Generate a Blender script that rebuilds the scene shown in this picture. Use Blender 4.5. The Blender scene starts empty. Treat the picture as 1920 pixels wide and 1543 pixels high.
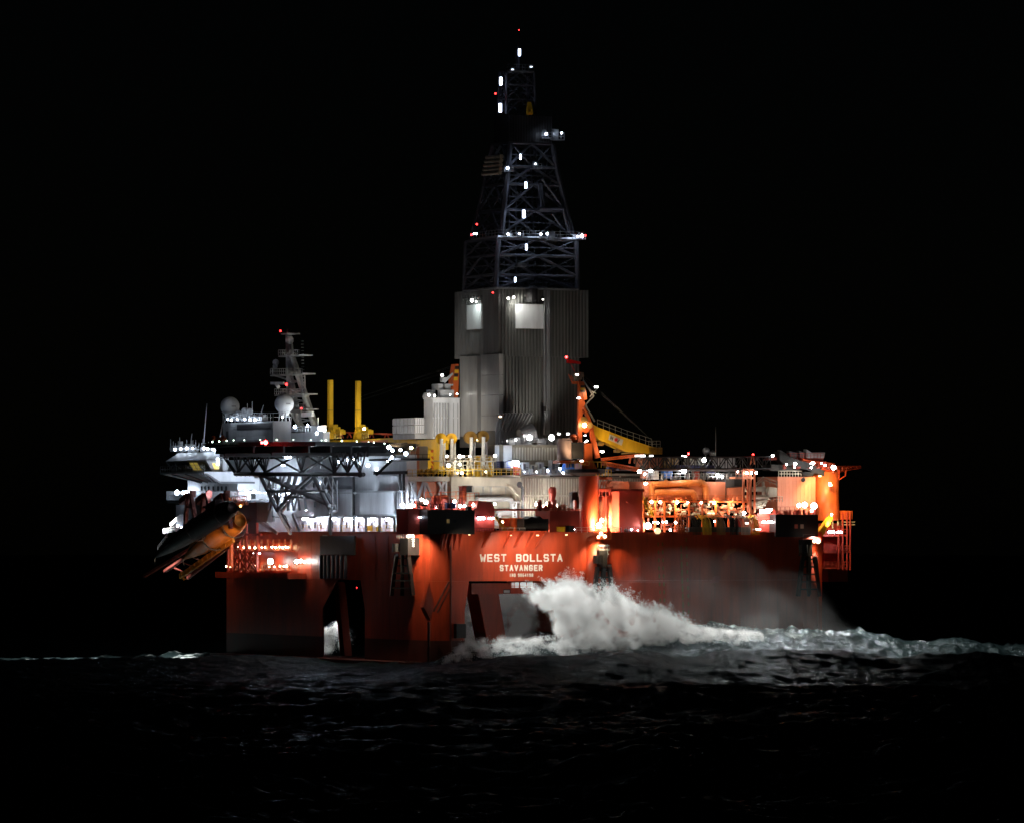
import bpy, math, random
import numpy as np
from mathutils import Vector as V

random.seed(7)
SC = bpy.context.scene
COL = SC.collection

# ---------------------------------------------------------------- photograph geometry
F, CX, HZ, CAMZ = 10000.0, 960.0, 1004.0, 23.1     # long lens in 1920-px units, level camera 23 m over the sea
TH = math.radians(27)
C_, S_ = math.cos(TH), math.sin(TH)
EU, EV, EZ = V((C_, S_, 0)), V((-S_, C_, 0)), V((0, 0, 1))   # rig axes: along the name side, along the long dark side, up
P0Y = 1000.0
P0X = (815 - CX) / F * P0Y


def W(px, py, Y):
    return V(((px - CX) / F * Y, Y, CAMZ + (HZ - py) / F * Y))


def onv(px, v):
    k = (px - CX) / F
    ax, ay = P0X - v * S_, P0Y + v * C_
    return (k * ay - ax) / (C_ - k * S_)


def onu(px, u):
    k = (px - CX) / F
    ax, ay = P0X + u * C_, P0Y + u * S_
    return (ax - k * ay) / (S_ + k * C_)


def pt(u, v, z):
    return V((P0X + u * C_ - v * S_, P0Y + u * S_ + v * C_, z))


def R(px, py, v=0.0):          # point at height of py on the vertical plane v metres behind the name side
    u = onv(px, v)
    Y = P0Y + u * S_ + v * C_
    return pt(u, v, CAMZ + (HZ - py) / F * Y)


def L(px, py, u=0.0):          # the same on a plane u metres inside the long side
    v = onu(px, u)
    Y = P0Y + u * S_ + v * C_
    return pt(u, v, CAMZ + (HZ - py) / F * Y)


# ---------------------------------------------------------------- materials
MATS = {}


def mat(name, col, rough=0.5, metal=0.0, grime=0.25, scale=0.6, emit=None, estr=0.0, streak=True, bump=0.0, rust=0.0):
    if name in MATS:
        return MATS[name]
    m = bpy.data.materials.new(name)
    m.use_nodes = True
    nt = m.node_tree
    b = nt.nodes['Principled BSDF']
    b.inputs['Roughness'].default_value = rough
    b.inputs['Metallic'].default_value = metal
    if emit:
        b.inputs['Base Color'].default_value = (*[min(1, c) for c in emit], 1)
        b.inputs['Emission Color'].default_value = (*emit, 1)
        b.inputs['Emission Strength'].default_value = estr
    else:
        geo = nt.nodes.new('ShaderNodeNewGeometry')
        mp = nt.nodes.new('ShaderNodeMapping')
        mp.inputs['Scale'].default_value = (scale, scale, scale * (0.22 if streak else 1.0))
        nt.links.new(geo.outputs['Position'], mp.inputs['Vector'])
        nz = nt.nodes.new('ShaderNodeTexNoise')
        nz.inputs['Scale'].default_value = 1.0
        nz.inputs['Detail'].default_value = 6
        nz.inputs['Roughness'].default_value = 0.62
        nt.links.new(mp.outputs[0], nz.inputs['Vector'])
        rp = nt.nodes.new('ShaderNodeValToRGB')
        rp.color_ramp.elements[0].position = 0.32
        rp.color_ramp.elements[1].position = 0.66
        lo = tuple(c * (1 - grime) for c in col)
        hi = tuple(min(1, c * (1 + 0.35 * grime)) for c in col)
        rp.color_ramp.elements[0].color = (*lo, 1)
        rp.color_ramp.elements[1].color = (*hi, 1)
        nt.links.new(nz.outputs['Fac'], rp.inputs['Fac'])
        if rust:
            m2 = nt.nodes.new('ShaderNodeMapping')
            m2.inputs['Scale'].default_value = (1.6, 1.6, .09)
            nt.links.new(geo.outputs['Position'], m2.inputs['Vector'])
            n2 = nt.nodes.new('ShaderNodeTexNoise')
            n2.inputs['Scale'].default_value = 1.0
            n2.inputs['Detail'].default_value = 5
            nt.links.new(m2.outputs[0], n2.inputs['Vector'])
            r2 = nt.nodes.new('ShaderNodeMapRange')
            r2.inputs['From Min'].default_value = .52
            r2.inputs['From Max'].default_value = .78
            r2.inputs['To Max'].default_value = rust
            nt.links.new(n2.outputs['Fac'], r2.inputs['Value'])
            mx = nt.nodes.new('ShaderNodeMix')
            mx.data_type = 'RGBA'
            mx.inputs['B'].default_value = (.07, .022, .012, 1)
            nt.links.new(r2.outputs[0], mx.inputs['Factor'])
            nt.links.new(rp.outputs['Color'], mx.inputs['A'])
            nt.links.new(mx.outputs['Result'], b.inputs['Base Color'])
        else:
            nt.links.new(rp.outputs['Color'], b.inputs['Base Color'])
        mr = nt.nodes.new('ShaderNodeMapRange')
        mr.inputs['To Min'].default_value = max(0.05, rough - 0.12)
        mr.inputs['To Max'].default_value = min(1, rough + 0.15)
        nt.links.new(nz.outputs['Fac'], mr.inputs['Value'])
        nt.links.new(mr.outputs[0], b.inputs['Roughness'])
        if bump:
            bp = nt.nodes.new('ShaderNodeBump')
            bp.inputs['Strength'].default_value = bump
            bp.inputs['Distance'].default_value = 0.2
            nt.links.new(nz.outputs['Fac'], bp.inputs['Height'])
            nt.links.new(bp.outputs[0], b.inputs['Normal'])
    MATS[name] = m
    return m


HULL = mat('hull_red_paint', (0.50, 0.058, 0.018), 0.42, 0, 0.40, 0.25, bump=0.2, rust=.4)
HULLD = mat('hull_antifouling', (0.10, 0.02, 0.015), 0.6, 0, 0.4, 0.3)
ORANGE = mat('orange_paint', (0.62, 0.12, 0.03), 0.4, 0, 0.3, 0.5)
REDP = mat('red_deck_paint', (0.45, 0.06, 0.04), 0.45, 0, 0.3, 0.4)
YELLOW = mat('yellow_paint', (0.72, 0.43, 0.02), 0.4, 0, 0.3, 0.5)
OLIVE = mat('worn_brown_yellow_paint', (0.26, 0.15, 0.03), 0.5, 0, 0.35, 0.6)
WHITE = mat('white_paint', (0.72, 0.74, 0.76), 0.45, 0, 0.22, 0.5)
GREY = mat('light_grey_paint', (0.42, 0.43, 0.44), 0.5, 0, 0.25, 0.5)
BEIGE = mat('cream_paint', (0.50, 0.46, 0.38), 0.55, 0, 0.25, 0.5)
DGREY = mat('dark_grey_paint', (0.10, 0.105, 0.115), 0.5, 0, 0.3, 0.5)
BLACK = mat('black_paint', (0.018, 0.017, 0.018), 0.5, 0, 0.3, 0.5)
STEEL = mat('galvanised_steel', (0.36, 0.37, 0.39), 0.35, 0.6, 0.3, 0.8)
CLAD = mat('cladding_sheet', (0.38, 0.38, 0.37), 0.38, 0.35, 0.3, 0.35)
CLADD = mat('dull_cladding_sheet', (0.13, 0.13, 0.122), 0.45, 0.25, 0.3, 0.35)
RIBC = mat('grey_rib', (0.19, 0.19, 0.18), 0.42, 0.25, 0.3, 0.35)
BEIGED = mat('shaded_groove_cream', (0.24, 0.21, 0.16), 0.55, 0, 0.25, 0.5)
LATT = mat('lattice_steel', (0.11, 0.115, 0.14), 0.45, 0.4, 0.3, 0.8)
BLUE = mat('blue_paint', (0.04, 0.15, 0.55), 0.4, 0, 0.25, 0.6)
NAVY = mat('navy_paint', (0.03, 0.035, 0.12), 0.45, 0, 0.25, 0.6)
PINK = mat('faded_orange_paint', (0.60, 0.21, 0.12), 0.5, 0, 0.22, 0.4)
LETTER = mat('white_lettering', (0.8, 0.8, 0.78), 0.5, 0, 0.12, 0.8)
GLASS = mat('dark_window_glass', (0.03, 0.035, 0.045), 0.08, 0, 0.1)
RUBBER = mat('black_rubber', (0.03, 0.03, 0.03), 0.7, 0, 0.2)
LIFEO = mat('lifeboat_orange', (0.68, 0.22, 0.03), 0.35, 0, 0.2, 0.5)


def glow(name, col, s):
    return mat(name, None, 0.4, emit=col, estr=s)


COOL, NEUT, WARM, REDL, AMB = (0.72, 0.83, 1.0), (1.0, 0.97, 0.92), (1.0, 0.70, 0.40), (1.0, 0.03, 0.03), (1.0, 0.55, 0.15)


# ---------------------------------------------------------------- mesh builder
class MB:
    def __init__(s):
        s.v, s.f, s.m, s.cur = [], [], [], 0

    def add(s, vs, fs):
        b = len(s.v)
        s.v += [V(p) for p in vs]
        s.f += [tuple(b + i for i in f) for f in fs]
        s.m += [s.cur] * len(fs)
        return s

    def box(s, o, a, b, c):
        p = [o, o + a, o + a + b, o + b]
        p += [q + c for q in p]
        return s.add(p, [(0, 3, 2, 1), (4, 5, 6, 7), (0, 1, 5, 4), (1, 2, 6, 5), (2, 3, 7, 6), (3, 0, 4, 7)])

    def bar(s, p, q, w, h=None, up=None):
        h = h or w
        d = (q - p)
        n = d.normalized()
        up = up or (EZ if abs(n.z) < 0.95 else EU)
        a = n.cross(up).normalized()
        b = a.cross(n).normalized()
        return s.box(p - a * w / 2 - b * h / 2, d, a * w, b * h)

    def tube(s, p, q, r, n=6, r2=None, cap=True):
        d = (q - p).normalized()
        a = d.orthogonal().normalized()
        b = d.cross(a)
        r2 = r if r2 is None else r2
        vs = []
        for c, rr in ((p, r), (q, r2)):
            for i in range(n):
                t = 2 * math.pi * i / n
                vs.append(c + a * math.cos(t) * rr + b * math.sin(t) * rr)
        fs = [(i, (i + 1) % n, n + (i + 1) % n, n + i) for i in range(n)]
        if cap:
            fs += [tuple(range(n - 1, -1, -1)), tuple(range(n, 2 * n))]
        return s.add(vs, fs)

    def path(s, pts, r, n=5):
        for a, b in zip(pts, pts[1:]):
            s.tube(a, b, r, n)
        return s

    def lathe(s, c, prof, n=20, ax=None, ay=None, az=None):
        ax, ay, az = ax or V((1, 0, 0)), ay or V((0, 1, 0)), az or EZ
        vs = []
        for r, z in prof:
            for i in range(n):
                t = 2 * math.pi * i / n
                vs.append(c + ax * math.cos(t) * r + ay * math.sin(t) * r + az * z)
        fs = []
        for j in range(len(prof) - 1):
            for i in range(n):
                fs.append((j * n + i, j * n + (i + 1) % n, (j + 1) * n + (i + 1) % n, (j + 1) * n + i))
        fs.append(tuple(range(n - 1, -1, -1)))
        fs.append(tuple((len(prof) - 1) * n + i for i in range(n)))
        return s.add(vs, fs)

    def ball(s, c, r, n=14, sq=1.0):
        k = n // 2
        prof = [(max(1e-3, r * math.sin(math.pi * j / k)), -r * sq * math.cos(math.pi * j / k)) for j in range(k + 1)]
        return s.lathe(c, prof, n)

    def prism(s, pts, d):
        n = len(pts)
        return s.add(list(pts) + [p + d for p in pts],
                     [tuple(range(n - 1, -1, -1)), tuple(range(n, 2 * n))] + [(i, (i + 1) % n, n + (i + 1) % n, n + i) for i in range(n)])

    # box with the near vertical edge at px xc; xl / xr are where its two faces end in the photograph
    def cbox(s, xl, xc, xr, yt, yb, v=None, u=None, lu=None, lv=None):
        if v is None:
            v = onu(xc, u)
        else:
            u = onv(xc, v)
        if lu is None:
            lu = onv(xr, v) - u
        if lv is None:
            lv = onu(xl, u) - v
        Y = P0Y + u * S_ + v * C_
        z0, z1 = CAMZ + (HZ - yb) / F * Y, CAMZ + (HZ - yt) / F * Y
        s.box(pt(u, v, z0), EU * lu, EV * lv, EZ * (z1 - z0))
        return u, v, lu, lv, z0, z1

    # vertical ribs over a wall
    def ribs(s, o, d, length, z0, z1, step, w, out):
        k = max(1, int(length / step))
        for i in range(k + 1):
            s.box(V((o.x, o.y, z0)) + d * (length * i / k - w / 2), d * w, out, EZ * (z1 - z0))
        return s

    # handrail: posts and two rails
    def rail(s, pts, h=1.1, step=1.8, r=0.05, mid=True):
        for a, b in zip(pts, pts[1:]):
            ln = (b - a).length
            k = max(1, int(ln / step))
            for i in range(k + 1):
                p = a.lerp(b, i / k)
                s.tube(p, p + EZ * h, r, 4, cap=False)
            s.tube(a + EZ * h, b + EZ * h, r, 4)
            if mid:
                s.tube(a + EZ * h * 0.5, b + EZ * h * 0.5, r * 0.8, 4)
        return s

    # square lattice boom between p and q
    def lattice(s, p, q, w, h, bays, r, w2=None, h2=None, up=None):
        w2, h2 = w2 or w, h2 or h
        d = (q - p).normalized()
        up = up or (EZ if abs(d.z) < 0.95 else EU)
        a = d.cross(up).normalized()
        b = a.cross(d).normalized()

        def c(t, i):
            ww, hh = w + (w2 - w) * t, h + (h2 - h) * t
            sx, sy = ((-1, -1), (1, -1), (1, 1), (-1, 1))[i % 4]
            return p.lerp(q, t) + a * sx * ww / 2 + b * sy * hh / 2
        for i in range(4):
            s.tube(c(0, i), c(1, i), r * 1.4, 5)
        for k in range(bays + 1):
            t = k / bays
            for i in range(4):
                s.tube(c(t, i), c(t, i + 1), r, 4, cap=False)
                if k < bays:
                    t2 = (k + 1) / bays
                    if (k + i) % 2:
                        s.tube(c(t, i), c(t2, i + 1), r, 4, cap=False)
                    else:
                        s.tube(c(t, i + 1), c(t2, i), r, 4, cap=False)
        return s

    def build(s, name, mats, parent=None, origin=None, smooth=False):
        if not isinstance(mats, (list, tuple)):
            mats = [mats]
        o0 = V((0, 0, 0))
        par = parent
        while par is not None:
            o0 = o0 + par.location
            par = par.parent
        if origin is not None:
            loc = V(origin) - o0
        elif parent is None:
            lo = V((min(p.x for p in s.v), min(p.y for p in s.v), min(p.z for p in s.v)))
            hi = V((max(p.x for p in s.v), max(p.y for p in s.v), max(p.z for p in s.v)))
            loc = V(((lo.x + hi.x) / 2, (lo.y + hi.y) / 2, lo.z))
        else:
            loc = V((0, 0, 0))
        base = o0 + loc
        me = bpy.data.meshes.new(name)
        me.from_pydata([p - base for p in s.v], [], s.f)
        for m in mats:
            me.materials.append(m)
        if len(mats) > 1:
            me.polygons.foreach_set('material_index', s.m)
        if smooth:
            me.polygons.foreach_set('use_smooth', [True] * len(me.polygons))
        me.update()
        o = bpy.data.objects.new(name, me)
        COL.objects.link(o)
        o.parent = parent
        o.location = loc
        return o


def tag(o, label, cat, group=None, kind=None):
    if label:
        o['label'] = label
    if cat:
        o['category'] = cat
    if group:
        o['group'] = group
    if kind:
        o['kind'] = kind
    return o


def thing(name, loc, label, cat, group=None):
    o = bpy.data.objects.new(name, None)
    o.empty_display_size = 0.5
    COL.objects.link(o)
    o.location = loc
    return tag(o, label, cat, group)


ORD = 'first second third fourth fifth sixth seventh eighth ninth tenth eleventh twelfth thirteenth fourteenth fifteenth sixteenth seventeenth eighteenth nineteenth twentieth'.split()
ORD += ['twenty-' + w for w in ORD[:9]] + ['thirtieth']
LAMPMESH = {}


def lampmesh(kind, r, col, s):
    key = (kind, round(r, 2), col, s)
    if key in LAMPMESH:
        return LAMPMESH[key]
    g = glow('lamp_glow_%d' % len(LAMPMESH), col, s)
    b = MB()
    if kind == 'round':                 # bulkhead lamp: glass globe on a short bracket, small visor over it
        b.cur = 0
        b.ball(V((0, 0, 0)), r, 10)
        b.cur = 1
        b.lathe(V((0, 0, r * 1.02)), [(r * 0.9, 0), (r * 0.75, r * 0.22), (r * 0.2, r * 0.4)], 8)
        b.tube(V((0, r * 0.9, r * 0.6)), V((0, r * 2.2, r * 0.6)), r * 0.16, 5)
    elif kind == 'flood':               # wide flood light: flat glass box in a housing
        b.box(V((-r * 1.5, -r * 0.55, -r * 0.62)), V((r * 3, 0, 0)), V((0, r * 0.5, 0)), V((0, 0, r * 1.24)))
        b.cur = 1
        b.box(V((-r * 1.6, 0, -r * 0.75)), V((r * 3.2, 0, 0)), V((0, r * 0.7, 0)), V((0, 0, r * 1.5)))
        b.tube(V((0, r * 0.5, -r * 0.7)), V((0, r * 0.5, -r * 1.8)), r * 0.16, 5)
    elif kind == 'tube':                # upright fluorescent tube with end caps
        b.tube(V((0, 0, -r * 2.6)), V((0, 0, r * 2.6)), r * 0.85, 8)
        b.cur = 1
        b.tube(V((0, 0, r * 2.6)), V((0, 0, r * 3.0)), r * 0.95, 8)
        b.tube(V((0, 0, -r * 3.0)), V((0, 0, -r * 2.6)), r * 0.95, 8)
        b.tube(V((0, r * 0.8, -r * 3.0)), V((0, r * 1.3, r * 3.0)), r * 0.3, 5)
    elif kind == 'bar':                 # lying fluorescent fitting
        b.tube(V((-r * 2.6, 0, 0)), V((r * 2.6, 0, 0)), r * 0.8, 8)
        b.cur = 1
        b.box(V((-r * 2.9, 0, r * 0.5)), V((r * 5.8, 0, 0)), V((0, r * 1.2, 0)), V((0, 0, r * 0.5)))
    me = bpy.data.meshes.new(kind + '_lamp')
    me.from_pydata(b.v, [], b.f)
    me.materials.append(g)
    me.materials.append(DGREY)
    me.polygons.foreach_set('material_index', b.m)
    LAMPMESH[key] = me
    return me


NAMES = {'round': 'bulkhead_lamp', 'flood': 'flood_light', 'tube': 'tube_lamp', 'bar': 'strip_lamp'}


GL, GS, GR = 0.42, 0.40, 0.74            # overall lamp and beam output


def lamps(spots, what, where, group, kind='round', r=0.35, col=COOL, s=150, v=None, u=None, order='from the left', off=0.0, cat='lamp'):
    """spots: (px, py[, size factor[, strength factor]]) in reading order; each lamp is an object of its own"""
    out = []
    for i, sp in enumerate(spots):
        px, py = sp[0], sp[1]
        k = sp[2] if len(sp) > 2 else 1.0
        e = sp[3] if len(sp) > 3 else 1.0
        k *= (.62, .9, .75, 1.1, .68, .82, 1.0)[(i * 5 + int(px)) % 7]
        p = R(px, py, v) if v is not None else L(px, py, u)
        p = p + V((0, -off, 0))
        o = bpy.data.objects.new(NAMES[kind] if col is not REDL else 'warning_lamp', lampmesh(kind, r * k * GR, col, round(max(2.5, s * e * GL), 1)))
        COL.objects.link(o)
        o.location = p
        if len(spots) > 1:
            lab = '%s %s %s, %s' % (ORD[i], what, order, where)
        else:
            lab = '%s, %s' % (what, where)
        tag(o, lab, cat, group)
        out.append(o)
    return out


def spot(p, target, power, angle, col=NEUT, blend=0.5, r=0.25, name='flood_or_fill_beam'):  # serves lamp beams and added fill spots alike
    l = bpy.data.lights.new(name, 'SPOT')
    l.energy = power * GS
    l.color = col
    l.spot_size = math.radians(angle)
    l.spot_blend = blend
    l.shadow_soft_size = r
    o = bpy.data.objects.new(name, l)
    COL.objects.link(o)
    o.location = p
    o.rotation_euler = (V(target) - V(p)).to_track_quat('-Z', 'Y').to_euler()
    return o

# ================================================================ HULL
DECKZ = R(815, 1000).z          # main deck, 23.5 m over the sea
BOTZ = R(846, 1089).z           # underside of the deck box
UR, VL = onv(1541, 0), onu(425, 0)
hull = thing('drilling_rig_hull', pt(20, 20, 0), 'huge red steel drilling rig hull with white name lettering, standing on legs in the sea', 'rig hull')

b = MB()
b.prism([pt(3.4, 0, BOTZ), pt(UR, 0, BOTZ), pt(UR, VL, BOTZ), pt(0, VL, BOTZ), pt(0, 2.1, BOTZ)], EZ * (DECKZ - BOTZ))
deck_box = b.build('deck_box', HULL, hull)
# weld seams and plate edges on the name side
b = MB()
for px in (846, 905, 1018, 1086):
    b.box(R(px, 1089, 0) - EV * 0.06, EU * 0.12, EV * 0.05, EZ * (DECKZ - BOTZ - 0.2))
b.box(pt(3.6, -0.05, R(900, 1071).z), EU * (onv(1100, 0) - 3.6), EV * 0.05, EZ * 0.1)
for px in range(1160, 1540, 42):
    b.box(R(px, 1089, 0) - EV * 0.04, EU * 0.1, EV * 0.035, EZ * (DECKZ - BOTZ - .2))
for px in range(440, 800, 24):
    b.box(L(px, 1089, 0) - EU * 0.04, EV * 0.12, EU * 0.035, EZ * (DECKZ - BOTZ - .2))
b.box(pt(-.04, 2.2, R(815, 1042).z), EU * .035, EV * (VL - 2.4), EZ * .1)
b.box(pt(onv(1140, 0), -.04, R(815, 1045).z), EV * .035, EU * (UR - onv(1140, 0)), EZ * .1)
b.build('weld_seam', HULL, deck_box)
# raked coaming over the name, with open brackets
b = MB()
zt = DECKZ
for px in (812, 818, 827, 836, 846):
    o = R(px + 14, 1000, 0)
    b.prism([o, o - EV * 0.02 - EZ * 3.2, o - EV * 1.5], EU * 0.25)
b.build('bracket_frame', HULL, hull)
b = MB()
for px in (915, 955, 975, 996, 1015):
    o = R(px, 1000, 0)
    b.prism([o + EZ * 0.4, o - EZ * 2.6 - EU * 1.4, o - EZ * 2.6 - EU * 1.4 - EV * 0.3, o - EV * 1.6 + EZ * 0.4], EU * 0.3)
b.box(R(900, 1000, 0) - EV * 1.7 + EZ * 0.3, EU * 13.5, EV * 1.7, EZ * 0.25)
b.build('coaming_frame', HULL, hull)
# bulwark edge round the deck
b = MB()
b.box(pt(3.4, -0.02, DECKZ), EU * (UR - 3.4), EV * 0.2, EZ * 0.35)
b.box(pt(-0.02, 2.1, DECKZ), EV * (VL - 2.1), EU * 0.2, EZ * 0.35)
b.build('deck_edge_trim', HULL, hull)

# legs
def leg(foot, top, name='column'):
    """foot/top: lists of (u, v) outlines at z -6 and at the deck box"""
    n = len(foot)
    b = MB()
    zs = [(-6.0, foot), (9.0, foot), (BOTZ - 0.02, top)]
    vs = []
    for z, ring in zs:
        vs += [pt(u, v, z) for u, v in ring]
    fs = [tuple(range(n - 1, -1, -1)), tuple(range(2 * n, 3 * n))]
    for k in range(2):
        fs += [(k * n + i, k * n + (i + 1) % n, (k + 1) * n + (i + 1) % n, (k + 1) * n + i) for i in range(n)]
    b.add(vs, fs)
    c = b.build(name, HULL, hull)
    # dark antifouling band, a sheet just proud of the leg
    bb = MB()
    g = [(u, v) for u, v in foot]
    cu, cv = sum(p[0] for p in g) / n, sum(p[1] for p in g) / n
    ring = [(cu + (u - cu) * 1.003, cv + (v - cv) * 1.003) for u, v in g]
    vs = [pt(u, v, -6) for u, v in ring] + [pt(u, v, 3.4) for u, v in ring]
    bb.add(vs, [(i, (i + 1) % n, n + (i + 1) % n, n + i) for i in range(n)])
    bb.build('waterline_band', HULLD, c)
    return c


va, vb = onu(680, 0), onu(605, 0)
near = leg([(3.4, 0), (6.3, 0), (6.3, 26), (0, va - 1), (0, 2.1)], [(3.4, 0), (7.2, 0), (7.2, 28), (0, va + 1), (0, 2.1)])
farl = leg([(0, vb), (12, vb + 25), (12, VL), (0, VL)], [(0, vb - 7), (12, vb + 18), (12, VL), (0, VL)])
u1 = onv(1150, 0)
right = leg([(u1, 0), (UR, 0), (UR, 22), (u1, 22)], [(u1 - 4, 0), (UR, 0), (UR, 22), (u1 - 4, 22)])
backl = leg([(UR - 20, VL - 22), (UR, VL - 22), (UR, VL), (UR - 20, VL)], [(UR - 20, VL - 22), (UR, VL - 22), (UR, VL), (UR - 20, VL)])
# slanting inner legs seen through the gaps
def brace(p, q, w0, w1, dep):
    b = MB()
    vs = []
    for c, w in ((p, w0), (q, w1)):
        vs += [c - EU * w / 2, c + EU * w / 2, c + EU * w / 2 + EV * dep, c - EU * w / 2 + EV * dep]
    b.add(vs, [(0, 3, 2, 1), (4, 5, 6, 7)] + [(i, (i + 1) % 4, 4 + (i + 1) % 4, 4 + i) for i in range(4)])
    return b.build('brace', HULL, hull)
brace(R(915, 1108, 12), R(940, 1250, 12), 4.4, 4.0, 5)
brace(L(640, 1090, 14), L(656, 1260, 14), 1.6, 1.6, 2)
# beam slung under the deck box
b = MB()
b.box(R(884, 1113, 7), EU * 44, EV * 2.0, EZ * 2.0)
b.build('lower_beam', HULL, hull)
b = MB()
b.box(R(770, 1242, 0) + EV * 3, EV * 90, EU * 14, EZ * -9)
b.build('pontoon', HULLD, hull)
# diamond fender guard and fins on the chamfered corner
b = MB()
b.prism([R(805, 1092, -0.3), R(795, 1138, -0.6), R(808, 1163, -0.6), R(814, 1130, -0.5)], EV * 1.6)
b.build('fender', HULL, hull)
b = MB()
b.bar(R(813, 1146, -0.4), R(842, 1090, -0.4), 0.3)
b.bar(R(820, 1148, -0.4), R(846, 1098, -0.4), 0.25)
b.build('fender_rib', HULLD, hull)
# mooring chain pipes down the corner
b = MB()
b.tube(R(804, 1165, -0.5), R(804, 1246, -0.5), 0.28)
b.tube(R(845, 1003, -0.3), R(845, 1240, -0.3), 0.22)
b.build('chain_pipe', HULLD, hull)
b = MB()
b.box(R(856, 1196, -1.2), EU * 2.0, EV * 2.6, EZ * 2.7)
b.build('sponson', BLACK, hull)
# dark pipe casings on the long side
b = MB()
for i, px in enumerate((602, 609, 616, 624, 632, 640, 648)):
    b.tube(L(px, 1040, -0.25), L(px, 1084, -0.25), 0.35, 8)
b.cur = 1
b.box(L(664, 1040, -0.35), EV * (onu(600, 0) - onu(664, 0)), EU * 0.5, EZ * 3.7)
b.build('riser_casing_frame', [DGREY, BLACK], hull)
b = MB()
for i in range(5):
    b.box(L(606 + i * 1.8, 1005, -0.06), EV * 0.25, EU * 0.05, EZ * 0.25)
b.build('small_lettering', LETTER, hull)

# lettering: strokes on a unit grid, chamfered corners
G = {'W': [[(-.08, 1), (.16, 0), (.5, .62), (.84, 0), (1.08, 1)]], 'E': [[(1, 1), (0, 1), (0, 0), (1, 0)], [(0, .5), (.85, .5)]],
     'S': [[(1, .85), (.85, 1), (.15, 1), (0, .85), (0, .62), (.15, .5), (.85, .5), (1, .38), (1, .15), (.85, 0), (.15, 0), (0, .15)]],
     'T': [[(0, 1), (1, 1)], [(.5, 1), (.5, 0)]],
     'B': [[(0, 0), (0, 1), (.8, 1), (1, .86), (1, .64), (.8, .5), (0, .5)], [(.8, .5), (1, .36), (1, .14), (.8, 0), (0, 0)]],
     'O': [[(.2, 0), (0, .18), (0, .82), (.2, 1), (.8, 1), (1, .82), (1, .18), (.8, 0), (.2, 0)]],
     'L': [[(0, 1), (0, 0), (1, 0)]], 'A': [[(0, 0), (.5, 1), (1, 0)], [(.2, .3), (.8, .3)]], 'V': [[(0, 1), (.5, 0), (1, 1)]],
     'N': [[(0, 0), (0, 1), (1, 0), (1, 1)]], 'G': [[(1, .84), (.8, 1), (.2, 1), (0, .82), (0, .18), (.2, 0), (.8, 0), (1, .16), (1, .48), (.55, .48)]],
     'R': [[(0, 0), (0, 1), (.8, 1), (1, .86), (1, .64), (.8, .5), (0, .5)], [(.5, .5), (1, 0)]], 'I': [[(.5, 0), (.5, 1)]],
     'M': [[(0, 0), (0, 1), (.5, .45), (1, 1), (1, 0)]],
     '9': [[(1, .5), (.15, .5), (0, .62), (0, .86), (.15, 1), (.85, 1), (1, .86), (1, .14), (.85, 0), (.1, 0)]],
     '8': [[(.2, .5), (0, .64), (0, .86), (.2, 1), (.8, 1), (1, .86), (1, .64), (.8, .5), (.2, .5), (0, .36), (0, .14), (.2, 0), (.8, 0), (1, .14), (1, .36), (.8, .5)]],
     '6': [[(.9, 1), (.2, 1), (0, .85), (0, .15), (.2, 0), (.8, 0), (1, .14), (1, .4), (.8, .52), (0, .52)]],
     '4': [[(.75, 0), (.75, 1), (0, .3), (1, .3)]], '1': [[(.2, .8), (.5, 1), (.5, 0)]]}


def lettering(b, text, o, ux, uz, w, h, pitch, th, out, space=None):
    x = 0.0
    for ch in text:
        if ch == ' ':
            x += space or pitch
            continue
        for k, st in enumerate(G[ch]):
            P = [o + ux * (x + a * (w - th) + th / 2) + uz * (c * (h - th) + th / 2) for a, c in st]
            for j, (p, q) in enumerate(zip(P, P[1:])):
                d = (q - p).normalized()
                n = d.cross(out.normalized()).normalized()
                e = d * th * 0.42
                lay = out * (0.05 + 0.004 * ((j % 3) + 3 * k))
                b.prism([p - e + n * th / 2, q + e + n * th / 2, q + e - n * th / 2, p - e - n * th / 2], lay)
        x += pitch


OUT = -EV
for txt, x0, x1, y0, y1, th, sp, nm in (('WEST BOLLSTA', 900.5, 1054.5, 1038.2, 1052.6, .27, 1.2, 'name_lettering'), ('STAVANGER', 937, 1017, 1058.6, 1070, .25, 1, 'port_lettering'), ('IMO 9864198', 955, 999.5, 1074.6, 1080.8, .14, .8, 'number_lettering')):
    o = R(x0, y1, 0)
    wid = onv(x1, 0) - onv(x0, 0)
    n = len(txt)
    ns = n - txt.count(' ')
    units = ns + txt.count(' ') * sp
    pitch = wid / (units - 0.24)
    h = (y1 - y0) / 10 * 1.012
    for word in txt.split(' '):
        b = MB()
        lettering(b, word, o, EU, EZ, pitch * 0.76, h, pitch, th, OUT)
        b.build(nm, LETTER, hull)
        o = o + EU * pitch * (len(word) + sp)
# draught marks on the dark leg
for px, y0 in ((1233, 1016), (1241, 1016), (1276, 1022), (1285.5, 1008)):
    b = MB()
    y = y0
    while y < 1178:
        ln = 7 if px != 1276 else 12
        b.box(R(px + (y - y0) * 0.035, y + ln, -0.06), EU * 0.3, EV * 0.05, EZ * ln * 0.1)
        y += 15
    b.build('draught_marking', OLIVE, hull)
b = MB()
b.prism([R(1354, 1046, -.1), R(1362, 1036, -.1), R(1362, 1030, -.1), R(1380, 1027, -.1), R(1379, 1033, -.1), R(1366, 1040, -.1), R(1362, 1049, -.1), R(1356, 1050, -.1)], EV * 0.08)
b.build('patch_marking', ORANGE, hull)
b = MB()
b.prism([R(1331, 1092, -.1), R(1340, 1080, -.1), R(1352, 1079, -.1), R(1347, 1092, -.1)], EV * 0.08)
b.build('patch_marking', REDP, hull)
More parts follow.
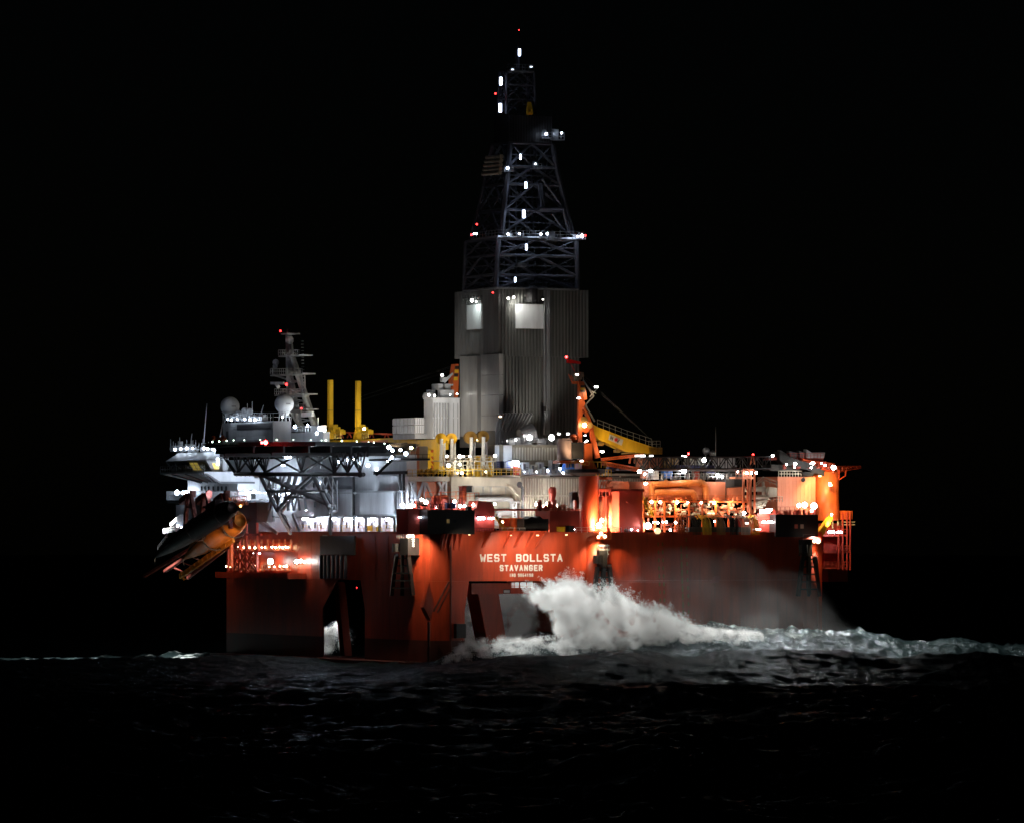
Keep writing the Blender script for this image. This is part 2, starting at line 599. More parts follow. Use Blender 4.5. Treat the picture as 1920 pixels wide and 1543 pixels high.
# white plate hung under the beam; vent glow stands for light on louvres
b = MB()
b.box(R(944, 1112, 6.7), EU * 1.5, EV * 0.1, EZ * 0.8)
b.cur = 1
b.box(R(945, 1110.5, 6.6), EU * 1.2, EV * 0.06, EZ * 0.5)
b.build('sign_plate', [BLACK, LETTER], hull)
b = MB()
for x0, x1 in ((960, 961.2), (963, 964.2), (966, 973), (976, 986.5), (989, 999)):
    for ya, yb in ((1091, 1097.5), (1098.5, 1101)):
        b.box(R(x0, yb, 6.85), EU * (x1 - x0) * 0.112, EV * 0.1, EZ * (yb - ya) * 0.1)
b.build('lit_vent_pane', glow('vent_lit_glow', (0.9, 0.93, 0.9), 0.5), hull)

# ---------------------------------------------------------------- anchor winch towers with ladders on the hull side
def fairlead(side, x, y, label):
    P = (lambda px, py, d=0.0: L(x + px, y + py, -d)) if side == 'L' else (lambda px, py, d=0.0: R(x + px, y + py, -d))
    t = thing('fairlead_tower', P(0, 60, 1), label, 'fairlead tower', 'fairlead towers on the hull side')
    ax = EV if side == 'L' else EU
    out = EU if side == 'L' else EV
    b = MB()
    b.box(P(-9, 0, 2.4), ax * (4.5 if side == 'L' else 1.7), out * 2.4, EZ * 3.2) if side == 'R' else b.box(P(9, 0, 2.4), ax * 3.6, out * 2.4, EZ * 3.2)
    b.build('winch_house', BLACK, t)
    b = MB()
    for a0, a1 in ((-16, -24), (-2, -2), (12, 20)):
        b.bar(P(a0 * .8, 0, 2.0), P(a1 * .9, 75, 0.6), 0.7)
    for k in range(5):
        yy = 6 + 14 * k
        b.bar(P(-15 - k * 1.4, yy, 1.7), P(11 + k * 1.5, yy, 1.7), 0.3)
    b.build('leg_frame', BLACK, t)
    b = MB()
    b.lathe(P(-12, -6, 2.2), [(0.9, 0), (0.9, 1.6)], 10)
    b.build('sheave', BLACK, t)
    b = MB()
    b.rail([P(-12, -30, 2.2), P(10, -30, 2.2)], step=1.0)
    b.build('railing_frame', STEEL, t)
    return t


fairlead('L', 756, 1040, 'dark fairlead tower under the bright ladder on the long hull side')
fairlead('R', 1133, 1062, 'fairlead tower on the name side, half in the splash')
fairlead('R', 1518, 1042, 'fairlead tower at the far end of the dark hull wall')
# lit caged ladders
def caged_ladder(P, x0, x1, y0, y1, label, n=5):
    t = thing('ladder', P(x0, y1, 0.7), label, 'ladder', 'caged ladders on the hull')
    b = MB()
    for x in (x0, x1):
        b.tube(P(x, y0, 0.7), P(x, y1, 0.7), 0.09, 5)
    k = int((y1 - y0) / 2.5)
    for i in range(k):
        y = y0 + (i + .5) * (y1 - y0) / k
        b.tube(P(x0, y, 0.7), P(x1, y, 0.7), 0.06, 4)
    b.build('ladder_frame', WHITE, t)
    b = MB()
    for i in range(n):
        y = y0 + (i + .3) * (y1 - y0) / n
        pts = [P(x0 - 1, y, 0.7), P(x0 - 1, y, 1.5), P(x1 + 2, y, 1.5), P(x1 + 2, y, 0.7)]
        b.path(pts, 0.13, 4)
    b.build('cage_frame', WHITE, t)


PL = lambda px, py, d=0.0: L(px, py, -d)
PR = lambda px, py, d=0.0: R(px, py, -d)
caged_ladder(PL, 764, 774, 1001, 1026, 'white caged ladder lit by a lamp above the fairlead tower on the long side', 6)
caged_ladder(PR, 1126, 1139, 1020, 1044, 'caged ladder on the name side beside the bright lamp', 3)
caged_ladder(PR, 1135, 1144, 1057, 1072, 'short ladder cage just above the splash', 2)

# round bulging column shells either side of the fairleads
b = MB()
for px, r in ((1112, 1.9),):
    b.tube(R(px, 1012, 0.6), R(px, 1130, 0.6), r, 20)
    b.ball(R(px, 1012, 0.6), r, 20, 0.5)
b.build('chain_casing', HULL, hull, smooth=True)
b = MB()
b.tube(R(1516, 1020, 0.8), R(1516, 1180, 0.8), 1.9, 20)
b.lathe(R(1516, 1020, 0.8), [(1.9, 0), (2.6, 0.4), (2.4, 1.2), (0.6, 1.9)], 20)
b.build('chain_casing', HULL, hull, smooth=True)

# ================================================================ BALCONY AT THE FAR END OF THE LONG SIDE
bal = thing('lifeboat_balcony', L(500, 1083, -4), 'red lit balcony with lattice posts on the long hull side', 'balcony')
b = MB()
v0, v1 = onu(540, -4), onu(405, -4)
z = L(540, 1085, -4).z
b.box(pt(-4, v0, z), EU * 3.98, EV * (v1 - v0), EZ * 0.4)
b.build('floor_slab', HULL, bal)
b = MB()
b.box(pt(-4.2, v0, z + .1), EU * 0.2, EV * (v1 - v0), EZ * 1.1)
b.box(pt(-4.0, v0 - .2, z + .1), EU * 3.9, EV * 0.2, EZ * 1.0)
b.build('parapet', HULL, bal)
b = MB()
zt = L(500, 1003, -4).z
for px in (428, 449, 462, 482):
    p = L(px, 1084, -3.6)
    b.bar(p, V((p.x, p.y, zt + (2.5 if px > 450 else 0))), 0.45)
xs = [405, 428, 449, 462, 482]
for a, c in ((430, 452), (433, 466), (446, 482), (460, 484)):
    b.bar(L(a, 1020 + (a - 430) * .4, -3.6), L(c, 1072, -3.6), 0.3)
    b.bar(L(c, 1032, -3.6), L(a, 1072, -3.6), 0.26)
b.bar(L(490, 1002, -3.6), L(425, 1002, -3.6), 0.4)
b.build('post_frame', REDP, bal)
b = MB()
b.box(L(543, 1034.5, -1.2), EV * (onu(440, 0) - onu(543, 0)), EU * 1.2, EZ * 0.2)
b.build('gallery_slab', HULL, bal)
b = MB()
for x in range(446, 546, 11):
    b.box(L(x, 1034, -0.3), EV * 0.5, EU * 0.3, EZ * 2.5)
for x in range(430, 545, 9):
    b.box(L(x, 1070, -0.5), EV * 0.7, EU * 0.5, EZ * random.uniform(0.6, 1.6))
b.tube(L(544, 1031, -.4), L(444, 1031, -.4), .12, 6)
b.tube(L(545, 1068, -.4), L(430, 1068, -.4), .12, 6)
b.build('cable_tray_frame', PINK, bal)

# ================================================================ ACCOMMODATION AND HELIDECK
acc = thing('accommodation_block', L(600, 995, 8), 'white accommodation block behind the helicopter deck trusses', 'deckhouse')
b = MB()
u, v, lu, lv, z0, z1 = b.cbox(423, 762, 800, 852, 996, u=3.2, lu=2.2)
b.cbox(664, 758, 790, 891, 965, u=2.2, lu=0.9)
wall = b.build('wall', WHITE, acc)
b = MB()
zb = L(700, 932, 2).z
for (xa, xb, ya, yb) in ((664, 757, 919, 921.5), (664, 757, 963, 966), (620, 664, 922, 925)):
    b.box(L(xb, yb, 1.7), EV * (onu(xa, 1.7) - onu(xb, 1.7)), EU * 0.6, EZ * .1 * (yb - ya))
b.build('ledge_trim', GREY, acc)
b = MB()
for px in (663, 750, 757):
    b.tube(L(px, 888, 1.9), L(px, 996, 1.9), 0.28, 6)
b.bar(L(746, 920, 1.8), L(746, 963, 1.8), 0.5)
b.build('downpipe', BLACK, acc)
# grey upper pocket left of the pale wall
b = MB()
b.box(L(660, 916, 2.6), EV * (onu(600, 2.6) - onu(660, 2.6)), EU * 0.5, EZ * 2.4)
b.build('recess_panel', DGREY, acc)
win = []
for i, (px, py, w, h) in enumerate([(366, 0, 0, 0)] * 0 + [(383, 915, 2.4, 9), (389, 915, 2.4, 9), (396, 915, 3, 9.5), (408, 915, 2.6, 9), (416, 915, 2.6, 9), (424, 915, 2.6, 9)]):
    pass
for px, py in ((505, 912), (511, 912), (517, 912), (588, 909), (608, 908), (602, 944), (590, 945)):
    b = MB()
    b.box(L(px + 1.3, py + 4.5, 3.1), EV * 0.6, EU * 0.05, EZ * 0.95)
    f = b.build('window', GLASS, acc)
    b = MB()
    for q in (0, 0.62):
        b.box(L(px + 1.3, py + 5, 3.02) + EV * q, EV * 0.08, EU * 0.1, EZ * 1.1)
    b.build('frame', GREY, f)
# lit gallery under the block at deck level
gal = thing('deck_gallery', L(650, 996, 1), 'brightly lit open gallery with white panels at deck level under the accommodation block', 'gallery')
b = MB()
b.box(L(762, 969.5, -0.6), EV * (onu(556, -.6) - onu(762, -.6)), EU * 3.5, EZ * 0.35)
b.build('canopy_roof', GREY, gal)
for xa, xb in ((563, 614), (618, 637), (645, 661), (667, 681), (692, 708), (719, 738), (742, 758)):
    b = MB()
    b.box(L(xb, 995, 2.6), EV * (onu(xa, 2.6) - onu(xb, 2.6)), EU * 0.4, EZ * 2.45)
    p = b.build('panel', WHITE, gal)
    for px in range(xa + 6, xb - 4, 11):
        bb = MB()
        bb.box(L(px, 990, 2.5), EV * 0.45, EU * 0.05, EZ * 1.2)
        bb.build('window', GLASS, p)
b = MB()
for px in (617, 640, 663, 686, 712, 740):
    b.bar(L(px, 996, -0.2), L(px, 966, -0.2), 0.36)
b.tube(L(742, 967.5, -.2), L(615, 967.5, -.2), .12, 6)
b.build('post_frame', DGREY, gal)
b = MB()
b.rail([L(765, 996, -0.25), L(556, 994, -0.25)], step=1.6)
b.build('railing_frame', YELLOW, gal)
b = MB()
b.box(L(690, 995, 0.3), EV * 1.1, EU * 1.0, EZ * 1.0)
b.box(L(708, 995, 0.3), EV * 0.8, EU * 0.8, EZ * 0.8)
tag(b.build('yellow_locker', YELLOW), 'low yellow lockers standing on the lit gallery deck', 'locker')

# dark red and grey screen wall by the lifeboats
scr = thing('screen_wall', L(470, 1000, -1), 'dark red and grey screen wall beside the lifeboats', 'screen wall')
b = MB()
b.box(L(481, 1001, -1), EV * (onu(446, -1) - onu(481, -1)), EU * 0.4, EZ * 6.4)
b.build('red_panel', mat('davit_dark_red', (.16, .03, .02), .5, 0, .3, .5), scr)
b = MB()
b.box(L(512, 978, -1), EV * (onu(481.5, -1) - onu(512, -1)), EU * 0.4, EZ * 4.2)
b.build('grey_panel', GREY, scr)
b = MB()
b.path([L(511, 936, -1.2), L(511, 968, -1.2), L(524, 969, -1.2)], 0.12)
b.path([L(524, 966, -1.2), L(534, 966, -1.2), L(546, 990, -1.2)], 0.14)
b.build('pipe', DGREY, scr)
# stairs beside it
st = thing('deck_stair', L(530, 995, -1.6), 'pale stairs going down to the gallery deck beside the screen wall', 'stairs')
for x0, y0, x1, y1 in ((487, 977, 520, 999), (548, 963, 562, 994), (527, 962, 545, 990)):
    b = MB()
    b.bar(L(x0, y0, -1.6), L(x1, y1, -1.6), 0.2, 0.7)
    b.bar(L(x0, y0, -0.6), L(x1, y1, -0.6), 0.2, 0.7)
    for i in range(9):
        p = L(x0, y0, -1.6).lerp(L(x1, y1, -1.6), (i + .5) / 9)
        b.box(p, EU * 1.0, EV * 0.5, EZ * 0.06)
    b.build('flight', GREY, st)

# helideck
hel = thing('helicopter_deck', L(585, 830, -9), 'dark octagonal helicopter deck on trusses with a row of rim lamps', 'helicopter deck')
hc = L(583, 830, -9)
Rr = 20.3
oct_ = [V((hc.x + Rr * math.cos(math.radians(a)), hc.y + Rr * math.sin(math.radians(a)), hc.z - 0.9)) for a in [22.5 + 45 * i - 18 for i in range(8)]]
b = MB()
b.prism(oct_, EZ * 0.8)
b.build('deck_plate', BLACK, hel)
b = MB()
big = [V((hc.x + (p.x - hc.x) * 1.03, hc.y + (p.y - hc.y) * 1.03, hc.z - 0.3)) for p in oct_]
for p, q in zip(big, big[1:] + big[:1]):
    b.bar(p, q, 0.12)
    for i in range(7):
        c = p.lerp(q, i / 7)
        d = (V((hc.x, hc.y, c.z)) - c).normalized()
        b.tube(c, c + d * 1.2 - EZ * .5, 0.06, 4)
b.build('safety_net_frame', BLACK, hel)
b = MB()
for i in range(9):
    k = -16 + 4 * i
    ln = math.sqrt(max(9, (Rr * 0.9) ** 2 - k * k))
    b.box(hc + EU * (k - .2) - EV * ln - EZ * 2.1, EU * 0.4, EV * 2 * ln, EZ * 1.2)
for k in (-12, 0, 12):
    ln = math.sqrt((Rr * 0.9) ** 2 - k * k)
    b.box(hc + EV * (k - .25) - EU * ln - EZ * 2.6, EV * 0.5, EU * 2 * ln, EZ * 0.5)
b.build('under_deck_frame', BLACK, hel)
# lower rim walkway at the near end with machinery
b = MB()
b.box(L(752, 862, -6), EV * 14, EU * 6, EZ * 0.4)
b.rail([L(752, 862, -6), L(752, 862, -6) + EU * 6], step=1.2)
b.box(L(760, 888, -2), EV * 14.0, EU * 0.5, EZ * 0.6)
b.build('access_walkway_frame', BLACK, hel)
# support struts fanning out from the truss nodes
nodes = [(447, 885), (474, 886), (497, 887), (565, 885), (627, 887), (652, 888), (675, 890)]
b = MB()
for u in (-9.0, -3.0):
    b.tube(L(441, 888, u), L(682, 889, u), 0.42, 8)
    for i, (nx, ny) in enumerate(nodes):
        n0 = L(nx, ny, u)
        b.ball(n0, 0.5, 8)
        for dx in (-13, -5, 3, 10):
            b.tube(n0, L(nx + dx + random.uniform(-2, 2), 846, u + random.uniform(-2, 2)), 0.13, 5)
    for a, c in ((0, 1), (1, 2), (2, 3), (3, 4), (4, 5), (5, 6)):
        b.tube(L(nodes[a][0], 885, u), L(nodes[c][0], 848, u), 0.22, 5)
        b.tube(L(nodes[c][0], 885, u), L(nodes[a][0], 848, u), 0.22, 5)
b.tube(L(441, 886, -9), L(408, 838, -9), 0.35, 6)
b.tube(L(424, 862, -9), L(430, 846, -9), 0.25, 6)
b.tube(L(706, 889, -9), L(735, 862, -9), 0.3, 6)
for x in range(444, 680, 8):
    b.tube(L(x, 889, -9), L(x, 893, -9), 0.1, 4)
b.build('fan_strut_lattice', BLACK, hel)
b = MB()
for u, dx in ((-9.0, 0), (-2.5, 9)):
    P = lambda x, y: L(x + dx, y, u)
    for p, q, r in (((487, 889), (520, 957), .42), ((487, 889), (553, 918), .36), ((553, 918), (618, 947), .36), ((520, 957), (553, 918), .36),
                    ((553, 918), (586, 889), .36), ((586, 889), (620, 958), .42), ((504, 920), (612, 920), .3), ((528, 910), (565, 910), .22),
                    ((533, 932), (570, 932), .22), ((612, 889), (622, 921), .2), ((608, 889), (600, 921), .15), ((623, 900), (623, 957), .16)):
        b.tube(P(*p), P(*q), r, 7)
    b.ball(P(553, 919), 1.0, 10)
    for x in (508, 525, 533, 545, 557):
        b.tube(P(x, 891), P(x + random.choice((-7, 6)), 918), 0.24, 5)
        b.tube(P(x + 3, 921), P(x + random.choice((-6, 8)), 956), 0.24, 5)
for x, y in ((487, 889), (520, 957), (553, 918), (586, 889), (620, 958)):
    b.tube(L(x, y, -9), L(x + 9, y, -2.5), 0.3, 6)
b.tube(L(620, 958, -9), L(620, 1000, -1), 0.35, 6)
b.tube(L(520, 957, -9), L(545, 1000, -1), 0.3, 6)
b.build('support_lattice', mat('mid_grey_paint', (.26, .27, .28), .5, 0, .3, .5), hel)
# bright access stair under the deck
b = MB()
for k in range(4):
    b.bar(L(502 + 3.5 * k, 832 + k * .6, -10), L(526 + 3 * k, 853 - k * .4, -10), 0.22)
b.box(L(541, 858, -10.5), EV * 2.6, EU * 1.2, EZ * 0.9)
b.build('access_stair_frame', STEEL, hel)
b = MB()
b.prism([L(596, 855, -5), L(604, 855, -5), L(600, 878, -5), L(597, 878, -5)], EU * 0.2)
b.build('gusset', WHITE, hel)
# small orange firefighting monitors at the rim
t = thing('foam_monitor', L(408, 826, -12), 'orange foam monitor bracket at the rim of the helicopter deck', 'fire monitor')
b = MB()
b.box(L(418, 826, -14), EV * 3.4, EU * 0.8, EZ * 0.7)
b.build('base', ORANGE, t)
b = MB()
b.tube(L(401, 824, -14), L(400, 818, -14), 0.35, 7)
b.tube(L(416, 824, -14), L(418, 817, -14), 0.35, 7)
b.build('nozzle', ORANGE, t)

# upper house
up = thing('upper_deckhouse', L(512, 828, 12), 'grey upper deckhouse under two white radomes', 'deckhouse')
b = MB()
b.cbox(418, 512, 546, 789, 836, u=12)
w = b.build('wall', GREY, up)
b = MB()
b.box(L(507, 803.5, 11.9), EV * (onu(444, 11.9) - onu(507, 11.9)), EU * 0.05, EZ * 1.2)
b.cur = 1
b.box(L(497, 824, 11.9), EV * (onu(443, 11.9) - onu(497, 11.9)), EU * 0.06, EZ * 0.8)
b.cur = 2
b.box(L(428, 826, 11.9), EV * 1.2, EU * 0.05, EZ * 2.0)
b.build('wall_panel', [BLACK, WHITE, DGREY], up)
b = MB()
pts = [L(418, 789, 12), L(512, 789, 12), R(546, 789, onu(512, 12))]
b.rail(pts, h=1.6, step=1.3, r=0.07)
b.build('railing_frame', WHITE, up)
lowh = thing('low_deckhouse', L(580, 830, 14), 'white low deckhouse between the radome house and the yellow posts', 'deckhouse')
b = MB()
b.cbox(541, 606, 618, 809, 836, u=16)
b.build('wall', WHITE, lowh)
b = MB()
b.cbox(581, 604, 612, 797, 810, u=16.4)
b.build('cabin', WHITE, lowh)
b = MB()
for x in (551, 556, 566, 574, 578, 590):
    b.box(L(x, 809, 16.5), EV * 1.6, EU * 0.7, EZ * random.uniform(.4, 1.2))
b.rail([L(548, 809, 16), L(583, 809, 16)], step=1.2)
b.build('roof_fitting_frame', STEEL, lowh)
tag(MB().tube(L(596.5, 797, 17), L(596.5, 783, 17), 0.12).build('whip_aerial', WHITE), 'short white aerial on the white cabin roof', 'aerial', 'whip aerials')

def radome(px, py, r, u, label):
    t = thing('radome', L(px, py + r + 8, u), label, 'radome', 'satellite radomes')
    c = L(px, py, u)
    k = c.y / F
    b = MB()
    b.ball(c, r * k, 28)
    s = b.build('dome', WHITE, t, smooth=True)
    b = MB()
    b.tube(c - EZ * r * k * 1.35, c - EZ * r * k * 0.8, r * k * 0.3, 12, r * k * 0.62)
    for i in range(4):
        a = i * math.pi / 2 + .4
        b.tube(c + V((math.cos(a) * .9, math.sin(a) * .9, -r * k * 0.9)), c + V((math.cos(a) * 1.2, math.sin(a) * 1.2, -r * k * 1.75)), 0.12, 5)
    b.build('pedestal', WHITE, t)
    b = MB()
    for i in range(7):
        th = math.radians(-68 + i * 4.2 - 8)
        R_ = r * k * 1.004
        b.box(c + V((math.cos(th) * R_, math.sin(th) * R_, -0.18)), V((-math.sin(th) * .09, math.cos(th) * .09, 0)), V((0, 0.06, 0)), EZ * 0.3)
    b.build('small_lettering', DGREY, t)


radome(431, 762, 18, 14, 'grey-white radome ball at the end of the upper house roof')
radome(533, 757.5, 18, 13, 'grey-white radome ball in front of the antenna mast')
# clutter on the upper house roof
for i, (x, y, k) in enumerate(((441, 783, 0), (447, 778, 1), (456, 783, 0), (459, 775, 1), (468, 776, 1), (466, 785, 0), (478, 786, 0), (489, 785, 0), (497, 786, 0))):
    b = MB()
    base = L(x, 789, 12.8)
    top = L(x, y - 4, 12.8)
    if k:
        b.tube(base, top, 0.22, 6)
        b.ball(top, 0.75 if x != 447 else 0.6, 10)
        nm, lab = 'dome_aerial', 'small white dome aerial'
    else:
        b.box(base - EU * .7, EU * 1.4, EV * 1.6, EZ * (top.z - base.z))
        b.box(base - EU * .3 + EZ * (top.z - base.z), EU * 0.6, EV * 0.8, EZ * 0.5)
        nm, lab = 'equipment_box', 'white equipment box'
    tag(b.build(nm, WHITE), '%s on the upper house roof, %s from the first radome' % (lab, ORD[i]), lab.split()[-1], 'roof equipment by the radomes')
for i, (x, y0, y1, dx, u) in enumerate(((381, 840, 757, 7, 0), (412, 823, 779, 8, -8), (464, 786, 757, 0, 13), (473, 787, 753, 0, 13), (486, 787, 760, 8, 13), (320, 843, 823, 0, -6), (329, 843, 830, 0, -6), (357, 840, 812, 3, -6), (360, 843, 826, 0, -6), (367, 843, 824, 0, -6), (373, 843, 829, 0, -6))):
    b = MB()
    b.tube(L(x, y0, u), L(x + dx, y1, u), 0.13, 5, 0.05)
    b.tube(L(x, y0, u), L(x + dx * .2, y0 + (y1 - y0) * .2, u), 0.2, 5)
    tag(b.build('whip_aerial', WHITE), '%s whip aerial from the end over the bridge and radome roofs' % ORD[i], 'aerial', 'whip aerials')

# antenna mast
mast = thing('antenna_mast', L(555, 800, 22), 'tall white lattice antenna mast with railed platforms behind the radomes', 'mast')
M_ = lambda x, y, d=0.0: L(x, y, 22 + d)
b = MB()
for p, q, r in (((539, 625), (541, 740), .45), ((541, 625), (546, 690), .3), ((546, 668), (588, 797), .5), ((542, 700), (560, 800), .4), ((541, 740), (545, 770), .5), ((545, 770), (563, 800), .45), ((555, 740), (572, 742), .4)):
    b.tube(M_(*p), M_(*q), r, 8)
    b.tube(M_(p[0] + 4, p[1], 3), M_(q[0] + 6, q[1], 3), r * .7, 6)
for y in range(630, 800, 9):
    x0 = 539 + max(0, y - 740) * .35
    x1 = 543 + max(0, y - 668) * .345
    b.tube(M_(x0, y), M_(x1, y + (5 if y % 2 else -5)), 0.14, 5)
b.tube(M_(525, 770), M_(566, 770), 0.5, 6)
b.tube(M_(540, 742), M_(573, 742), 0.4, 6)
b.build('mast_frame', GREY, mast)
for x0, x1, y, h in ((527, 538, 627, 0), (522, 562, 667, 12), (507, 567, 702, 13), (515, 571, 740, 11), (549, 573, 768, 9)):
    b = MB()
    b.box(M_(x1, y, -1.5), EV * (onu(x0, 22) - onu(x1, 22)), EU * 3, EZ * 0.25)
    if h:
        q = [M_(x0, y, -1.5), M_(x1, y, -1.5), M_(x1, y, 1.5)]
        b.rail(q, h=1.15, step=0.9, r=0.07)
        if y == 702:
            b.bar(M_(511, 703), M_(539, 712), 0.3)
    b.build('platform', GREY, mast)
b = MB()
b.bar(M_(508, 719, -2), M_(532, 719, -2), 0.3, 0.5)
b.tube(M_(518, 720, -2), M_(522, 726, -2), 0.4, 8)
b.build('radar_scanner', WHITE, mast)
b = MB()
b.bar(M_(566, 778, -2), M_(587, 776, -2), 0.5, 0.9)
b.build('radar_scanner', WHITE, mast)
for x, y, r in ((543, 638, .9), (517, 680, .7), (516, 687, .55)):
    MB().ball(M_(x, y), r, 10).build('dome_aerial', WHITE, mast)
b = MB()
b.tube(M_(539, 625), M_(539, 617), 0.15)
b.tube(M_(515, 678), M_(515, 690), 0.15)
b.tube(M_(511, 702), M_(511, 690), 0.15)
for y in range(640, 770, 6):
    b.bar(M_(566 + (y - 700) * .02, y), M_(570 + (y - 700) * .02, y), 0.12)
b.tube(M_(566, 700), M_(570, 775), 0.14)
b.tube(M_(571, 700), M_(574, 775), 0.14)
b.build('ladder_frame', GREY, mast)

# bridge at the far corner
br = thing('bridge_house', L(393, 895, -9), 'white control room with slanted windows at the far end of the rig', 'bridge house')
b = MB()
zt, zm, zb = L(393, 852, -9).z, L(393, 862, -9).z, L(393, 883, -9).z
uu, vv = -9.0, onu(393, -9)
l1 = onu(318, -9) - vv
l2 = onv(428, vv) - uu
def ring(z, o):
    return [pt(uu - o, vv - o * .4, z), pt(uu + l2, vv - o * .4, z), pt(uu + l2, vv + l1, z), pt(uu - o, vv + l1, z)]
vs = ring(zb, -0.6) + ring(zm, 0.9) + ring(L(393, 846, -9).z, -2.0)
fs = [(3, 2, 1, 0), (8, 9, 10, 11)]
for k in range(2):
    fs += [(k * 4 + i, k * 4 + (i + 1) % 4, k * 4 + 4 + (i + 1) % 4, k * 4 + 4 + i) for i in range(4)]
b.add(vs, fs)
b.build('wall', GREY, br)
def winrow(n, lit):
    for i in range(n):
        a = vv + l1 * (0.03 + 0.94 * i / n)
        w = l1 * 0.94 / n * 0.8
        b = MB()
        z0, z1 = zb + (zm - zb) * .15, zb + (zm - zb) * .8
        o0, o1 = -0.6 + 1.5 * .15 + .06, -0.6 + 1.5 * .8 + .06
        b.add([pt(uu - o0, a, z0), pt(uu - o0, a + w, z0), pt(uu - o1, a + w, z1), pt(uu - o1, a, z1)], [(0, 3, 2, 1)])
        b.build('window', lit if i in (2, 3) else GLASS, br)
winrow(9, glow('room_light', (1.0, 0.75, 0.15), 0.25))
b = MB()
z0, z1 = zb + .4, zm - .6
b.add([pt(uu + 1.0, vv - .12, z0), pt(uu + 2.0, vv - .12, z0), pt(uu + 2.0, vv - .3, z1), pt(uu + .4, vv - .3, z1)], [(0, 1, 2, 3)])
b.build('window', glow('room_light_b', (1.0, 0.75, 0.2), 0.6), br)
b = MB()
b.box(pt(uu + l2 * .62, vv - .75, zb), EU * 0.9, EV * 0.2, EZ * 2.6)
b.build('door', WHITE, br)
# bridge deck and its overhanging underside
b = MB()
za = L(393, 887, -9).z
l3 = onu(300, -11) - vv
b.box(pt(-11, vv - 2, za), EU * (l2 + 4), EV * (l3 + 2), EZ * 0.35)
b.build('deck_slab', WHITE, br)
b = MB()
b.rail([pt(-10.9, vv - 1.8, za + .35), pt(-10.9, vv + l3, za + .35)], h=1.3, step=1.15, r=.06)
b.build('railing_frame', GREY, br)
b = MB()
zc = L(393, 904, -9).z
vs = [pt(-10.6, vv - 1.6, za), pt(-7 + l2 + 3, vv - 1.6, za), pt(-7 + l2 + 3, vv + l3, za), pt(-10.6, vv + l3, za),
      pt(-7.5, vv - 1.6, zc), pt(-7 + l2 + 3, vv - 1.6, zc), pt(-7 + l2 + 3, vv + l3 * .5, zc + .2), pt(-7.5, vv + l3 * .5, zc + .2)]
b.add(vs, [(0, 1, 2, 3), (7, 6, 5, 4), (0, 4, 5, 1), (1, 5, 6, 2), (2, 6, 7, 3), (3, 7, 4, 0)])
b.build('underside', WHITE, br)
b = MB()
for t in (0.12, 0.45, 0.75):
    p0 = pt(-10.72, vv - 1.6 + (l3 + 1.6) * t, za)
    p1 = pt(-7.62, vv - 1.6 + (l3 * .5 + 1.6) * t, zc)
    b.bar(p0, p1, 0.3)
b.bar(pt(-10.7, vv - 1.7, za), pt(-7.6, vv - 1.7, zc), .35)
b.bar(pt(-7.6, vv - 1.7, zc), pt(-4 + l2, vv - 1.7, zc), .35)
b.build('edge_trim', DGREY, br)
# wall below the bridge, with cabin windows
lw = thing('cabin_wall', L(425, 935, -2), 'white cabin wall with small windows below the bridge overhang', 'deckhouse')
b = MB()
b.box(L(446, 940, -1.5), EV * (onu(352, -1.5) - onu(446, -1.5)), EU * 5, EZ * 4.8)
b.build('wall', WHITE, lw)
for px in (378, 384, 391, 400, 409, 416, 424):
    b = MB()
    b.box(L(px + 1, 920, -1.6), EV * 0.75, EU * 0.05, EZ * 1.0)
    b.build('window', GLASS, lw)
b = MB()
for i in range(8):
    b.box(L(432 + 2 * i, 938, -2.0 - .15 * (i % 3)), EV * 0.5, EU * 0.4, EZ * random.uniform(.5, 2.2))
b.build('locker_frame', [REDP], lw)
pr = thing('promenade_deck', L(390, 938, -5), 'railed promenade deck with bright lamps below the bridge', 'deck')
b = MB()
b.box(L(470, 941, -6), EV * (onu(313, -6) - onu(470, -6)), EU * 6, EZ * 0.4)
b.build('deck_slab', DGREY, pr)
b = MB()
b.rail([L(470, 937, -5.9), L(313, 937, -5.9)], h=1.8, step=0.55, r=.09)
b.build('railing_frame', WHITE, pr)
b = MB()
b.box(L(446, 1000, -1.2), EV * (onu(330, -1.2) - onu(446, -1.2)), EU * 5, EZ * 6)
tag(b.build('lower_wall', DGREY), 'dark lower wall behind the lifeboats', 'wall')
b = MB()
b.box(L(480, 935, -2), EV * 3, EU * 2.5, EZ * 1.2)
tag(b.build('grey_winch_cover', GREY), 'pale covered winch beside the orange gantry beam', 'winch')
# roof equipment over the bridge
zr = 846
for i, (x, w, h) in enumerate(((325, 1.4, 1.1), (337, 1.5, 1.9), (350, 1.4, 1.4), (362, 2.2, 1.3), (381, 1.5, 1.6), (391, 1.8, 1.0), (399, 1.2, 1.0))):
    b = MB()
    o = L(x, zr, -5)
    b.box(o, EV * w, EU * 1.2, EZ * h * .6)
    b.box(o + EV * .2 + EZ * h * .6, EV * w * .5, EU * .8, EZ * h * .5)
    b.tube(o + EZ * h, o + EZ * (h + 1.0), .08, 4)
    tag(b.build('equipment_box', WHITE), 'white equipment box on the bridge roof, %s from the far end' % ORD[i], 'box', 'equipment boxes on the bridge roof')
b = MB()
b.rail([L(402, zr, -7), L(320, zr, -7)], h=1.1, step=1.3)
b.build('roof_railing_frame', GREY, br)

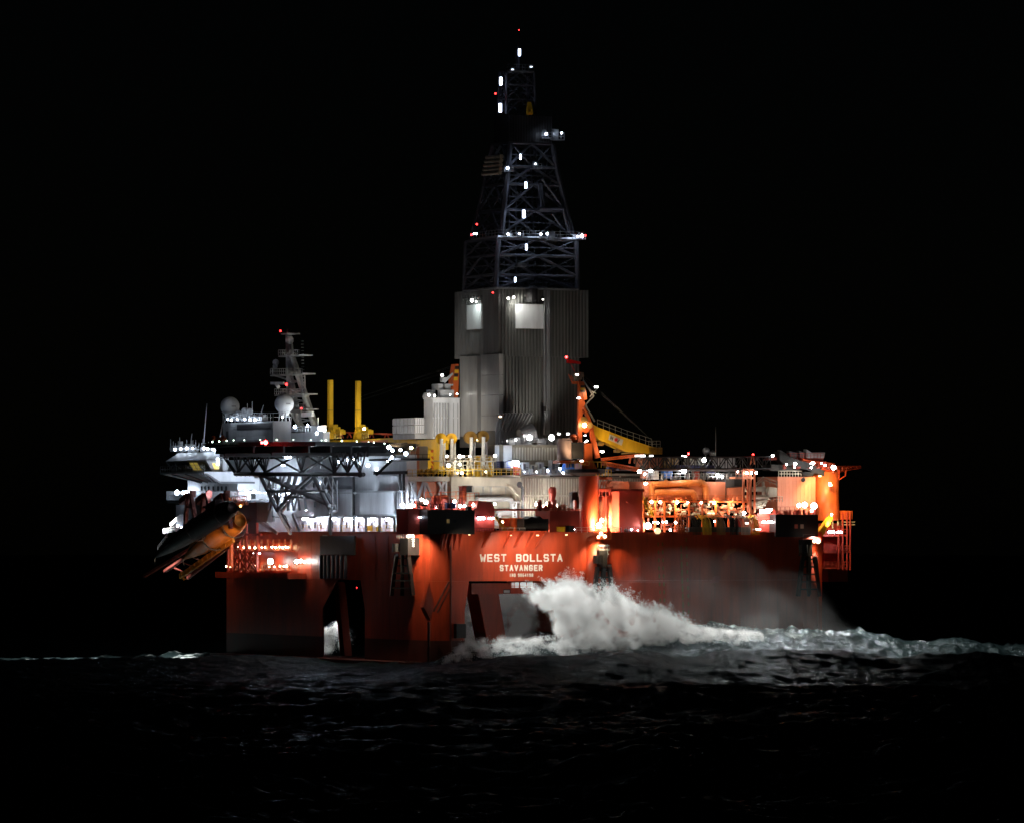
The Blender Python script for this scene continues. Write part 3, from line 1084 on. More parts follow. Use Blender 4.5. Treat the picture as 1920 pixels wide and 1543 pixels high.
# ---------------------------------------------------------------- free-fall lifeboats
def lifeboat(p, q, r, label, m=LIFEO, trim=RUBBER):
    """p stern (high), q bow (low)"""
    d = (q - p)
    ln = d.length
    ax = d.normalized()
    side = ax.cross(EZ).normalized()
    upv = side.cross(ax).normalized()
    t = thing('lifeboat', p.lerp(q, .5) - upv * r, label, 'lifeboat', 'free-fall lifeboats')
    prof = [(0.0, .55), (.03, .8), (.12, .98), (.3, 1.05), (.5, 1.0), (.68, .82), (.82, .55), (.93, .26), (1.0, .03)]
    n = 18
    b = MB()
    vs = []
    for s, k in prof:
        c = p + ax * ln * s - upv * r * 0.55 * s * s
        for i in range(n):
            a = 2 * math.pi * i / n
            y = math.sin(a)
            vs.append(c + side * math.cos(a) * r * k * 0.85 + upv * r * k * (y if y > 0 else y * 0.8))
    fs = [tuple(range(n))] + [(j * n + i, j * n + (i + 1) % n, (j + 1) * n + (i + 1) % n, (j + 1) * n + i) for j in range(len(prof) - 1) for i in range(n)]
    b.add(vs, fs)
    b.build('hull', m, t, smooth=True)
    for sgn in (-1, 1):
        for f in (.2, .3, .4):
            c = p + ax * ln * f + side * sgn * r * .86 * (1.0 if f < .35 else .97) + upv * (r * .3 - r * .55 * f * f)
            b = MB()
            b.bar(c, c + ax * ln * .035, .3, .35, upv)
            b.build('porthole', GLASS, t)
    b = MB()
    for f0, f1 in ((.04, .5), (.5, .8)):
        for sgn in (-1, 1):
            k0, k1 = (.98, 1.0) if f0 < .4 else (1.0, .6)
            b.bar(p + ax * ln * f0 + side * sgn * r * .87 * k0 - upv * r * .55 * f0 * f0, p + ax * ln * f1 + side * sgn * r * .87 * k1 - upv * r * .55 * f1 * f1, .16, .22)
    b.build('rubbing_strake', RUBBER, t)
    b = MB()
    c = p + ax * ln * .16 + upv * r * .85
    b.prism([c - side * r * .4, c + side * r * .4, c + side * r * .3 + upv * r * .55, c - side * r * .3 + upv * r * .55], ax * ln * .12)
    b.build('cockpit', m, t)
    for s in (.1, .45):
        b = MB()
        c = p + ax * ln * s
        pts = [c + side * math.cos(a) * r * .98 + upv * r * 1.04 * math.sin(a) - upv * r * .55 * s * s for a in [math.pi * 2 * i / 16 for i in range(17)]]
        b.path(pts, 0.12, 4)
        b.build('fender_band', trim, t)
    b = MB()
    c = q - upv * r * .55
    b.path([c, c + ax * .5 - upv * .5, c + ax * .3 - upv * 1.3], .06, 4)
    b.build('bow_line', WHITE, t)


lifeboat(L(450, 976, -10), L(344, 1034, -10), 2.7, 'orange lifeboat lit by a warm lamp, sloping bow down beside the yellow ramp beam')
lifeboat(L(436, 952, -16), L(290, 1034, -16), 2.3, 'dark unlit lifeboat sloping bow down over the lit orange one', mat('unlit_hull_shade', (.022, .007, .006), .6, 0, .3, .5), MATS['unlit_hull_shade'])  # hull and bands coloured near-black so the boat reads as unlit
ramp = thing('launch_ramp', L(390, 1045, -4.5), 'orange launch ramp beams and dark davit frames of the lifeboat station', 'launch ramp')
b = MB()
b.bar(L(338, 1080, -8.5), L(438, 1011, -8.5), 0.55, 1.0)
b.bar(L(339, 1080, -8.3), L(346, 1086, -8.3), 0.3)
for i in range(12):
    p = L(338, 1080, -8.5).lerp(L(438, 1011, -8.5), (i + .5) / 12)
    b.bar(p - EZ * .5 - EU * .35, p + EZ * .5 - EU * .35, 0.12)
b.build('ramp_beam', mat('ramp_orange', (0.66, 0.26, 0.03), .45, 0, .3, .5), ramp)
b = MB()
b.bar(L(434, 1062, -7.5), L(434, 942, -7.5), 0.55)
b.bar(L(431, 946, -7.5), L(463, 943, -7.5), 0.6)
b.bar(L(426, 921, -7.5), L(432, 940, -7.5), 0.4)
b.rail([L(434, 941, -7.5), L(462, 940, -7.5)], h=1.0, step=1.0, r=.08)
b.build('post', ORANGE, ramp)
for x in (355, 385, 419):
    b = MB()
    for du in (-8, -12):
        b.bar(L(x - 8, 992, du), L(x - 3, 924, du), 0.75)
        b.bar(L(x + 14, 990, du), L(x + 3, 924, du), 0.75)
        b.bar(L(x - 6, 950, du), L(x + 9, 950, du), 0.4)
        b.bar(L(x - 14, 940, du), L(x - 3, 931, du), 1.2)
    b.box(L(x + 4, 932, -12), EV * 1.0, EU * 1.0, EZ * 1.4)
    b.build('davit_frame', mat('davit_dark_red', (.16, .03, .02), .5, 0, .3, .5), ramp)
b = MB()
b.bar(L(446, 978, -7), L(310, 1070, -7), 0.8, 0.5)
b.bar(L(446, 975, -2), L(270, 1080, -2), 0.8, 0.5)
for i in range(8):
    p = L(440, 985, -6).lerp(L(330, 1062, -6), i / 7)
    b.bar(p - EU * 1, p + EU * 3 - EZ * 1.5, .25)
b.bar(L(456, 1004, -5), L(352, 1083, -5), 0.5, 0.6)
b.build('slide_frame', MATS['davit_dark_red'], ramp)
b = MB()
b.tube(L(330, 985, -6), L(342, 975, -6), 1.3, 10)
tag(b.build('life_raft_canister', WHITE), 'bright white life raft canister behind the sloping lifeboats', 'canister')
b = MB()
b.rail([L(306, 1000, -8), L(330, 996, -8)], h=1.0, step=.7)
b.rail([L(296, 1030, -11), L(314, 1008, -11)], h=.8, step=1)
b.build('end_railing_frame', STEEL, ramp)

# ================================================================ DERRICK
DV = 36.0                                   # the derrick stands in the middle of the rig
D = lambda px, py, dv=0.0: R(px, py, DV + dv)
der = thing('drilling_derrick', D(960, 1000, 6), 'tall dark drilling derrick with grey cladding below and open lattice above', 'derrick')
b = MB()
cu, cv, clu, clv, cz0, cz1 = b.cbox(853, 935, 1101, 541, 668, v=DV)
zsk = D(935, 668).z
b.build('cladding', CLADD, der)
du0, dv0 = cu, cv
b = MB()                                     # ribs over the upper cladding, both faces
b.ribs(pt(du0, dv0, 0), EU, clu, cz0, cz1, 0.72, 0.26, -EV * 0.24)
b.build('corrugation', RIBC, der)
b = MB()
b.ribs(pt(du0, dv0, 0), EV, clv, cz0, cz1, 1.3, 0.06, -EU * 0.05)
for k in range(12):
    b.box(pt(du0 - .06, dv0 + clv * k / 12 + .05, cz0), EU * .055, EV * (clv / 12 - .1), EZ * (cz1 - cz0))
b.build('sheet_cladding', mat('pale_cladding_sheet', (.26, .26, .255), .42, .3, .3, .35), der)
b = MB()
lu_, lv_ = onv(1083, DV + .6) - onv(936, DV + .6), onu(862, du0 + .5) - DV - .6
zd = D(935, 836).z
b.box(pt(du0 + .5, dv0 + .6, zd), EU * lu_, EV * lv_, EZ * (zsk - zd - .01))
b.build('lower_cladding', CLADD, der)
b = MB()
b.ribs(pt(du0 + .5, dv0 + .6, 0), EU, lu_, zd, zsk - .05, 0.72, 0.28, -EV * 0.24)
b.build('lower_corrugation', RIBC, der)
# smooth wind-wall panels on the long face, lighter
b = MB()
XL = lambda px: onu(px, du0 - .35)
for xa, xb, ya, yb, o in ((862, 876, 668, 818, 0), (876.5, 897, 668, 818, .25), (903, 936.5, 664, 702, .1), (903, 936.5, 703, 740, .1), (903, 936.5, 741, 778, .1), (903, 936.5, 779, 806, .1)):
    v_a, v_b = XL(xb), XL(xa)
    z0, z1 = L(xb, yb, du0).z, L(xb, ya, du0).z
    b.box(pt(du0 - .35 - o, v_a, z0), EU * (.8 + o), EV * (v_b - v_a), EZ * (z1 - z0))
b.build('wind_wall_panel', CLAD, der)
for xa, xb, ya, yb, side in ((875, 903, 571, 617, 'L'), (967, 1019, 570, 616, 'R')):
    b = MB()
    if side == 'L':
        vb_, va_ = onu(xa, du0 - .25), onu(xb, du0 - .25)
        z0, z1 = L(xb, yb, du0).z, L(xb, ya, du0).z
        b.box(pt(du0 - .25, va_, z0), EU * .2, EV * (vb_ - va_), EZ * (z1 - z0))
    else:
        p = D(xa, yb, -.4)
        b.box(p, EU * (onv(xb, DV) - onv(xa, DV)), EV * .2, EZ * (yb - ya) * .1036)
    b.build('white_panel', WHITE, der)
b = MB()
for px in (1021, 1026, 1029.5):
    b.tube(D(px, 545, -.5), D(px, 815, -.5), .22, 6)
b.build('downpipe', STEEL, der)
b = MB()                                     # equipment brackets by the top lamps
for x in range(868, 908, 5):
    b.bar(L(x, 563, du0 - .6), L(x, 554, du0 - .6), .1)
b.rail([L(905, 567, du0 - 1), L(866, 571, du0 - 1)], h=1.2, step=.8)
b.build('top_bracket_frame', BLACK, der)
b = MB()
b.lathe(D(997, 567, -.8), [(1.3, 0), (1.3, 2.6), (.8, 3.2)], 12)
for x in (985, 1006, 1016, 1019):
    b.bar(D(x, 568, -.5), D(x, 557, -.5), .3)
b.build('top_bracket_frame', BLACK, der)
# open lattice, straight part then tapering
def square(py, xl, xc, xr, inset=0.0):
    """four corners of the tower at height py"""
    u = onv(xc, DV + inset)
    lu, lv = onv(xr, DV + inset) - u, onu(xl, u) - DV - inset
    z = R(xc, py, DV + inset).z
    return [pt(u, DV + inset, z), pt(u + lu, DV + inset, z), pt(u + lu, DV + inset + lv, z), pt(u, DV + inset + lv, z)]


def tower(levels, r, name):
    b = MB()
    rings = [square(*l) for l in levels]
    for A, B in zip(rings, rings[1:]):
        for i in range(4):
            b.tube(A[i], B[i], r * 1.8, 6)
            j = (i + 1) % 4
            b.tube(B[i], B[j], r * 1.1, 5)
            m = B[i].lerp(B[j], .5)
            b.tube(A[i], m, r, 5)
            b.tube(A[j], m, r, 5)
            ma, mb = A[i].lerp(m, .5), A[j].lerp(m, .5)
            b.tube(ma, A[i].lerp(B[i], .5), r * .6, 4)
            b.tube(mb, A[j].lerp(B[j], .5), r * .6, 4)
            b.tube(B[i], A[i].lerp(A[j], .5), r * .5, 4)
            b.tube(B[j], A[i].lerp(A[j], .5), r * .5, 4)
            b.tube(A[i].lerp(B[i], .5), A[j].lerp(B[j], .5), r * .55, 4)
    b.build(name, LATT, der)
    return rings


tower([(541, 871, 930, 1082), (515, 872, 931, 1082), (478, 873, 933, 1081), (447, 874, 935, 1080)], .30, 'lower_lattice')
tw = tower([(440, 884, 940, 1075), (393, 897, 945, 1062), (345, 908, 950, 1051), (312, 914, 953, 1043), (268, 925, 957, 1036)], .30, 'tapering_lattice')
b = MB()
for k, A in enumerate(tw):
    b.tube(A[0].lerp(A[1], .35), A[0].lerp(A[1], .75), .25, 5)
for x in (944, 953, 968, 990, 1004):          # guide rails and hoses inside the tower
    b.tube(D(x, 540, 6), D(x + (965 - x) * .25, 268, 6), .22, 5)
for x in (1010, 1014):
    b.tube(D(x + 6, 388, -.3), D(x, 345, -.3), .3, 6)
b.tube(D(1012, 392, -.8), D(1055, 392, -.8), .3, 5)
b.tube(D(1055, 392, -.8), D(1068, 440, -.8), .35, 5)
b.tube(D(1035, 402, -.8), D(1060, 436, -.8), .2, 5)
b.tube(D(1016, 336, -.6), D(1052, 385, -.6), .25, 5)
for i in range(7):
    a = math.pi * i / 6
    b.tube(D(969 - 8 * math.cos(a), 362 + 6 * math.sin(a), 4), D(969 - 8 * math.cos(a + .5), 362 + 6 * math.sin(a + .5), 4), .2, 4)
b.build('guide_rail_frame', LATT, der)
b = MB()                                     # enclosed wind wall round the upper tower
A, B = square(266, 926, 955, 1034, -1), square(216, 927, 955, 1034, -1)
b.add(A + B, [(0, 1, 5, 4), (1, 2, 6, 5), (2, 3, 7, 6), (3, 0, 4, 7), (0, 3, 2, 1), (4, 5, 6, 7)])
b.build('upper_wind_wall', BLACK, der)
b = MB()
b.ribs(A[0], EU, (A[1] - A[0]).length, A[0].z, B[0].z, .55, .14, -EV * .12)
b.build('upper_corrugation', mat('soot_grey_paint', (.045, .045, .05), .5, 0, .3, .5), der)
tower([(214, 934, 949, 1004), (186, 935, 949, 1003), (158, 936, 949, 1002), (134, 937, 950, 1001)], .16, 'top_lattice')
def plat(py, xl, xc, xr, name, rail=True, ext=0.0):
    q = square(py, xl, xc, xr, -1.5)
    b = MB()
    b.box(q[0], q[1] - q[0], q[3] - q[0], EZ * .3)
    if rail:
        b.rail([q[3] + EZ * .3, q[0] + EZ * .3, q[1] + EZ * .3, q[2] + EZ * .3], h=1.1, step=1.3, r=.06)
    return b.build(name, STEEL, der)


plat(445, 882, 934, 1097, 'platform')
plat(134, 948, 957, 1002, 'crown_platform')
plat(541, 868, 932, 1085, 'platform', False)
for xa, xb, ya, yb in ((970, 987, 491, 501), (946, 962, 309, 322), (1000, 1016, 299, 317), (1016, 1034, 240, 260), (1034, 1058, 237, 263), (1074, 1098, 437, 449), (1026, 1052, 431, 451), (948, 960, 431, 441), (968, 982, 433, 445)):
    b = MB()
    p = D(xa, yb, -1.6)
    w = onv(xb, DV) - onv(xa, DV)
    b.box(p, EU * w, EV * 1.6, EZ * .2)
    b.rail([p, p + EU * w], h=(yb - ya) * .06, step=.7, r=.07)
    b.box(p + EU * w * .2 + EV * .5, EU * w * .45, EV * .8, EZ * (yb - ya) * .085)
    b.build('side_platform', STEEL, der)
b = MB()
b.tube(D(972, 134, 2), D(973, 60, 2), .28, 7, .1)
b.tube(D(969, 134, 2), D(968, 92, 2), .14, 5)
for y in range(95, 134, 5):
    b.tube(D(969, y, 2), D(973, y, 2), .08, 4)
for x in (953, 963, 984, 994):
    b.tube(D(x, 134, 0), D(x + 1, 120, 0), .1, 4)
b.build('top_mast', LATT, der)
b = MB()
b.bar(D(989, 212, -.5), D(991.5, 192, -.5), .45)
b.bar(D(997, 212, -.5), D(993, 192, -.5), .45)
b.bar(D(991, 200, -.5), D(996, 206, -.5), .4)
b.tube(D(988, 213, -1), D(998, 213, -1), .3, 6)
b.build('hoist_frame', YELLOW, der)
for i in range(5):
    b = MB()
    y = 295 + i * 7.6
    x0 = 913 - i * 1.9
    b.tube(L(941 - i * .8, y - 1, du0 - 1.5), L(x0, y + 1.5, du0 - 1.5), .42, 10)
    b.ball(L(x0, y + 1.5, du0 - 1.5), .42, 8)
    tag(b.build('gas_bottle', BEIGE), '%s long pale gas bottle from the top, lying in the rack on the derrick side' % ORD[i], 'gas bottle', 'gas bottles in the derrick rack')

# curved bright duct and machine housings at the foot of the derrick
duct = thing('curved_duct', D(965, 835, -4), 'bright ribbed curved duct curling out of the derrick foot', 'duct')
b = MB()
n = 11
for i in range(n):
    f = i / (n - 1)
    xa = 937 + 60 * f
    pts = [(xa, 775), (xa - 4 - 6 * f, 792), (xa - 7 - 12 * f, 808), (xa - 6 - 14 * f, 834 - 14 * f)]
    for j in range(3):
        p, q = D(*pts[j], -4.5 + j), D(*pts[j + 1], -3.5 + j)
        b.bar(p, q, .34, .5)
b.build('rib_frame', STEEL, duct)
b = MB()
for j in range(3):
    y0, y1 = ((775, 792), (792, 808), (808, 834))[j]
    b.add([D(936 - (0, 3, 6)[j], y0, -3.9 + j), D(998 - (0, 11, 20)[j], y0, -3.9 + j), D(998 - (11, 20, 22)[j], y1, -2.9 + j), D(936 - (3, 6, 6)[j], y1, -2.9 + j)], [(0, 1, 2, 3)])
sh = b.build('shell', STEEL, duct)
mod = sh.modifiers.new('thick', 'SOLIDIFY')
mod.thickness = .2
bb = MB()
bb.bar(D(1021, 772, -2), D(1026, 806, -2), .25)
bb.bar(D(1024, 772, -2), D(1030, 806, -2), .25)
bb.build('pipe', STEEL, duct)
tag(MB().tube(D(975, 818, -9), D(998, 811, -9), 1.4, 14, 2.0).build('silver_vessel', STEEL), 'silver vessel beside the curved duct at the derrick foot', 'vessel')

# ================================================================ SUBSTRUCTURE AND DRILL FLOOR HOUSES
hs = thing('machine_house', R(927, 862, 26), 'long cream machine house at the foot of the derrick', 'deckhouse')
b = MB()
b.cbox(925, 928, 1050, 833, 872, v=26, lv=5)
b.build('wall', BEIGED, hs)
b = MB()
for xa, xb in ((928, 936), (944, 960)):
    b.box(R(xa, 866, 25.8), EU * (onv(xb, 25.8) - onv(xa, 25.8)), EV * .15, EZ * 3.3)
b.build('light_panel', WHITE, hs)
b = MB()
u0 = onv(963, 26)
b.ribs(pt(u0, 26, 0), EU, onv(1048, 26) - u0, R(960, 862, 26).z, R(960, 838, 26).z, .6, .3, -EV * .2)
b.build('corrugation', BEIGE, hs)
b = MB()
for x in (955, 968, 976, 985, 1008, 1017, 1027, 1042):
    o = R(x, 833, 27)
    hgt = random.uniform(.5, 1.6)
    b.box(o, EU * random.uniform(.6, 1.6), EV * 1.0, EZ * hgt)
b.rail([R(936, 833, 26.2), R(1050, 833, 26.2)], step=1.5)
b.build('roof_fitting_frame', STEEL, hs)

# white louvred cabin and container block
cab = thing('louvred_cabin', R(812, 815, 52), 'tall white louvred cabin beside the derrick with machines on its roof', 'cabin')
b = MB()
u_, v_, lu2, lv2, z0, z1 = b.cbox(795, 812, 862, 748, 822, v=52)
b.build('wall', WHITE, cab)
b = MB()
ua, ub = onv(814, 52), onv(840, 52)
b.ribs(pt(ua, 52, 0), EU, ub - ua, z0 + .3, z1 - .8, .55, .26, -EV * .2)
ua, ub = onv(850, 52), onv(858, 52)
b.ribs(pt(ua, 52, 0), EU, ub - ua, z0 + .3, z1 - .8, .5, .1, -EV * .1)
b.build('louvre_grille', GREY, cab)
b = MB()
zm_ = R(812, 784, 52).z
b.box(pt(u_ - .1, v_ - .14, zm_), EU * lu2, EV * .13, EZ * .25)
b.box(pt(u_ - .14, v_, zm_), EV * lv2, EU * .13, EZ * .25)
b.box(pt(u_ - .2, v_ - .2, z1 + .003), EU * (lu2 + .2), EV * (lv2 + .3), EZ * .25)
b.build('band_trim', WHITE, cab)
b = MB()
b.cbox(820, 826, 851, 731, 746, v=53)
b.lathe(R(803, 746, 54), [(1.2, 0), (1.2, .5), (.9, 1.0)], 10)
b.lathe(R(808, 744, 56), [(.9, 0), (.9, 1.3)], 10)
b.cbox(819, 822, 831, 720, 731, v=54, lv=3)
b.cbox(832, 834, 845, 720, 731, v=54, lv=3)
b.build('roof_machine', GREY, cab)
con = thing('container_block', L(778, 818, 22), 'two white office containers stacked beside the louvred cabin', 'containers')
for k, (ya, yb) in enumerate(((783, 796), (797, 812))):
    b = MB()
    uu_, vv_, lu3, lv3, z0, z1 = b.cbox(737, 778, 795, ya, yb, u=22)
    c = b.build('container', WHITE, con)
    b = MB()
    b.ribs(pt(uu_, vv_, 0), EV, lv3, z0 + .1, z1 - .1, 1.6, .16, -EU * .1)
    b.ribs(pt(uu_, vv_, 0), EU, lu3, z0 + .1, z1 - .1, .45, .14, -EV * .1)
    b.build('corrugation', GREY, c)
b = MB()
b.cbox(737, 778, 800, 813, 822, u=22.3)
b.build('base_frame', GREY, con)

# rear crane behind the cabin
rc = thing('banded_crane', R(852, 760, 66), 'orange crane mast with black and yellow bands beside the derrick cladding', 'crane')
b = MB()
o = R(849, 760, 66)
b.prism([R(846, 758, 66), R(858, 758, 66), R(861, 700, 66), R(860, 683, 66), R(855, 683, 66), R(850, 715, 66)], EV * 2.2)
b.build('mast', ORANGE, rc)
b = MB()
for i, y in enumerate((686, 693, 700, 707)):
    b.cur = 0 if i % 2 == 0 else 1
    b.box(R(853.5 - i * .8, y + 6.5, 65.85), EU * .85, EV * .12, EZ * .62)
b.build('band_marking', [BLACK, YELLOW], rc)
b = MB()
b.box(R(829, 717, 66), EU * .95, EV * 1, EZ * 1.0)
b.bar(R(833, 718, 66), R(848, 701, 66), .3)
b.bar(R(835, 712, 66), R(849, 699, 66), .2)
b.bar(R(830, 722, 66), R(849, 722, 66), .35)
b.build('outrigger', GREY, rc)
b = MB()
for dy in (0, 7):
    b.tube(R(857, 683 + dy, 66), L(640, 757 + dy, 45), .022, 3)
    b.tube(R(857, 686 + dy, 66), L(680, 742 + dy, 45), .02, 3)
b.build('wire', DGREY, rc)

# ================================================================ YELLOW GANTRY LEFT OF THE DERRICK
gan = thing('pipe_gantry', L(800, 880, 30), 'yellow gantry girder with one thick leg running behind the helicopter deck', 'gantry')
b = MB()
b.box(L(824, 842, 24), EV * (onu(764, 24) - onu(824, 24)), EU * 2, EZ * 2.0)
b.box(L(764, 828.5, 24) + EU * .2, EV * (onu(611, 24) - onu(764, 24)), EU * 1.6, EZ * .95)
b.build('girder', YELLOW, gan)
b = MB()
b.box(L(727, 829, 23.9), EV * (onu(676, 23.9) - onu(727, 23.9)), EU * .1, EZ * .55)
b.build('faded_panel', PINK, gan)
for xa, xb in ((798, 803), (813, 823)):
    b = MB()
    p0, p1 = L(xb, 880, 24.2), L(xb - 1, 841, 24.2)
    w = (onu(xa, 24.2) - onu(xb, 24.2))
    b.box(V((p0.x, p0.y, p0.z)), EV * w, EU * 1.2, EZ * (p1.z - p0.z))
    b.build('leg', YELLOW, gan)
b = MB()
b.bar(L(806, 845, 25), L(812, 845, 25), .5)
for k in range(3):
    b.bar(L(804, 850 + k * 9, 25), L(814, 860 + k * 9, 25), .3)
b.build('leg_brace_frame', ORANGE, gan)
for i, (x, y0) in enumerate(((619, 713), (671, 715))):
    t = thing('guide_post', L(x, 822, 26), 'tall yellow guide post on the gantry, %s the white radome house' % ('next to' if i == 0 else 'further from'), 'post', 'yellow guide posts on the gantry')
    b = MB()
    p, q = L(x, 800, 26), L(x, y0, 26)
    b.box(p - EU * .45 - EV * .55, EU * .9, EV * .9, EZ * (q.z - p.z))
    b.build('post', YELLOW, t)
    b = MB()
    zz = L(x, 770, 26).z
    b.box(V((p.x, p.y, zz)) - EU * .5 - EV * .6, EU * 1.0, EV * 1.0, EZ * .12)
    b.build('band_trim', OLIVE, t)
    b = MB()
    b.box(L(x + 6, 813, 26), EV * 2.6, EU * 1.6, EZ * 1.4)
    b.box(L(x + 4, 800, 26), EV * 1.8, EU * 1.3, EZ * .5)
    b.bar(L(x + 6, 822, 25.5), L(x + 2, 806, 25.5), .35)
    b.bar(L(x - 7, 822, 25.5), L(x - 3, 806, 25.5), .35)
    b.tube(L(x - 3, 817, 25), L(x + 3, 817, 25), .7, 10)
    b.build('base', YELLOW, t)
    b = MB()
    b.box(L(x + 19, 814, 26), EV * 2.4, EU * 1.2, EZ * .9)
    b.box(L(x + 17, 807, 26), EV * 1.6, EU * 1, EZ * .3)
    b.rail([L(x + 20, 822, 25), L(x + 7, 822, 25)], h=1.3, step=.7, r=.07)
    b.build('drive_unit', YELLOW, t)
wk = thing('pipe_walkway', L(690, 820, 28), 'red lattice walkway pipe along the yellow gantry', 'walkway')
b = MB()
b.bar(L(735, 814, 28), L(632, 810, 28), .35)
for x in (640, 655, 697, 725):
    b.bar(L(x, 812, 28), L(x - 4, 820, 28), .2)
    b.bar(L(x, 812, 28), L(x + 4, 820, 28), .2)
b.build('walkway_frame', REDP, wk)

# tensioner sheaves, two yellow and two brown
for i, (x, y, r, m, lab) in enumerate(((827.5, 822, 10.5, YELLOW, 'yellow tensioner sheave, next to the yellow gantry leg'), (847, 822, 10.5, YELLOW, 'yellow tensioner sheave, next to the brown ones'),
                                       (883.5, 819.5, 11.5, OLIVE, 'brown tensioner sheave, next to the yellow ones'), (906, 818.5, 11.5, OLIVE, 'brown tensioner sheave in front of the derrick wall'))):
    c = R(x, y, 22)
    k = c.y / F
    t = thing('tensioner_sheave', R(x, 872, 22), lab, 'sheave', 'tensioner sheaves before the derrick')
    ax = V((0.25, -1, 0)).normalized()
    sx = ax.cross(EZ).normalized()
    b = MB()
    b.lathe(c, [(r * k, 0), (r * k, .25), (r * k * .82, .3), (r * k * .82, 1.3 if i > 1 else .5), (r * k, 1.35 if i > 1 else .55), (r * k, 1.6 if i > 1 else .8)], 22, sx, EZ, -ax)
    b.build('wheel', m, t)
    b = MB()
    b.tube(R(x, y, 21.7) + ax * .2, R(x, 873, 21.7), .34, 8)
    b.tube(R(x + 6, y + 6, 22.6), R(x + 6, 873, 22.6), .2, 6)
    b.build('ram', WHITE, t)

# raised pipe deck
pd = thing('raised_pipe_deck', R(860, 900, 18), 'raised grey steel deck with yellow railings before the derrick', 'deck')
b = MB()
zt_ = R(850, 893, 18).z
b.box(pt(onv(764, 18), 18, zt_ - .9), EU * (onv(976, 18) - onv(764, 18)), EV * 8, EZ * .9)
b.build('deck_slab', BEIGE, pd)
b = MB()
b.rail([R(764, 893, 17.9), R(850, 893, 17.9), R(976, 890, 17.9)], step=1.0, h=1.3, r=.06)
b.rail([R(822, 889, 17.8), R(850, 889, 17.8)], step=.6, h=1.2, r=.09)
b.build('railing_frame', YELLOW, pd)
b = MB()
for (xa, xb, y) in ((824, 930, 864.5), (824, 926, 882)):
    b.box(pt(onv(xa, 20), 20, R(xa, y, 20).z), EU * (onv(xb, 20) - onv(xa, 20)), EV * 3, EZ * .22)
    b.rail([R(xa, y, 19.9), R(xb, y, 19.9)], step=1.1, h=1.1, r=.06)
for x in (828, 838, 850, 868, 877, 889, 902, 913, 925):
    b.bar(R(x, 893, 20.3), R(x, 864, 20.3), .16)
for x in (840, 874, 905):
    b.bar(R(x, 890, 20.2), R(x + 8, 866, 20.2), .14)
    b.bar(R(x + 16, 890, 20.2), R(x + 8, 866, 20.2), .14)
b.build('staging_frame', BEIGE, pd)
for i, (x, y0, y1, r, m) in enumerate(((845, 856, 893, .7, OLIVE), (853, 858, 893, .9, STEEL), (880, 860, 893, .6, OLIVE), (895, 858, 893, .7, YELLOW), (908, 856, 893, .8, OLIVE), (918, 858, 893, .5, YELLOW))):
    b = MB()
    b.tube(R(x, y1, 22.5), R(x, y0, 22.5), r, 12)
    b.ball(R(x, y0, 22.5), r, 12, .6)
    tag(b.build('pressure_vessel', m), '%s upright pressure vessel along the staging, counted from the gantry leg' % ORD[i], 'vessel', 'pressure vessels on the raised deck')
b = MB()
for i in range(46):
    x = random.uniform(766, 815)
    b.tube(R(x, random.uniform(885, 891), 19 + random.random() * 3), R(x + random.uniform(-6, 6), random.uniform(878, 889), 19 + random.random() * 3), .22, 5)
tag(b.build('coiled_hose_mesh', OLIVE), 'tangle of yellow-brown hoses lying on the raised deck behind the helicopter deck', 'hoses')
bk = thing('striped_shed', R(770, 885, 30), 'striped cream shed with an upright white pipe at the end of the raised deck', 'shed')
b = MB()
b.cbox(766, 767, 802, 836, 886, v=30, lv=3)
b.build('wall', BEIGE, bk)
b = MB()
b.ribs(R(768, 0, 30), EU, 1.4, R(768, 885, 30).z, R(768, 845, 30).z, .35, .14, -EV * .1)
b.box(R(782, 885, 29.8), EU * .5, EV * .2, EZ * 5)
b.box(R(768, 885, 29.85), EU * 2, EV * .12, EZ * .3)
b.build('corrugation', PINK, bk)
b = MB()
b.tube(R(767.5, 883, 29), R(767.5, 838, 29), .22, 6)
b.tube(R(767.5, 838, 29), R(782, 838, 29), .12, 6)
b.build('pipe', WHITE, bk)
# truss legs under the raised deck
b = MB()
for (xa, ya), (xb, yb) in (((768, 903), (782, 938)), ((782, 938), (794, 903)), ((799, 905), (812, 935)), ((812, 935), (800, 935)), ((822, 903), (832, 925)), ((832, 903), (822, 928)), ((797, 903), (797, 940)), ((836, 900), (836, 945)), ((770, 938), (776, 905))):
    b.bar(R(xa, ya, 18.3), R(xb, yb, 18.3), .42)
b.build('support_truss_frame', GREY, pd)
b = MB()
b.box(R(764, 945, 24), EU * (onv(836, 24) - onv(764, 24)), EV * .5, EZ * 4.4)
tag(b.build('back_wall_panel', PINK), 'pale orange wall behind the trusses of the raised deck', 'wall')

# cream deckhouse with a big bracket
dh = thing('cream_deckhouse', R(846, 985, 17), 'cream deckhouse with a heavy bracketed beam in the middle of the rig', 'deckhouse')
b = MB()
b.cbox(835, 846, 978, 905, 990, v=19, lv=4)
b.build('wall', BEIGE, dh)
b = MB()
b.box(R(846, 911, 17.4), EU * (onv(978, 17.4) - onv(846, 17.4)), EV * 1.6, EZ * 1.7)
b.prism([R(950, 905, 17.3), R(978, 905, 17.3), R(979, 985, 17.3), R(972, 985, 17.3), R(966, 925, 17.3)], EV * 1.6)
b.prism([R(952, 910, 17.0), R(958, 910, 17.0), R(977, 930, 17.0), R(977, 936, 17.0)], EV * .5)
b.build('bracket_beam', BEIGE, dh)
b = MB()
b.lathe(R(974, 908, 16.9), [(.6, 0), (.6, .12)], 12, EU, EZ, -EV)
b.bar(R(975, 908, 16.8), R(980, 915, 16.8), .4)
b.bar(R(980, 915, 16.8), R(979, 985, 16.8), .4)
b.build('hook_trim', DGREY, dh)
b = MB()
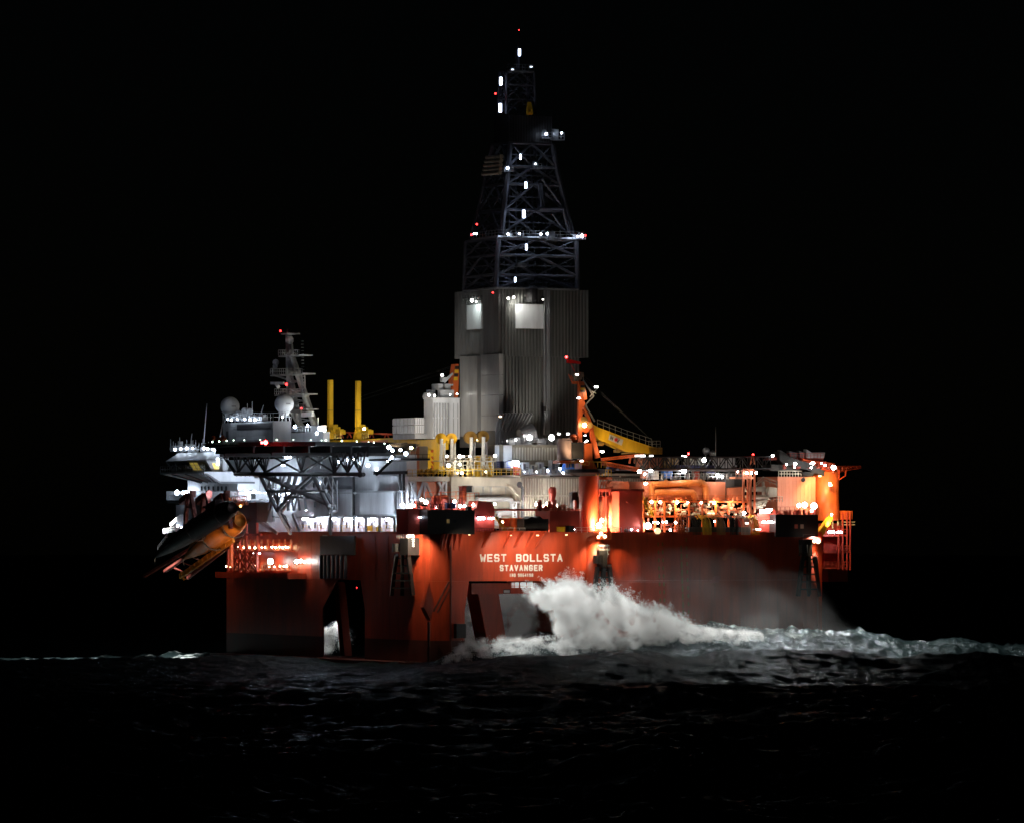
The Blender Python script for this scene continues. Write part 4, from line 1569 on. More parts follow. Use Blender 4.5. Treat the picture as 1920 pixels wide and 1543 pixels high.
for xa, xb, ya, yb in ((860, 872, 912, 930), (888, 905, 912, 926), (907, 919, 912, 926), (921, 948, 912, 928)):
    p = R(xa, yb, 18.8)
    w = onv(xb, 18.8) - onv(xa, 18.8)
    h = (yb - ya) * .1
    for o, a, c in ((p, w, .1), (p + EZ * h, w, .1)):
        b.box(o, EU * a, EV * .12, EZ * c)
    for o in (p, p + EU * w):
        b.box(o, EU * .1, EV * .12, EZ * h)
b.build('panel_frame', GREY, dh)
b = MB()
P_ = [R(893, 936, 17.2), R(952, 935, 17.2), R(960, 938, 17.2), R(961, 958, 17.2)]
b.path(P_, .5, 10)
P_ = [R(960, 960, 17), R(938, 960, 17), R(933, 966, 17), R(931, 985, 17)]
b.path(P_, .65, 10)
b.build('exhaust_pipe', GREY, dh)
b = MB()
b.rail([R(960, 985, 16), R(972, 985, 16)], h=1.0, step=.6, r=.1)
for y in range(940, 985, 5):
    b.tube(R(962, y, 16), R(968, y, 16), .1, 5)
for x in (962, 968):
    b.path([R(x, 985, 16), R(x, 945, 16), R(x + 3, 940, 16), R(x + 8, 942, 16)], .14, 5)
b.build('ladder_frame', WHITE, dh)
cw = thing('corrugated_wall', R(978, 985, 22), 'long cream corrugated wall behind the crane column, brightly lit low down', 'wall')
b = MB()
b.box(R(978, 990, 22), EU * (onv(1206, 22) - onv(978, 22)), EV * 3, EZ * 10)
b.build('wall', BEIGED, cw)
b = MB()
o = R(980, 0, 22)
b.ribs(o, EU, onv(1204, 22) - onv(980, 22), R(980, 985, 22).z, R(980, 896, 22).z, .55, .30, -EV * .2)
b.build('corrugation', BEIGE, cw)
b = MB()
for y, h in ((930, .3), (891, .5)):
    b.box(R(978, y, 21.6), EU * (onv(1200, 22) - onv(978, 22)), EV * .35, EZ * h)
for x in (1019, 1044):
    b.box(R(x, 985, 21.7), EU * .4, EV * .3, EZ * 9.2)
b.build('band_trim', BEIGE, cw)
# things standing on the roof of the corrugated house
b = MB()
b.box(R(925, 893, 22.3), EU * 28, EV * 10, EZ * .3)
b.rail([R(925, 890, 22), R(1060, 890, 22)], step=1.4, h=1.0)
b.build('roof_railing_frame', BEIGE, cw)
for i, (xa, xb, ya, yb, m, lab) in enumerate(((926, 938, 864, 880, NAVY, 'dark blue cabinet beside the pale panels'), (944, 957, 864, 879, NAVY, 'dark blue cabinet beside the red drum'), (980, 992, 866, 888, GREY, 'grey cabinet with a door ajar'),
                                             (996, 1008, 870, 889, BEIGE, 'cream cabinet with a slanting side'), (1010, 1020, 866, 889, GREY, 'narrow grey cabinet'), (1034, 1048, 862, 884, GREY, 'pale grey cabinet next to the blue tank'))):
    b = MB()
    b.box(R(xa, yb, 23), EU * (onv(xb, 23) - onv(xa, 23)), EV * 1.4, EZ * (yb - ya) * .103)
    b.cur = 1
    b.box(R(xa + 1.5, yb - 2, 22.9), EU * (onv(xb, 23) - onv(xa, 23)) * .35, EV * .09, EZ * (yb - ya) * .08)
    for k in range(3):
        b.box(R(xa + (xb - xa) * .55, yb - 4 - 4 * k, 22.9), EU * .4, EV * .09, EZ * .12)
    tag(b.build('equipment_cabinet', [m, DGREY]), lab + ' on the cream roof', 'cabinet', 'cabinets on the cream roof')
b = MB()
b.tube(R(967, 890, 22.6), R(967, 872, 22.6), .55, 12)
b.tube(R(973, 890, 22.6), R(973, 876, 22.6), .35, 10)
tag(b.build('red_drum', REDP), 'red drum standing before the bright panel on the cream roof', 'drum')
b = MB()
b.box(R(958, 877, 23.2), EU * 1.9, EV * .3, EZ * 1.2)
tag(b.build('white_panel_box', WHITE), 'bright white lit box behind the red drum', 'box')
tk = thing('blue_tank', R(1066, 890, 18), 'bright blue tank lying on a steel cradle under the crane', 'tank')
b = MB()
b.tube(R(1058, 876, 18), R(1077, 877, 18), .95, 14)
b.ball(R(1077, 877, 18), .95, 14)
b.build('vessel', BLUE, tk)
b = MB()
b.rail([R(1050, 891, 17.5), R(1082, 891, 17.5)], h=1.5, step=.8, r=.08)
b.box(R(1046, 868, 19), EU * 1.2, EV * 1, EZ * .6)
b.build('cradle_frame', STEEL, tk)
b = MB()
for i in range(22):
    x, y = random.uniform(976, 1064), random.uniform(876, 890)
    b.box(R(x, 890, 20 + random.random() * 3), EU * random.uniform(.2, .8), EV * .5, EZ * random.uniform(.3, 1.6))
b.tube(R(974, 889, 21.5), R(1066, 889, 21.5), .15, 6)
tag(b.build('deck_fitting_frame', STEEL), 'low steel pipe fittings strewn along the cream roof edge', 'fittings')

# ================================================================ FRONT ROW ON THE NAME SIDE
def house(name, label, cat, x0, x1, ya, yb, v, depth, m, group=None):
    t = thing(name, R(x0, yb, v), label, cat, group)
    b = MB()
    w = onv(x1, v) - onv(x0, v)
    o = R(x0, yb, v)
    zt = R(x0, ya, v).z
    b.box(o, EU * w, EV * depth, EZ * (zt - o.z))
    b.build('wall', m, t)
    return t, o, w, zt


t, o, w, zt = house('control_cabin', 'black cabin with one small lit window at the near corner of the deck', 'cabin', 802, 890, 955, 1001, -0.5, 4, BLACK)
b = MB()
b.box(o + EU * w * .4 - EV * .08 + EZ * 2.1, EU * .55, EV * .06, EZ * .75)
win = b.build('window', glow('cabin_light', (1.0, .7, .25), .12), t)
b = MB()
for q in ((-.1, -.1, .75, .08), (-.1, .8, .75, .08), (-.1, -.1, .08, .95), (.57, -.1, .08, .95), (.24, 0, .06, .8)):
    b.box(o + EU * (w * .4 + q[0]) - EV * .14 + EZ * (2.1 + q[1]), EU * q[2], EV * .08, EZ * q[3])
b.build('frame', BLACK, win)
b = MB()
b.box(o + EU * w * .53 - EV * .08 + EZ * 2.2, EU * .7, EV * .06, EZ * .6)
b.build('window', GLASS, t)
b = MB()
b.rail([o + EZ * (zt - o.z), o + EU * w + EZ * (zt - o.z)], step=1.2, h=1.0)
b.box(o + EU * w * .85 + EZ * (zt - o.z), EU * .9, EV * .8, EZ * .6)
b.build('railing_frame', BLACK, t)
t, o, w, zt = house('red_store', 'red painted store with a strip lamp between the gallery and the black cabin', 'store', 765, 801, 953, 1001, 3, 5, REDP)
b = MB()
b.tube(o + EU * w * .62 - EV * .3, o + EU * w * .62 - EV * .3 + EZ * 4.6, .18, 6)
b.rail([o + EZ * (zt - o.z), o + EU * w * 1.2 + EZ * (zt - o.z)], step=1.0, h=2.0, r=.08)
b.build('pipe_frame', BLACK, t)
t, o, w, zt = house('lamp_shelter', 'dark red shelter with sloping roof and two bright strip lamps', 'shelter', 889, 927, 952, 1001, 3.5, 4, REDP)
b = MB()
b.prism([R(893, 952, 3.4), R(927, 952, 3.4), R(922, 940, 3.4), R(897, 938, 3.4)], EV * 4)
b.build('roof', REDP, t)
b = MB()
b.rail([R(889, 999, 2.9), R(932, 999, 2.9)], step=.5, h=.9, r=.05)
b.build('railing_frame', BLACK, t)
t, o, w, zt = house('winch_machine', 'black winch machine with a humped top in the middle of the name side deck', 'winch', 983, 1028, 972, 997, 1.0, 3, BLACK)
b = MB()
b.prism([R(989, 972, 1), R(997, 967.5, 1), R(1003, 969, 1), R(1012, 967, 1), R(1018, 972, 1)], EV * 2.6)
b.build('hump', BLACK, t)
t, o, w, zt = house('red_bulkhead', 'plain red bulkhead box just before the crane column', 'bulkhead', 1031, 1087, 957, 1001, 2.5, 6, REDP)
b = MB()
for x in (1034, 1046, 1055, 1064):
    b.box(R(x, 957, 4), EU * .7, EV * .8, EZ * random.uniform(.5, 1.2))
b.rail([R(1040, 957, 3), R(1064, 957, 3)], h=1.0, step=.7, r=.08)
b.build('roof_railing_frame', PINK, t)
t, o, w, zt = house('tall_bulkhead', 'tall red bulkhead wall right of the glowing tank', 'bulkhead', 1161, 1204, 921, 1001, 3.0, 9, REDP)
b = MB()
b.box(o - EU * 2.0 + EZ * (zt - o.z) - EV * .6, EU * (w + 2.2), EV * 9.5, EZ * .5)
for k in range(2):
    b.bar(o + EU * (w * .3) - EV * .1 + EZ * 6.2, o + EU * (w * (.9 - .3 * k)) - EV * .1 + EZ * (6.2 - k * .6), .1)
b.build('roof', REDP, t)
b = MB()
b.rail([R(1172, 997, 1.2), R(1206, 997, 1.2)], step=.9, h=1.0)
for x in (1174, 1182):
    b.ball(R(x, 994, 1.2), .45, 8)
b.build('railing_frame', DGREY, t)
# glowing tank beside the crane column
tk = thing('mud_tank', R(1140, 1000, 8), 'pale tank glowing in the strong lamp beside the crane column', 'tank')
b = MB()
b.tube(R(1142, 1001, 8), R(1142, 930, 8), 2.2, 26)
b.build('shell', PINK, tk, smooth=True)
b = MB()
for x in (1131, 1134.5, 1137):
    b.tube(R(x, 1000, 5.6), R(x, 930, 5.6), .1, 5)
for a in range(11):
    th = math.pi * (1 + a / 10)
    c = R(1142, 930, 8)
    p = c + V((math.cos(th) * 2.3, math.sin(th) * 2.3, 0))
    b.tube(p, p + EZ * .9, .07, 4)
b.build('pipe_frame', REDP, tk)
b = MB()
b.box(R(1121, 928, 9), EU * 4.2, EV * 4, EZ * .2)
b.rail([R(1121, 926, 8.9), R(1160, 926, 8.9)], h=1.1, step=.7, r=.08)
b.build('platform_frame', ORANGE, tk)
om = thing('orange_module', R(1160, 920, 12), 'bright orange boxed machine above the glowing tank', 'machine')
b = MB()
b.box(R(1149, 920, 12), EU * 3.6, EV * 3, EZ * 1.5)
b.prism([R(1138, 908, 11.5), R(1147, 901, 11.5), R(1178, 902, 11.5), R(1178, 906, 11.5), R(1152, 906, 11.5), R(1149, 912, 11.5)], EV * 3)
b.build('casing', ORANGE, om)
b = MB()
for x in (1124, 1129, 1134, 1140):
    b.bar(R(x, 922, 11), R(x + 4, 902, 11), .2)
b.rail([R(1122, 904, 11), R(1146, 904, 11)], h=1.2, step=.7, r=.09)
b.box(R(1122, 898, 11), EU * 3, EV * .5, EZ * .5)
b.build('pipe_frame', ORANGE, om)

# small deck fittings along the near edge
dk = []
for i, (xa, xb, ya, yb, v, m, nm, lab) in enumerate(((873, 885, 896 + 15, 922, 9, DGREY, 'vent_hood', 'dark louvred hood on the red stack'), (867, 875, 912, 940, 9, REDP, 'vent_stack', 'red square stack beside the dark louvred hood'),
                                                    (1050, 1059, 988, 996, .5, YELLOW, 'yellow_winch', 'yellow winch drum at the deck edge before the red bulkhead'), (1067, 1077, 986, 998, .5, BLACK, 'deck_box', 'black box at the deck edge before the red bulkhead'),
                                                    (1020, 1030, 955, 985, 6, PINK, 'orange_locker', 'orange locker under the lamps beside the winch machine'), (963, 982, 971, 998, 5, ORANGE, 'pipe_cabinet', 'orange pipe cabinet left of the winch machine'), (942, 960, 972, 1000, 8, ORANGE, 'orange_bulkhead', 'low orange bulkhead behind the yellow stair'))):
    b = MB()
    o = R(xa, yb, v)
    w = onv(xb, v) - onv(xa, v)
    h = R(xa, ya, v).z - o.z
    b.box(o, EU * w, EV * 1.4, EZ * h)
    b.box(o - EU * .08 - EV * .08 + EZ * h, EU * (w + .16), EV * 1.56, EZ * .12)
    for k in range(4):
        b.box(o + EU * (w * (.1 + .22 * k)) - EV * .07, EU * w * .12, EV * .06, EZ * h * .9)
    tag(b.build(nm, m), lab, nm.split('_')[-1])
b = MB()
b.lathe(R(1036, 945, 14), [(.55, 0), (.55, 1.2), (.75, 2.2), (.75, 3.0), (.5, 3.4)], 14)
b.lathe(R(1033, 955, 14), [(.8, 0), (.8, 1.0), (.6, 1.6)], 12)
b.box(R(1036, 944, 12.8), EU * .9, EV * .4, EZ * .5)
tag(b.build('red_vent', REDP), 'red bottle-shaped ventilator before the cream corrugated wall', 'ventilator')
b = MB()
for q in ((1072, 950, 1.0, 2.8), (1076, 935, .8, 1.4), (1079, 952, .9, 2.2)):
    b.box(R(q[0], q[1], 10), EU * q[2], EV * 1, EZ * q[3])
tag(b.build('dark_machine', DGREY), 'dark machine beside the crane column', 'machine')
b = MB()
for i in range(60):
    x = random.choice([random.uniform(770, 872), random.uniform(770, 872), random.uniform(1008, 1086)])
    y = random.uniform(938, 957)
    b.box(R(x, 957, 6 + random.random() * 3), EU * random.uniform(.2, .7), EV * .5, EZ * random.uniform(.4, 2.4))
b.tube(R(768, 955, 7.5), R(1088, 955, 7.5), .2, 6)
tag(b.build('pipe_fitting_frame', REDP), 'crowded red pipe fittings and valves behind the black cabin', 'pipes')
tk2 = thing('red_tank', R(828, 950, 9), 'dark red rounded tank behind the black cabin roof', 'tank')
b = MB()
b.tube(R(819, 952, 9), R(819, 934, 9), 1.2, 16)
b.ball(R(819, 934, 9), 1.2, 16, .6)
b.tube(R(832, 952, 9), R(832, 932, 9), 1.0, 16)
b.ball(R(832, 932, 9), 1.0, 16, .6)
b.build('shell', REDP, tk2, smooth=True)
for i, (x, m, lab) in enumerate(((839, NAVY, 'dark blue chemical drum'), (850, BLUE, 'light blue chemical drum'))):
    b = MB()
    b.lathe(R(x, 953, 5), [(.5, 0), (.52, .2), (.5, .4), (.52, .8), (.5, 1.1), (.45, 1.15)], 12)
    tag(b.build('chemical_drum', m), lab + ' on the pipe deck behind the black cabin', 'drum')
b = MB()
b.rail([R(798, 938, 7), R(840, 938, 7), R(870, 936, 7)], step=1.4, h=1.6, r=.09)
b.rail([R(864, 936, 6), R(898, 934, 6)], step=.8, h=1.1, r=.08)
tag(b.build('orange_railing_frame', ORANGE), 'orange railing of the pipe deck behind the black cabin', 'railing')
ys = thing('yellow_stair', R(933, 999, 3), 'yellow steel stair going down beside the lamp shelter', 'stairs')
b = MB()
for dv in (0, 1.0):
    b.bar(R(929, 968, 2 + dv), R(947, 996, 2 + dv), .2, .35)
    b.bar(R(929, 961, 2 + dv), R(947, 988, 2 + dv), .12)
for i in range(10):
    p = R(929, 968, 2).lerp(R(947, 996, 2), (i + .5) / 10)
    b.box(p, EV * 1.0, EU * .35, EZ * .08)
    b.tube(p, p + EZ * .8, .05, 4)
b.rail([R(943, 998, 1.5), R(960, 998, 1.5)], h=1.1, step=.6, r=.1)
b.build('flight', YELLOW, ys)
b = MB()
b.rail([R(1080, 998, -.1), R(1165, 998, -.1)], step=1.2, h=1.0)
b.rail([R(930, 999, .3), R(985, 999, .3)], step=1.2, h=1.0)
tag(b.build('edge_railing_frame', WHITE), 'white railing along the deck edge below the crane column', 'railing')
b = MB()
b.box(R(1118, 1011, -1.6), EU * 3.4, EV * 1.6, EZ * .3)
b.rail([R(1120, 1010, -1.6), R(1146, 1010, -1.6)], h=1.3, step=.8, r=.09)
b.bar(R(1142, 990, -1), R(1146, 1011, -1), .2)
tag(b.build('lamp_platform', ORANGE), 'small orange platform hung on the hull edge under the brightest lamp', 'platform')

# ================================================================ DECK CRANE
cr = thing('deck_crane', R(1103, 1000, 8), 'big orange deck crane on a thick column with its yellow boom lowered', 'crane')
CV = 8.0
K = lambda x, y, d=0.0: R(x, y, CV + d)
b = MB()
b.lathe(K(1104, 1001), [(1.95, 0), (1.95, 11.6), (2.3, 12.4)], 32)
b.tube(K(1118, 1001, -1.6), K(1118, 892, -1.6), .22, 8)
b.build('column', HULL, cr, smooth=False)
b = MB()
b.lathe(K(1099, 886), [(2.0, -.6), (4.0, 0), (4.0, .7), (3.0, .75)], 28)
b.box(K(1040, 893), EU * 14, EV * 2, EZ * .25)
b.build('slewing_platform', BLACK, cr)
b = MB()
c = K(1099, 884)
for i in range(26):
    a = 2 * math.pi * i / 26
    p = c + V((math.cos(a) * 3.9, math.sin(a) * 3.9, .8))
    q = c + V((math.cos(a + .242) * 3.9, math.sin(a + .242) * 3.9, .8))
    b.tube(p, p + EZ * 1.1, .06, 4)
    b.tube(p + EZ * 1.1, q + EZ * 1.1, .06, 4)
b.rail([K(1118, 892, -3), K(1146, 892, -3)], h=1.2, step=.6, r=.12)
b.build('railing_frame', YELLOW, cr)
b = MB()
b.tube(K(1059, 861, -1), K(1059, 826, -1), 1.42, 22)
b.tube(K(1059, 826, -1), K(1059, 822, -1), 1.3, 22)
b.build('machinery_drum', mat('scratched_pink_grey', (.50, .36, .34), .35, .2, .35, 1.2), cr, smooth=False)
b = MB()
b.box(K(1073, 860, -2.5), EU * 2.4, EV * 3, EZ * 3.2)
b.build('counterweight', BLACK, cr)
b = MB()
b.box(K(1096, 862, -2), EU * 1.7, EV * 3, EZ * 3.2)
b.box(K(1050, 868, -1), EU * 6.5, EV * 3, EZ * .55)
b.prism([K(1090, 862, -2), K(1112, 862, -2), K(1120, 880, -2), K(1092, 884, -2)], EV * 3)
b.lathe(K(1097, 873, -2.6), [(.5, 0), (.9, .2), (.9, .8), (.3, 1)], 12)
b.bar(K(1072, 822, -1), K(1086, 818, -1), .9)
b.ball(K(1076, 821, -1), .85, 10)
b.build('turntable_house', ORANGE, cr)
b = MB()
for dv in (-1.5, 1.2):
    b.bar(K(1086, 830, dv), K(1088, 716, dv), .62, .9)
    b.bar(K(1090, 748, dv), K(1110, 806, dv), .45, .7)
    b.bar(K(1090, 716, dv), K(1096, 750, dv), .8, .8)
    b.bar(K(1108, 806, dv), K(1120, 858, dv), .6, .85)
for y in (720, 740, 758, 772, 784):
    b.bar(K(1085, y, -1.5), K(1095 + (y - 740) * .2, y + 3, 1.2), .35)
b.prism([K(1088, 784, -1.6), K(1104, 780, -1.6), K(1114, 800, -1.6), K(1100, 812, -1.6), K(1089, 806, -1.6)], EV * .6)
b.bar(K(1073, 718, -1), K(1090, 718, -1), .5)
b.bar(K(1073, 718, -1), K(1066, 702, -1), .16)
b.bar(K(1076, 714, -1), K(1070, 704, -1), .14)
b.build('mast_frame', ORANGE, cr)
b = MB()
b.tube(K(1095, 788, -1.75), K(1095, 788, -2.1), .75, 14)
b.tube(K(1106, 797, -1.75), K(1106, 797, -2.3), .6, 12)
b.build('hoist_drum', OLIVE, cr)
b = MB()
b.box(K(1083, 712, -1.2), EU * 1.0, EV * 1.6, EZ * 1.2)
b.rail([K(1077, 715, -1.4), K(1094, 715, -1.4)], h=1.6, step=.5, r=.07)
b.lathe(K(1088, 707, -.8), [(.7, 0), (.7, .5), (.4, .9)], 10)
b.build('mast_head', mat('worn_cream', (.42, .40, .28), .5, 0, .4, 1.5), cr)
b = MB()
for i, y in enumerate((727, 731.5, 736)):
    b.cur = 1 if i == 1 else 0
    b.box(K(1089, y, -2.0), EU * .9, EV * .12, EZ * .42)
b.build('band_marking', [BLACK, YELLOW], cr)
b = MB()
b.bar(K(1093, 713, -1.8), K(1113, 743, -1.8), .26)
b.bar(K(1113, 743, -1.8), K(1097, 760, -1.8), .22)
b.bar(K(1097, 760, -1.8), K(1115, 790, -1.8), .3)
b.build('access_ladder_frame', DGREY, cr)
b = MB()
b.bar(K(1106, 744, -1.8), K(1121, 728, -1.8), .14)
b.bar(K(1110, 734, -1.8), K(1118, 738, -1.8), .14)
b.build('lamp_bracket', STEEL, cr)
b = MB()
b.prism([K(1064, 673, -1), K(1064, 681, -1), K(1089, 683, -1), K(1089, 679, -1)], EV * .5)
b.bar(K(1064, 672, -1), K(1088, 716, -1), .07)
b.build('red_lit_arm', mat('red_lamplight', (.7, .02, .02), .5, 0, .15), cr)  # small arm; its red colour stands for the warning lamp's light
# boom: box girder narrowing to the tip
b = MB()
bd = lambda x, y: K(x, y, -.9)
b.prism([bd(1113, 796), bd(1122, 801), bd(1178, 822), bd(1222, 837), bd(1240, 840), bd(1240, 851), bd(1205, 849), bd(1172, 846), bd(1122, 823), bd(1113, 812)], EV * 1.9)
b.build('boom', YELLOW, cr)
b = MB()
b.box(bd(1217, 851), EU * 2.9, EV * 2.2, EZ * 1.3)
b.build('boom_head', OLIVE, cr)
b = MB()
b.rail([bd(1120, 800), bd(1176, 821), bd(1222, 836)], h=1.4, step=1.3, r=.05)
b.rail([bd(1216, 838), bd(1238, 838)], h=1.2, step=.7, r=.05)
b.build('boom_railing_frame', STEEL, cr)
b = MB()
b.box(K(1122, 835, -.9), EU * 1.1, EV * 1, EZ * .7)
b.box(K(1155, 848, -.9), EU * .9, EV * 1, EZ * .6)
b.bar(K(1165, 850, -.9), K(1190, 848, -.9), .25)
b.build('boom_lug', OLIVE, cr)
# sign on the boom: pale panel with grey letters and a red disc
sg = MB()
o1, o2, o3, o4 = (R(1141, 824, CV - 1.02), R(1143.5, 813.5, CV - 1.02), R(1169, 824, CV - 1.02), R(1165.5, 834.5, CV - 1.02))
sg.prism([o1, o2, o3, o4], EV * .1)
sign = sg.build('sign_panel', mat('sign_white', (.62, .60, .56), .5, 0, .15, 1), cr)
sx, sz = (o4 - o1) / 3.0, (o2 - o1)
ux = (o4 - o1).normalized()
sg = MB()
lettering(sg, 'N', o1 + ux * .25 + sz * .18, ux, sz.normalized(), .62, sz.length * .62, .7, .17, -EV)
lettering(sg, 'V', o1 + ux * 1.72 + sz * .18, ux, sz.normalized(), .62, sz.length * .62, .7, .17, -EV)
sg.build('sign_lettering', DGREY, sign)
sg = MB()
cc = o1 + (o4 - o1) * .5 + sz * .5
sg.lathe(cc, [(.36, .12), (.36, .16)], 18, ux, sz.normalized(), -EV)
sg.build('sign_disc', mat('sign_red', (.6, .03, .02), .5, 0, .1), sign)
b = MB()
for dy in (0, 5):
    b.tube(K(1094, 704 + dy, -1), K(1240, 842, -1), .018, 3)
b.build('wire', DGREY, cr)
# orange gangway beams lying right of the crane
gw = thing('orange_gangway', R(1150, 878, 6), 'two lit orange lattice beams lying beside the crane platform', 'gangway')
b = MB()
b.lattice(R(1131, 868, 6), R(1196, 880, 6), .5, .55, 9, .1)
b.lattice(R(1128, 861, 7), R(1206, 852, 7), .35, .4, 10, .07)
for x in (1180, 1190, 1200):
    b.bar(R(x, 868, 8), R(x + 3, 854, 8), .3)
b.build('beam_frame', ORANGE, gw)

# ================================================================ RIGHT HAND DECK
# long horizontal lattice boom resting over the deck
lb = thing('lattice_boom', R(1330, 880, 6), 'long dark lattice boom resting level over the far deck', 'crane boom')
b = MB()
b.lattice(R(1196, 868, 6), R(1440, 867, 6), 2.0, 2.3, 17, .13)
b.build('boom_lattice', BLACK, lb)
b = MB()
b.box(R(1160, 882, 7), EU * (onv(1420, 7) - onv(1160, 7)), EV * 1.8, EZ * .45)
b.build('walkway_frame', DGREY, lb)
# pipe deck cargo under the boom
cargo = [('skip_bin', 1203, 1230, 856, 876, 11, PINK, 'faded red heap cover'), ('container', 1230, 1241, 856, 876, 12, PINK, 'faded red container'), ('container', 1243, 1273, 858, 876, 12, OLIVE, 'worn yellow container'),
         ('tank_container', 1291, 1320, 859, 873, 13, BEIGE, 'cream covered container'), ('tank_container', 1344, 1382, 857, 880, 13, WHITE, 'white covered container'), ('cargo_basket', 1268, 1340, 871, 880, 10, NAVY, 'dark blue long cargo basket')]
for i, (nm, xa, xb, ya, yb, v, m, lab) in enumerate(cargo):
    b = MB()
    o = R(xa, yb, v)
    w = onv(xb, v) - onv(xa, v)
    h = R(xa, ya, v).z - o.z
    s = w * .12 if nm in ('skip_bin', 'tank_container') else 0
    b.prism([o, o + EU * w, o + EU * (w - s) + EZ * h, o + EU * s + EZ * h], EV * 2.4)
    for k in range(6):
        b.box(o + EU * (w * (.05 + .17 * k)) - EV * .08, EU * .12, EV * .07, EZ * h * .93)
    tag(b.build(nm, m), lab + ' on the pipe deck under the lattice boom', 'container', 'cargo under the lattice boom')
for i, (xa, xb, ya, yb, m, lab) in enumerate(((1206, 1214, 876, 896, PINK, 'pale pink cabinet nearest the crane'), (1226, 1235, 880, 898, WHITE, 'white cabinet next to the brightest deck lamp'), (1245, 1261, 878, 896, BLUE, 'bright blue tote tank'),
                                             (1304, 1312, 880, 899, REDP, 'red upright cylinder cabinet'), (1325, 1340, 878, 886, NAVY, 'dark blue canopy box'), (1142, 1152, 868, 884, NAVY, 'dark blue box behind the gangway beams'))):
    b = MB()
    o = R(xa, yb, 9)
    w = onv(xb, 9) - onv(xa, 9)
    h = R(xa, ya, 9).z - o.z
    b.box(o, EU * w, EV * 1.3, EZ * h)
    b.box(o - EU * .06 - EV * .06 + EZ * h, EU * (w + .12), EV * 1.42, EZ * .1)
    for k in range(3):
        b.box(o + EU * (w * (.12 + .3 * k)) - EV * .06, EU * .1, EV * .05, EZ * h * .9)
    tag(b.build('deck_cabinet', m), lab + ' along the orange duct roof', 'cabinet', 'cabinets along the orange duct roof')
b = MB()
for i in range(70):
    x = random.uniform(1206, 1384)
    b.bar(R(x, 898, 8 + random.random() * 4), R(x + random.uniform(-3, 3), random.uniform(882, 894), 8 + random.random() * 4), random.uniform(.1, .3))
b.rail([R(1206, 898, 7.6), R(1388, 898, 7.6)], h=1.1, step=1.0, r=.06)
tag(b.build('pipe_work_frame', STEEL), 'crowded grey pipework and railings along the orange duct roof', 'pipework')
ship = thing('satellite_receiver', R(1322, 856, 14), 'two small pale dome receivers above the lattice boom', 'aerial')
MB().ball(R(1324, 845, 14), .75, 10).build('dome', STEEL, ship)
MB().ball(R(1336, 850, 14), .65, 10).build('dome', STEEL, ship)
b = MB()
b.tube(R(1324, 845, 14), R(1323, 862, 14), .12, 5)
b.tube(R(1336, 850, 14), R(1330, 858, 14), .12, 5)
b.tube(R(1323, 846, 14), R(1322, 832, 14), .06, 4)
b.build('stalk', STEEL, ship)
b = MB()
b.tube(R(1342, 870, 10), R(1342, 800, 10), .1, 5, .05)
tag(b.build('whip_aerial', STEEL), 'thin tall aerial rising behind the lattice boom', 'aerial', 'whip aerials')

# orange duct module
om2 = thing('orange_duct_module', R(1206, 938, 7), 'long orange module with thick round ducts on the far deck', 'machine')
b = MB()
b.box(R(1206, 936, 8), EU * (onv(1360, 8) - onv(1206, 8)), EV * 6, EZ * 3.5)
b.build('casing', PINK, om2)
b = MB()
b.path([R(1222, 908, 7.3), R(1290, 905, 7.3), R(1316, 904, 7.3), R(1323, 910, 7.3), R(1324, 936, 7.3)], .62, 12)
b.path([R(1222, 936, 7), R(1226, 925, 7), R(1238, 922, 7), R(1300, 923, 7), R(1304, 936, 7)], .62, 12)
b.tube(R(1222, 936, 7.2), R(1222, 908, 7.2), .6, 12)
for x in (1247, 1287, 1312):
    b.tube(R(x, 906, 7.3), R(x + 4, 906, 7.3), .72, 12)
b.build('duct', mat('duct_orange', (.66, .22, .06), .4, 0, .25, .6), om2)
b = MB()
b.box(R(1240, 904, 8.4), EU * 1.2, EV * 1, EZ * .6)
b.box(R(1360, 938, 8.6), EU * 2.0, EV * 4, EZ * 5.2)
b.build('dark_bay', DGREY, om2)
b = MB()
b.prism([R(1367, 937, 7.5), R(1392, 937, 7.5), R(1392, 912, 7.5), R(1367, 914, 7.5)], EV * 4)
b.build('casing', PINK, om2)
b = MB()
b.prism([R(1366, 912, 9), R(1392, 912, 9), R(1392, 880, 9), R(1372, 882, 9), R(1366, 892, 9)], EV * 3)
tag(b.build('black_cover', BLACK), 'black tarpaulin cover above the end of the orange module', 'cover')
# pipe rack full of valves
pk = thing('valve_rack', R(1206, 1000, 3), 'long open pipe rack crowded with lit valves and pipes below the orange module', 'pipe rack')
b = MB()
b.box(R(1206, 941, 2.5), EU * (onv(1400, 2.5) - onv(1206, 2.5)), EV * 5, EZ * .35)
b.box(R(1206, 969, 2.5), EU * (onv(1400, 2.5) - onv(1206, 2.5)), EV * 5, EZ * .35)
for x in (1207, 1228, 1246, 1266, 1292, 1317, 1342, 1366, 1394):
    b.bar(R(x, 1000, 2.6), R(x, 940, 2.6), .32)
b.build('rack_frame', ORANGE, pk)
b = MB()
for i in range(150):
    x = random.uniform(1209, 1392)
    y = random.choice([random.uniform(944, 966), random.uniform(944, 966), random.uniform(973, 996)])
    if y > 970 and x > 1285:
        continue
    o = R(x, y, 3.2 + random.random() * 3)
    if i % 3 == 0:
        b.tube(o, o + EU * random.uniform(.5, 2.2), random.uniform(.1, .3), 7)
    elif i % 3 == 1:
        b.tube(o, o + EZ * random.uniform(.4, 1.6), random.uniform(.08, .25), 7)
    else:
        b.box(o, EU * random.uniform(.2, .9), EV * .5, EZ * random.uniform(.2, .7))
b.build('valve_mesh', PINK, pk)
b = MB()
for i in range(70):
    x = random.uniform(1209, 1392)
    y = random.uniform(945, 966)
    o = R(x, y, 3.0 + random.random() * 2)
    b.tube(o, o + EU * random.uniform(.4, 1.3), random.uniform(.12, .38), 8)
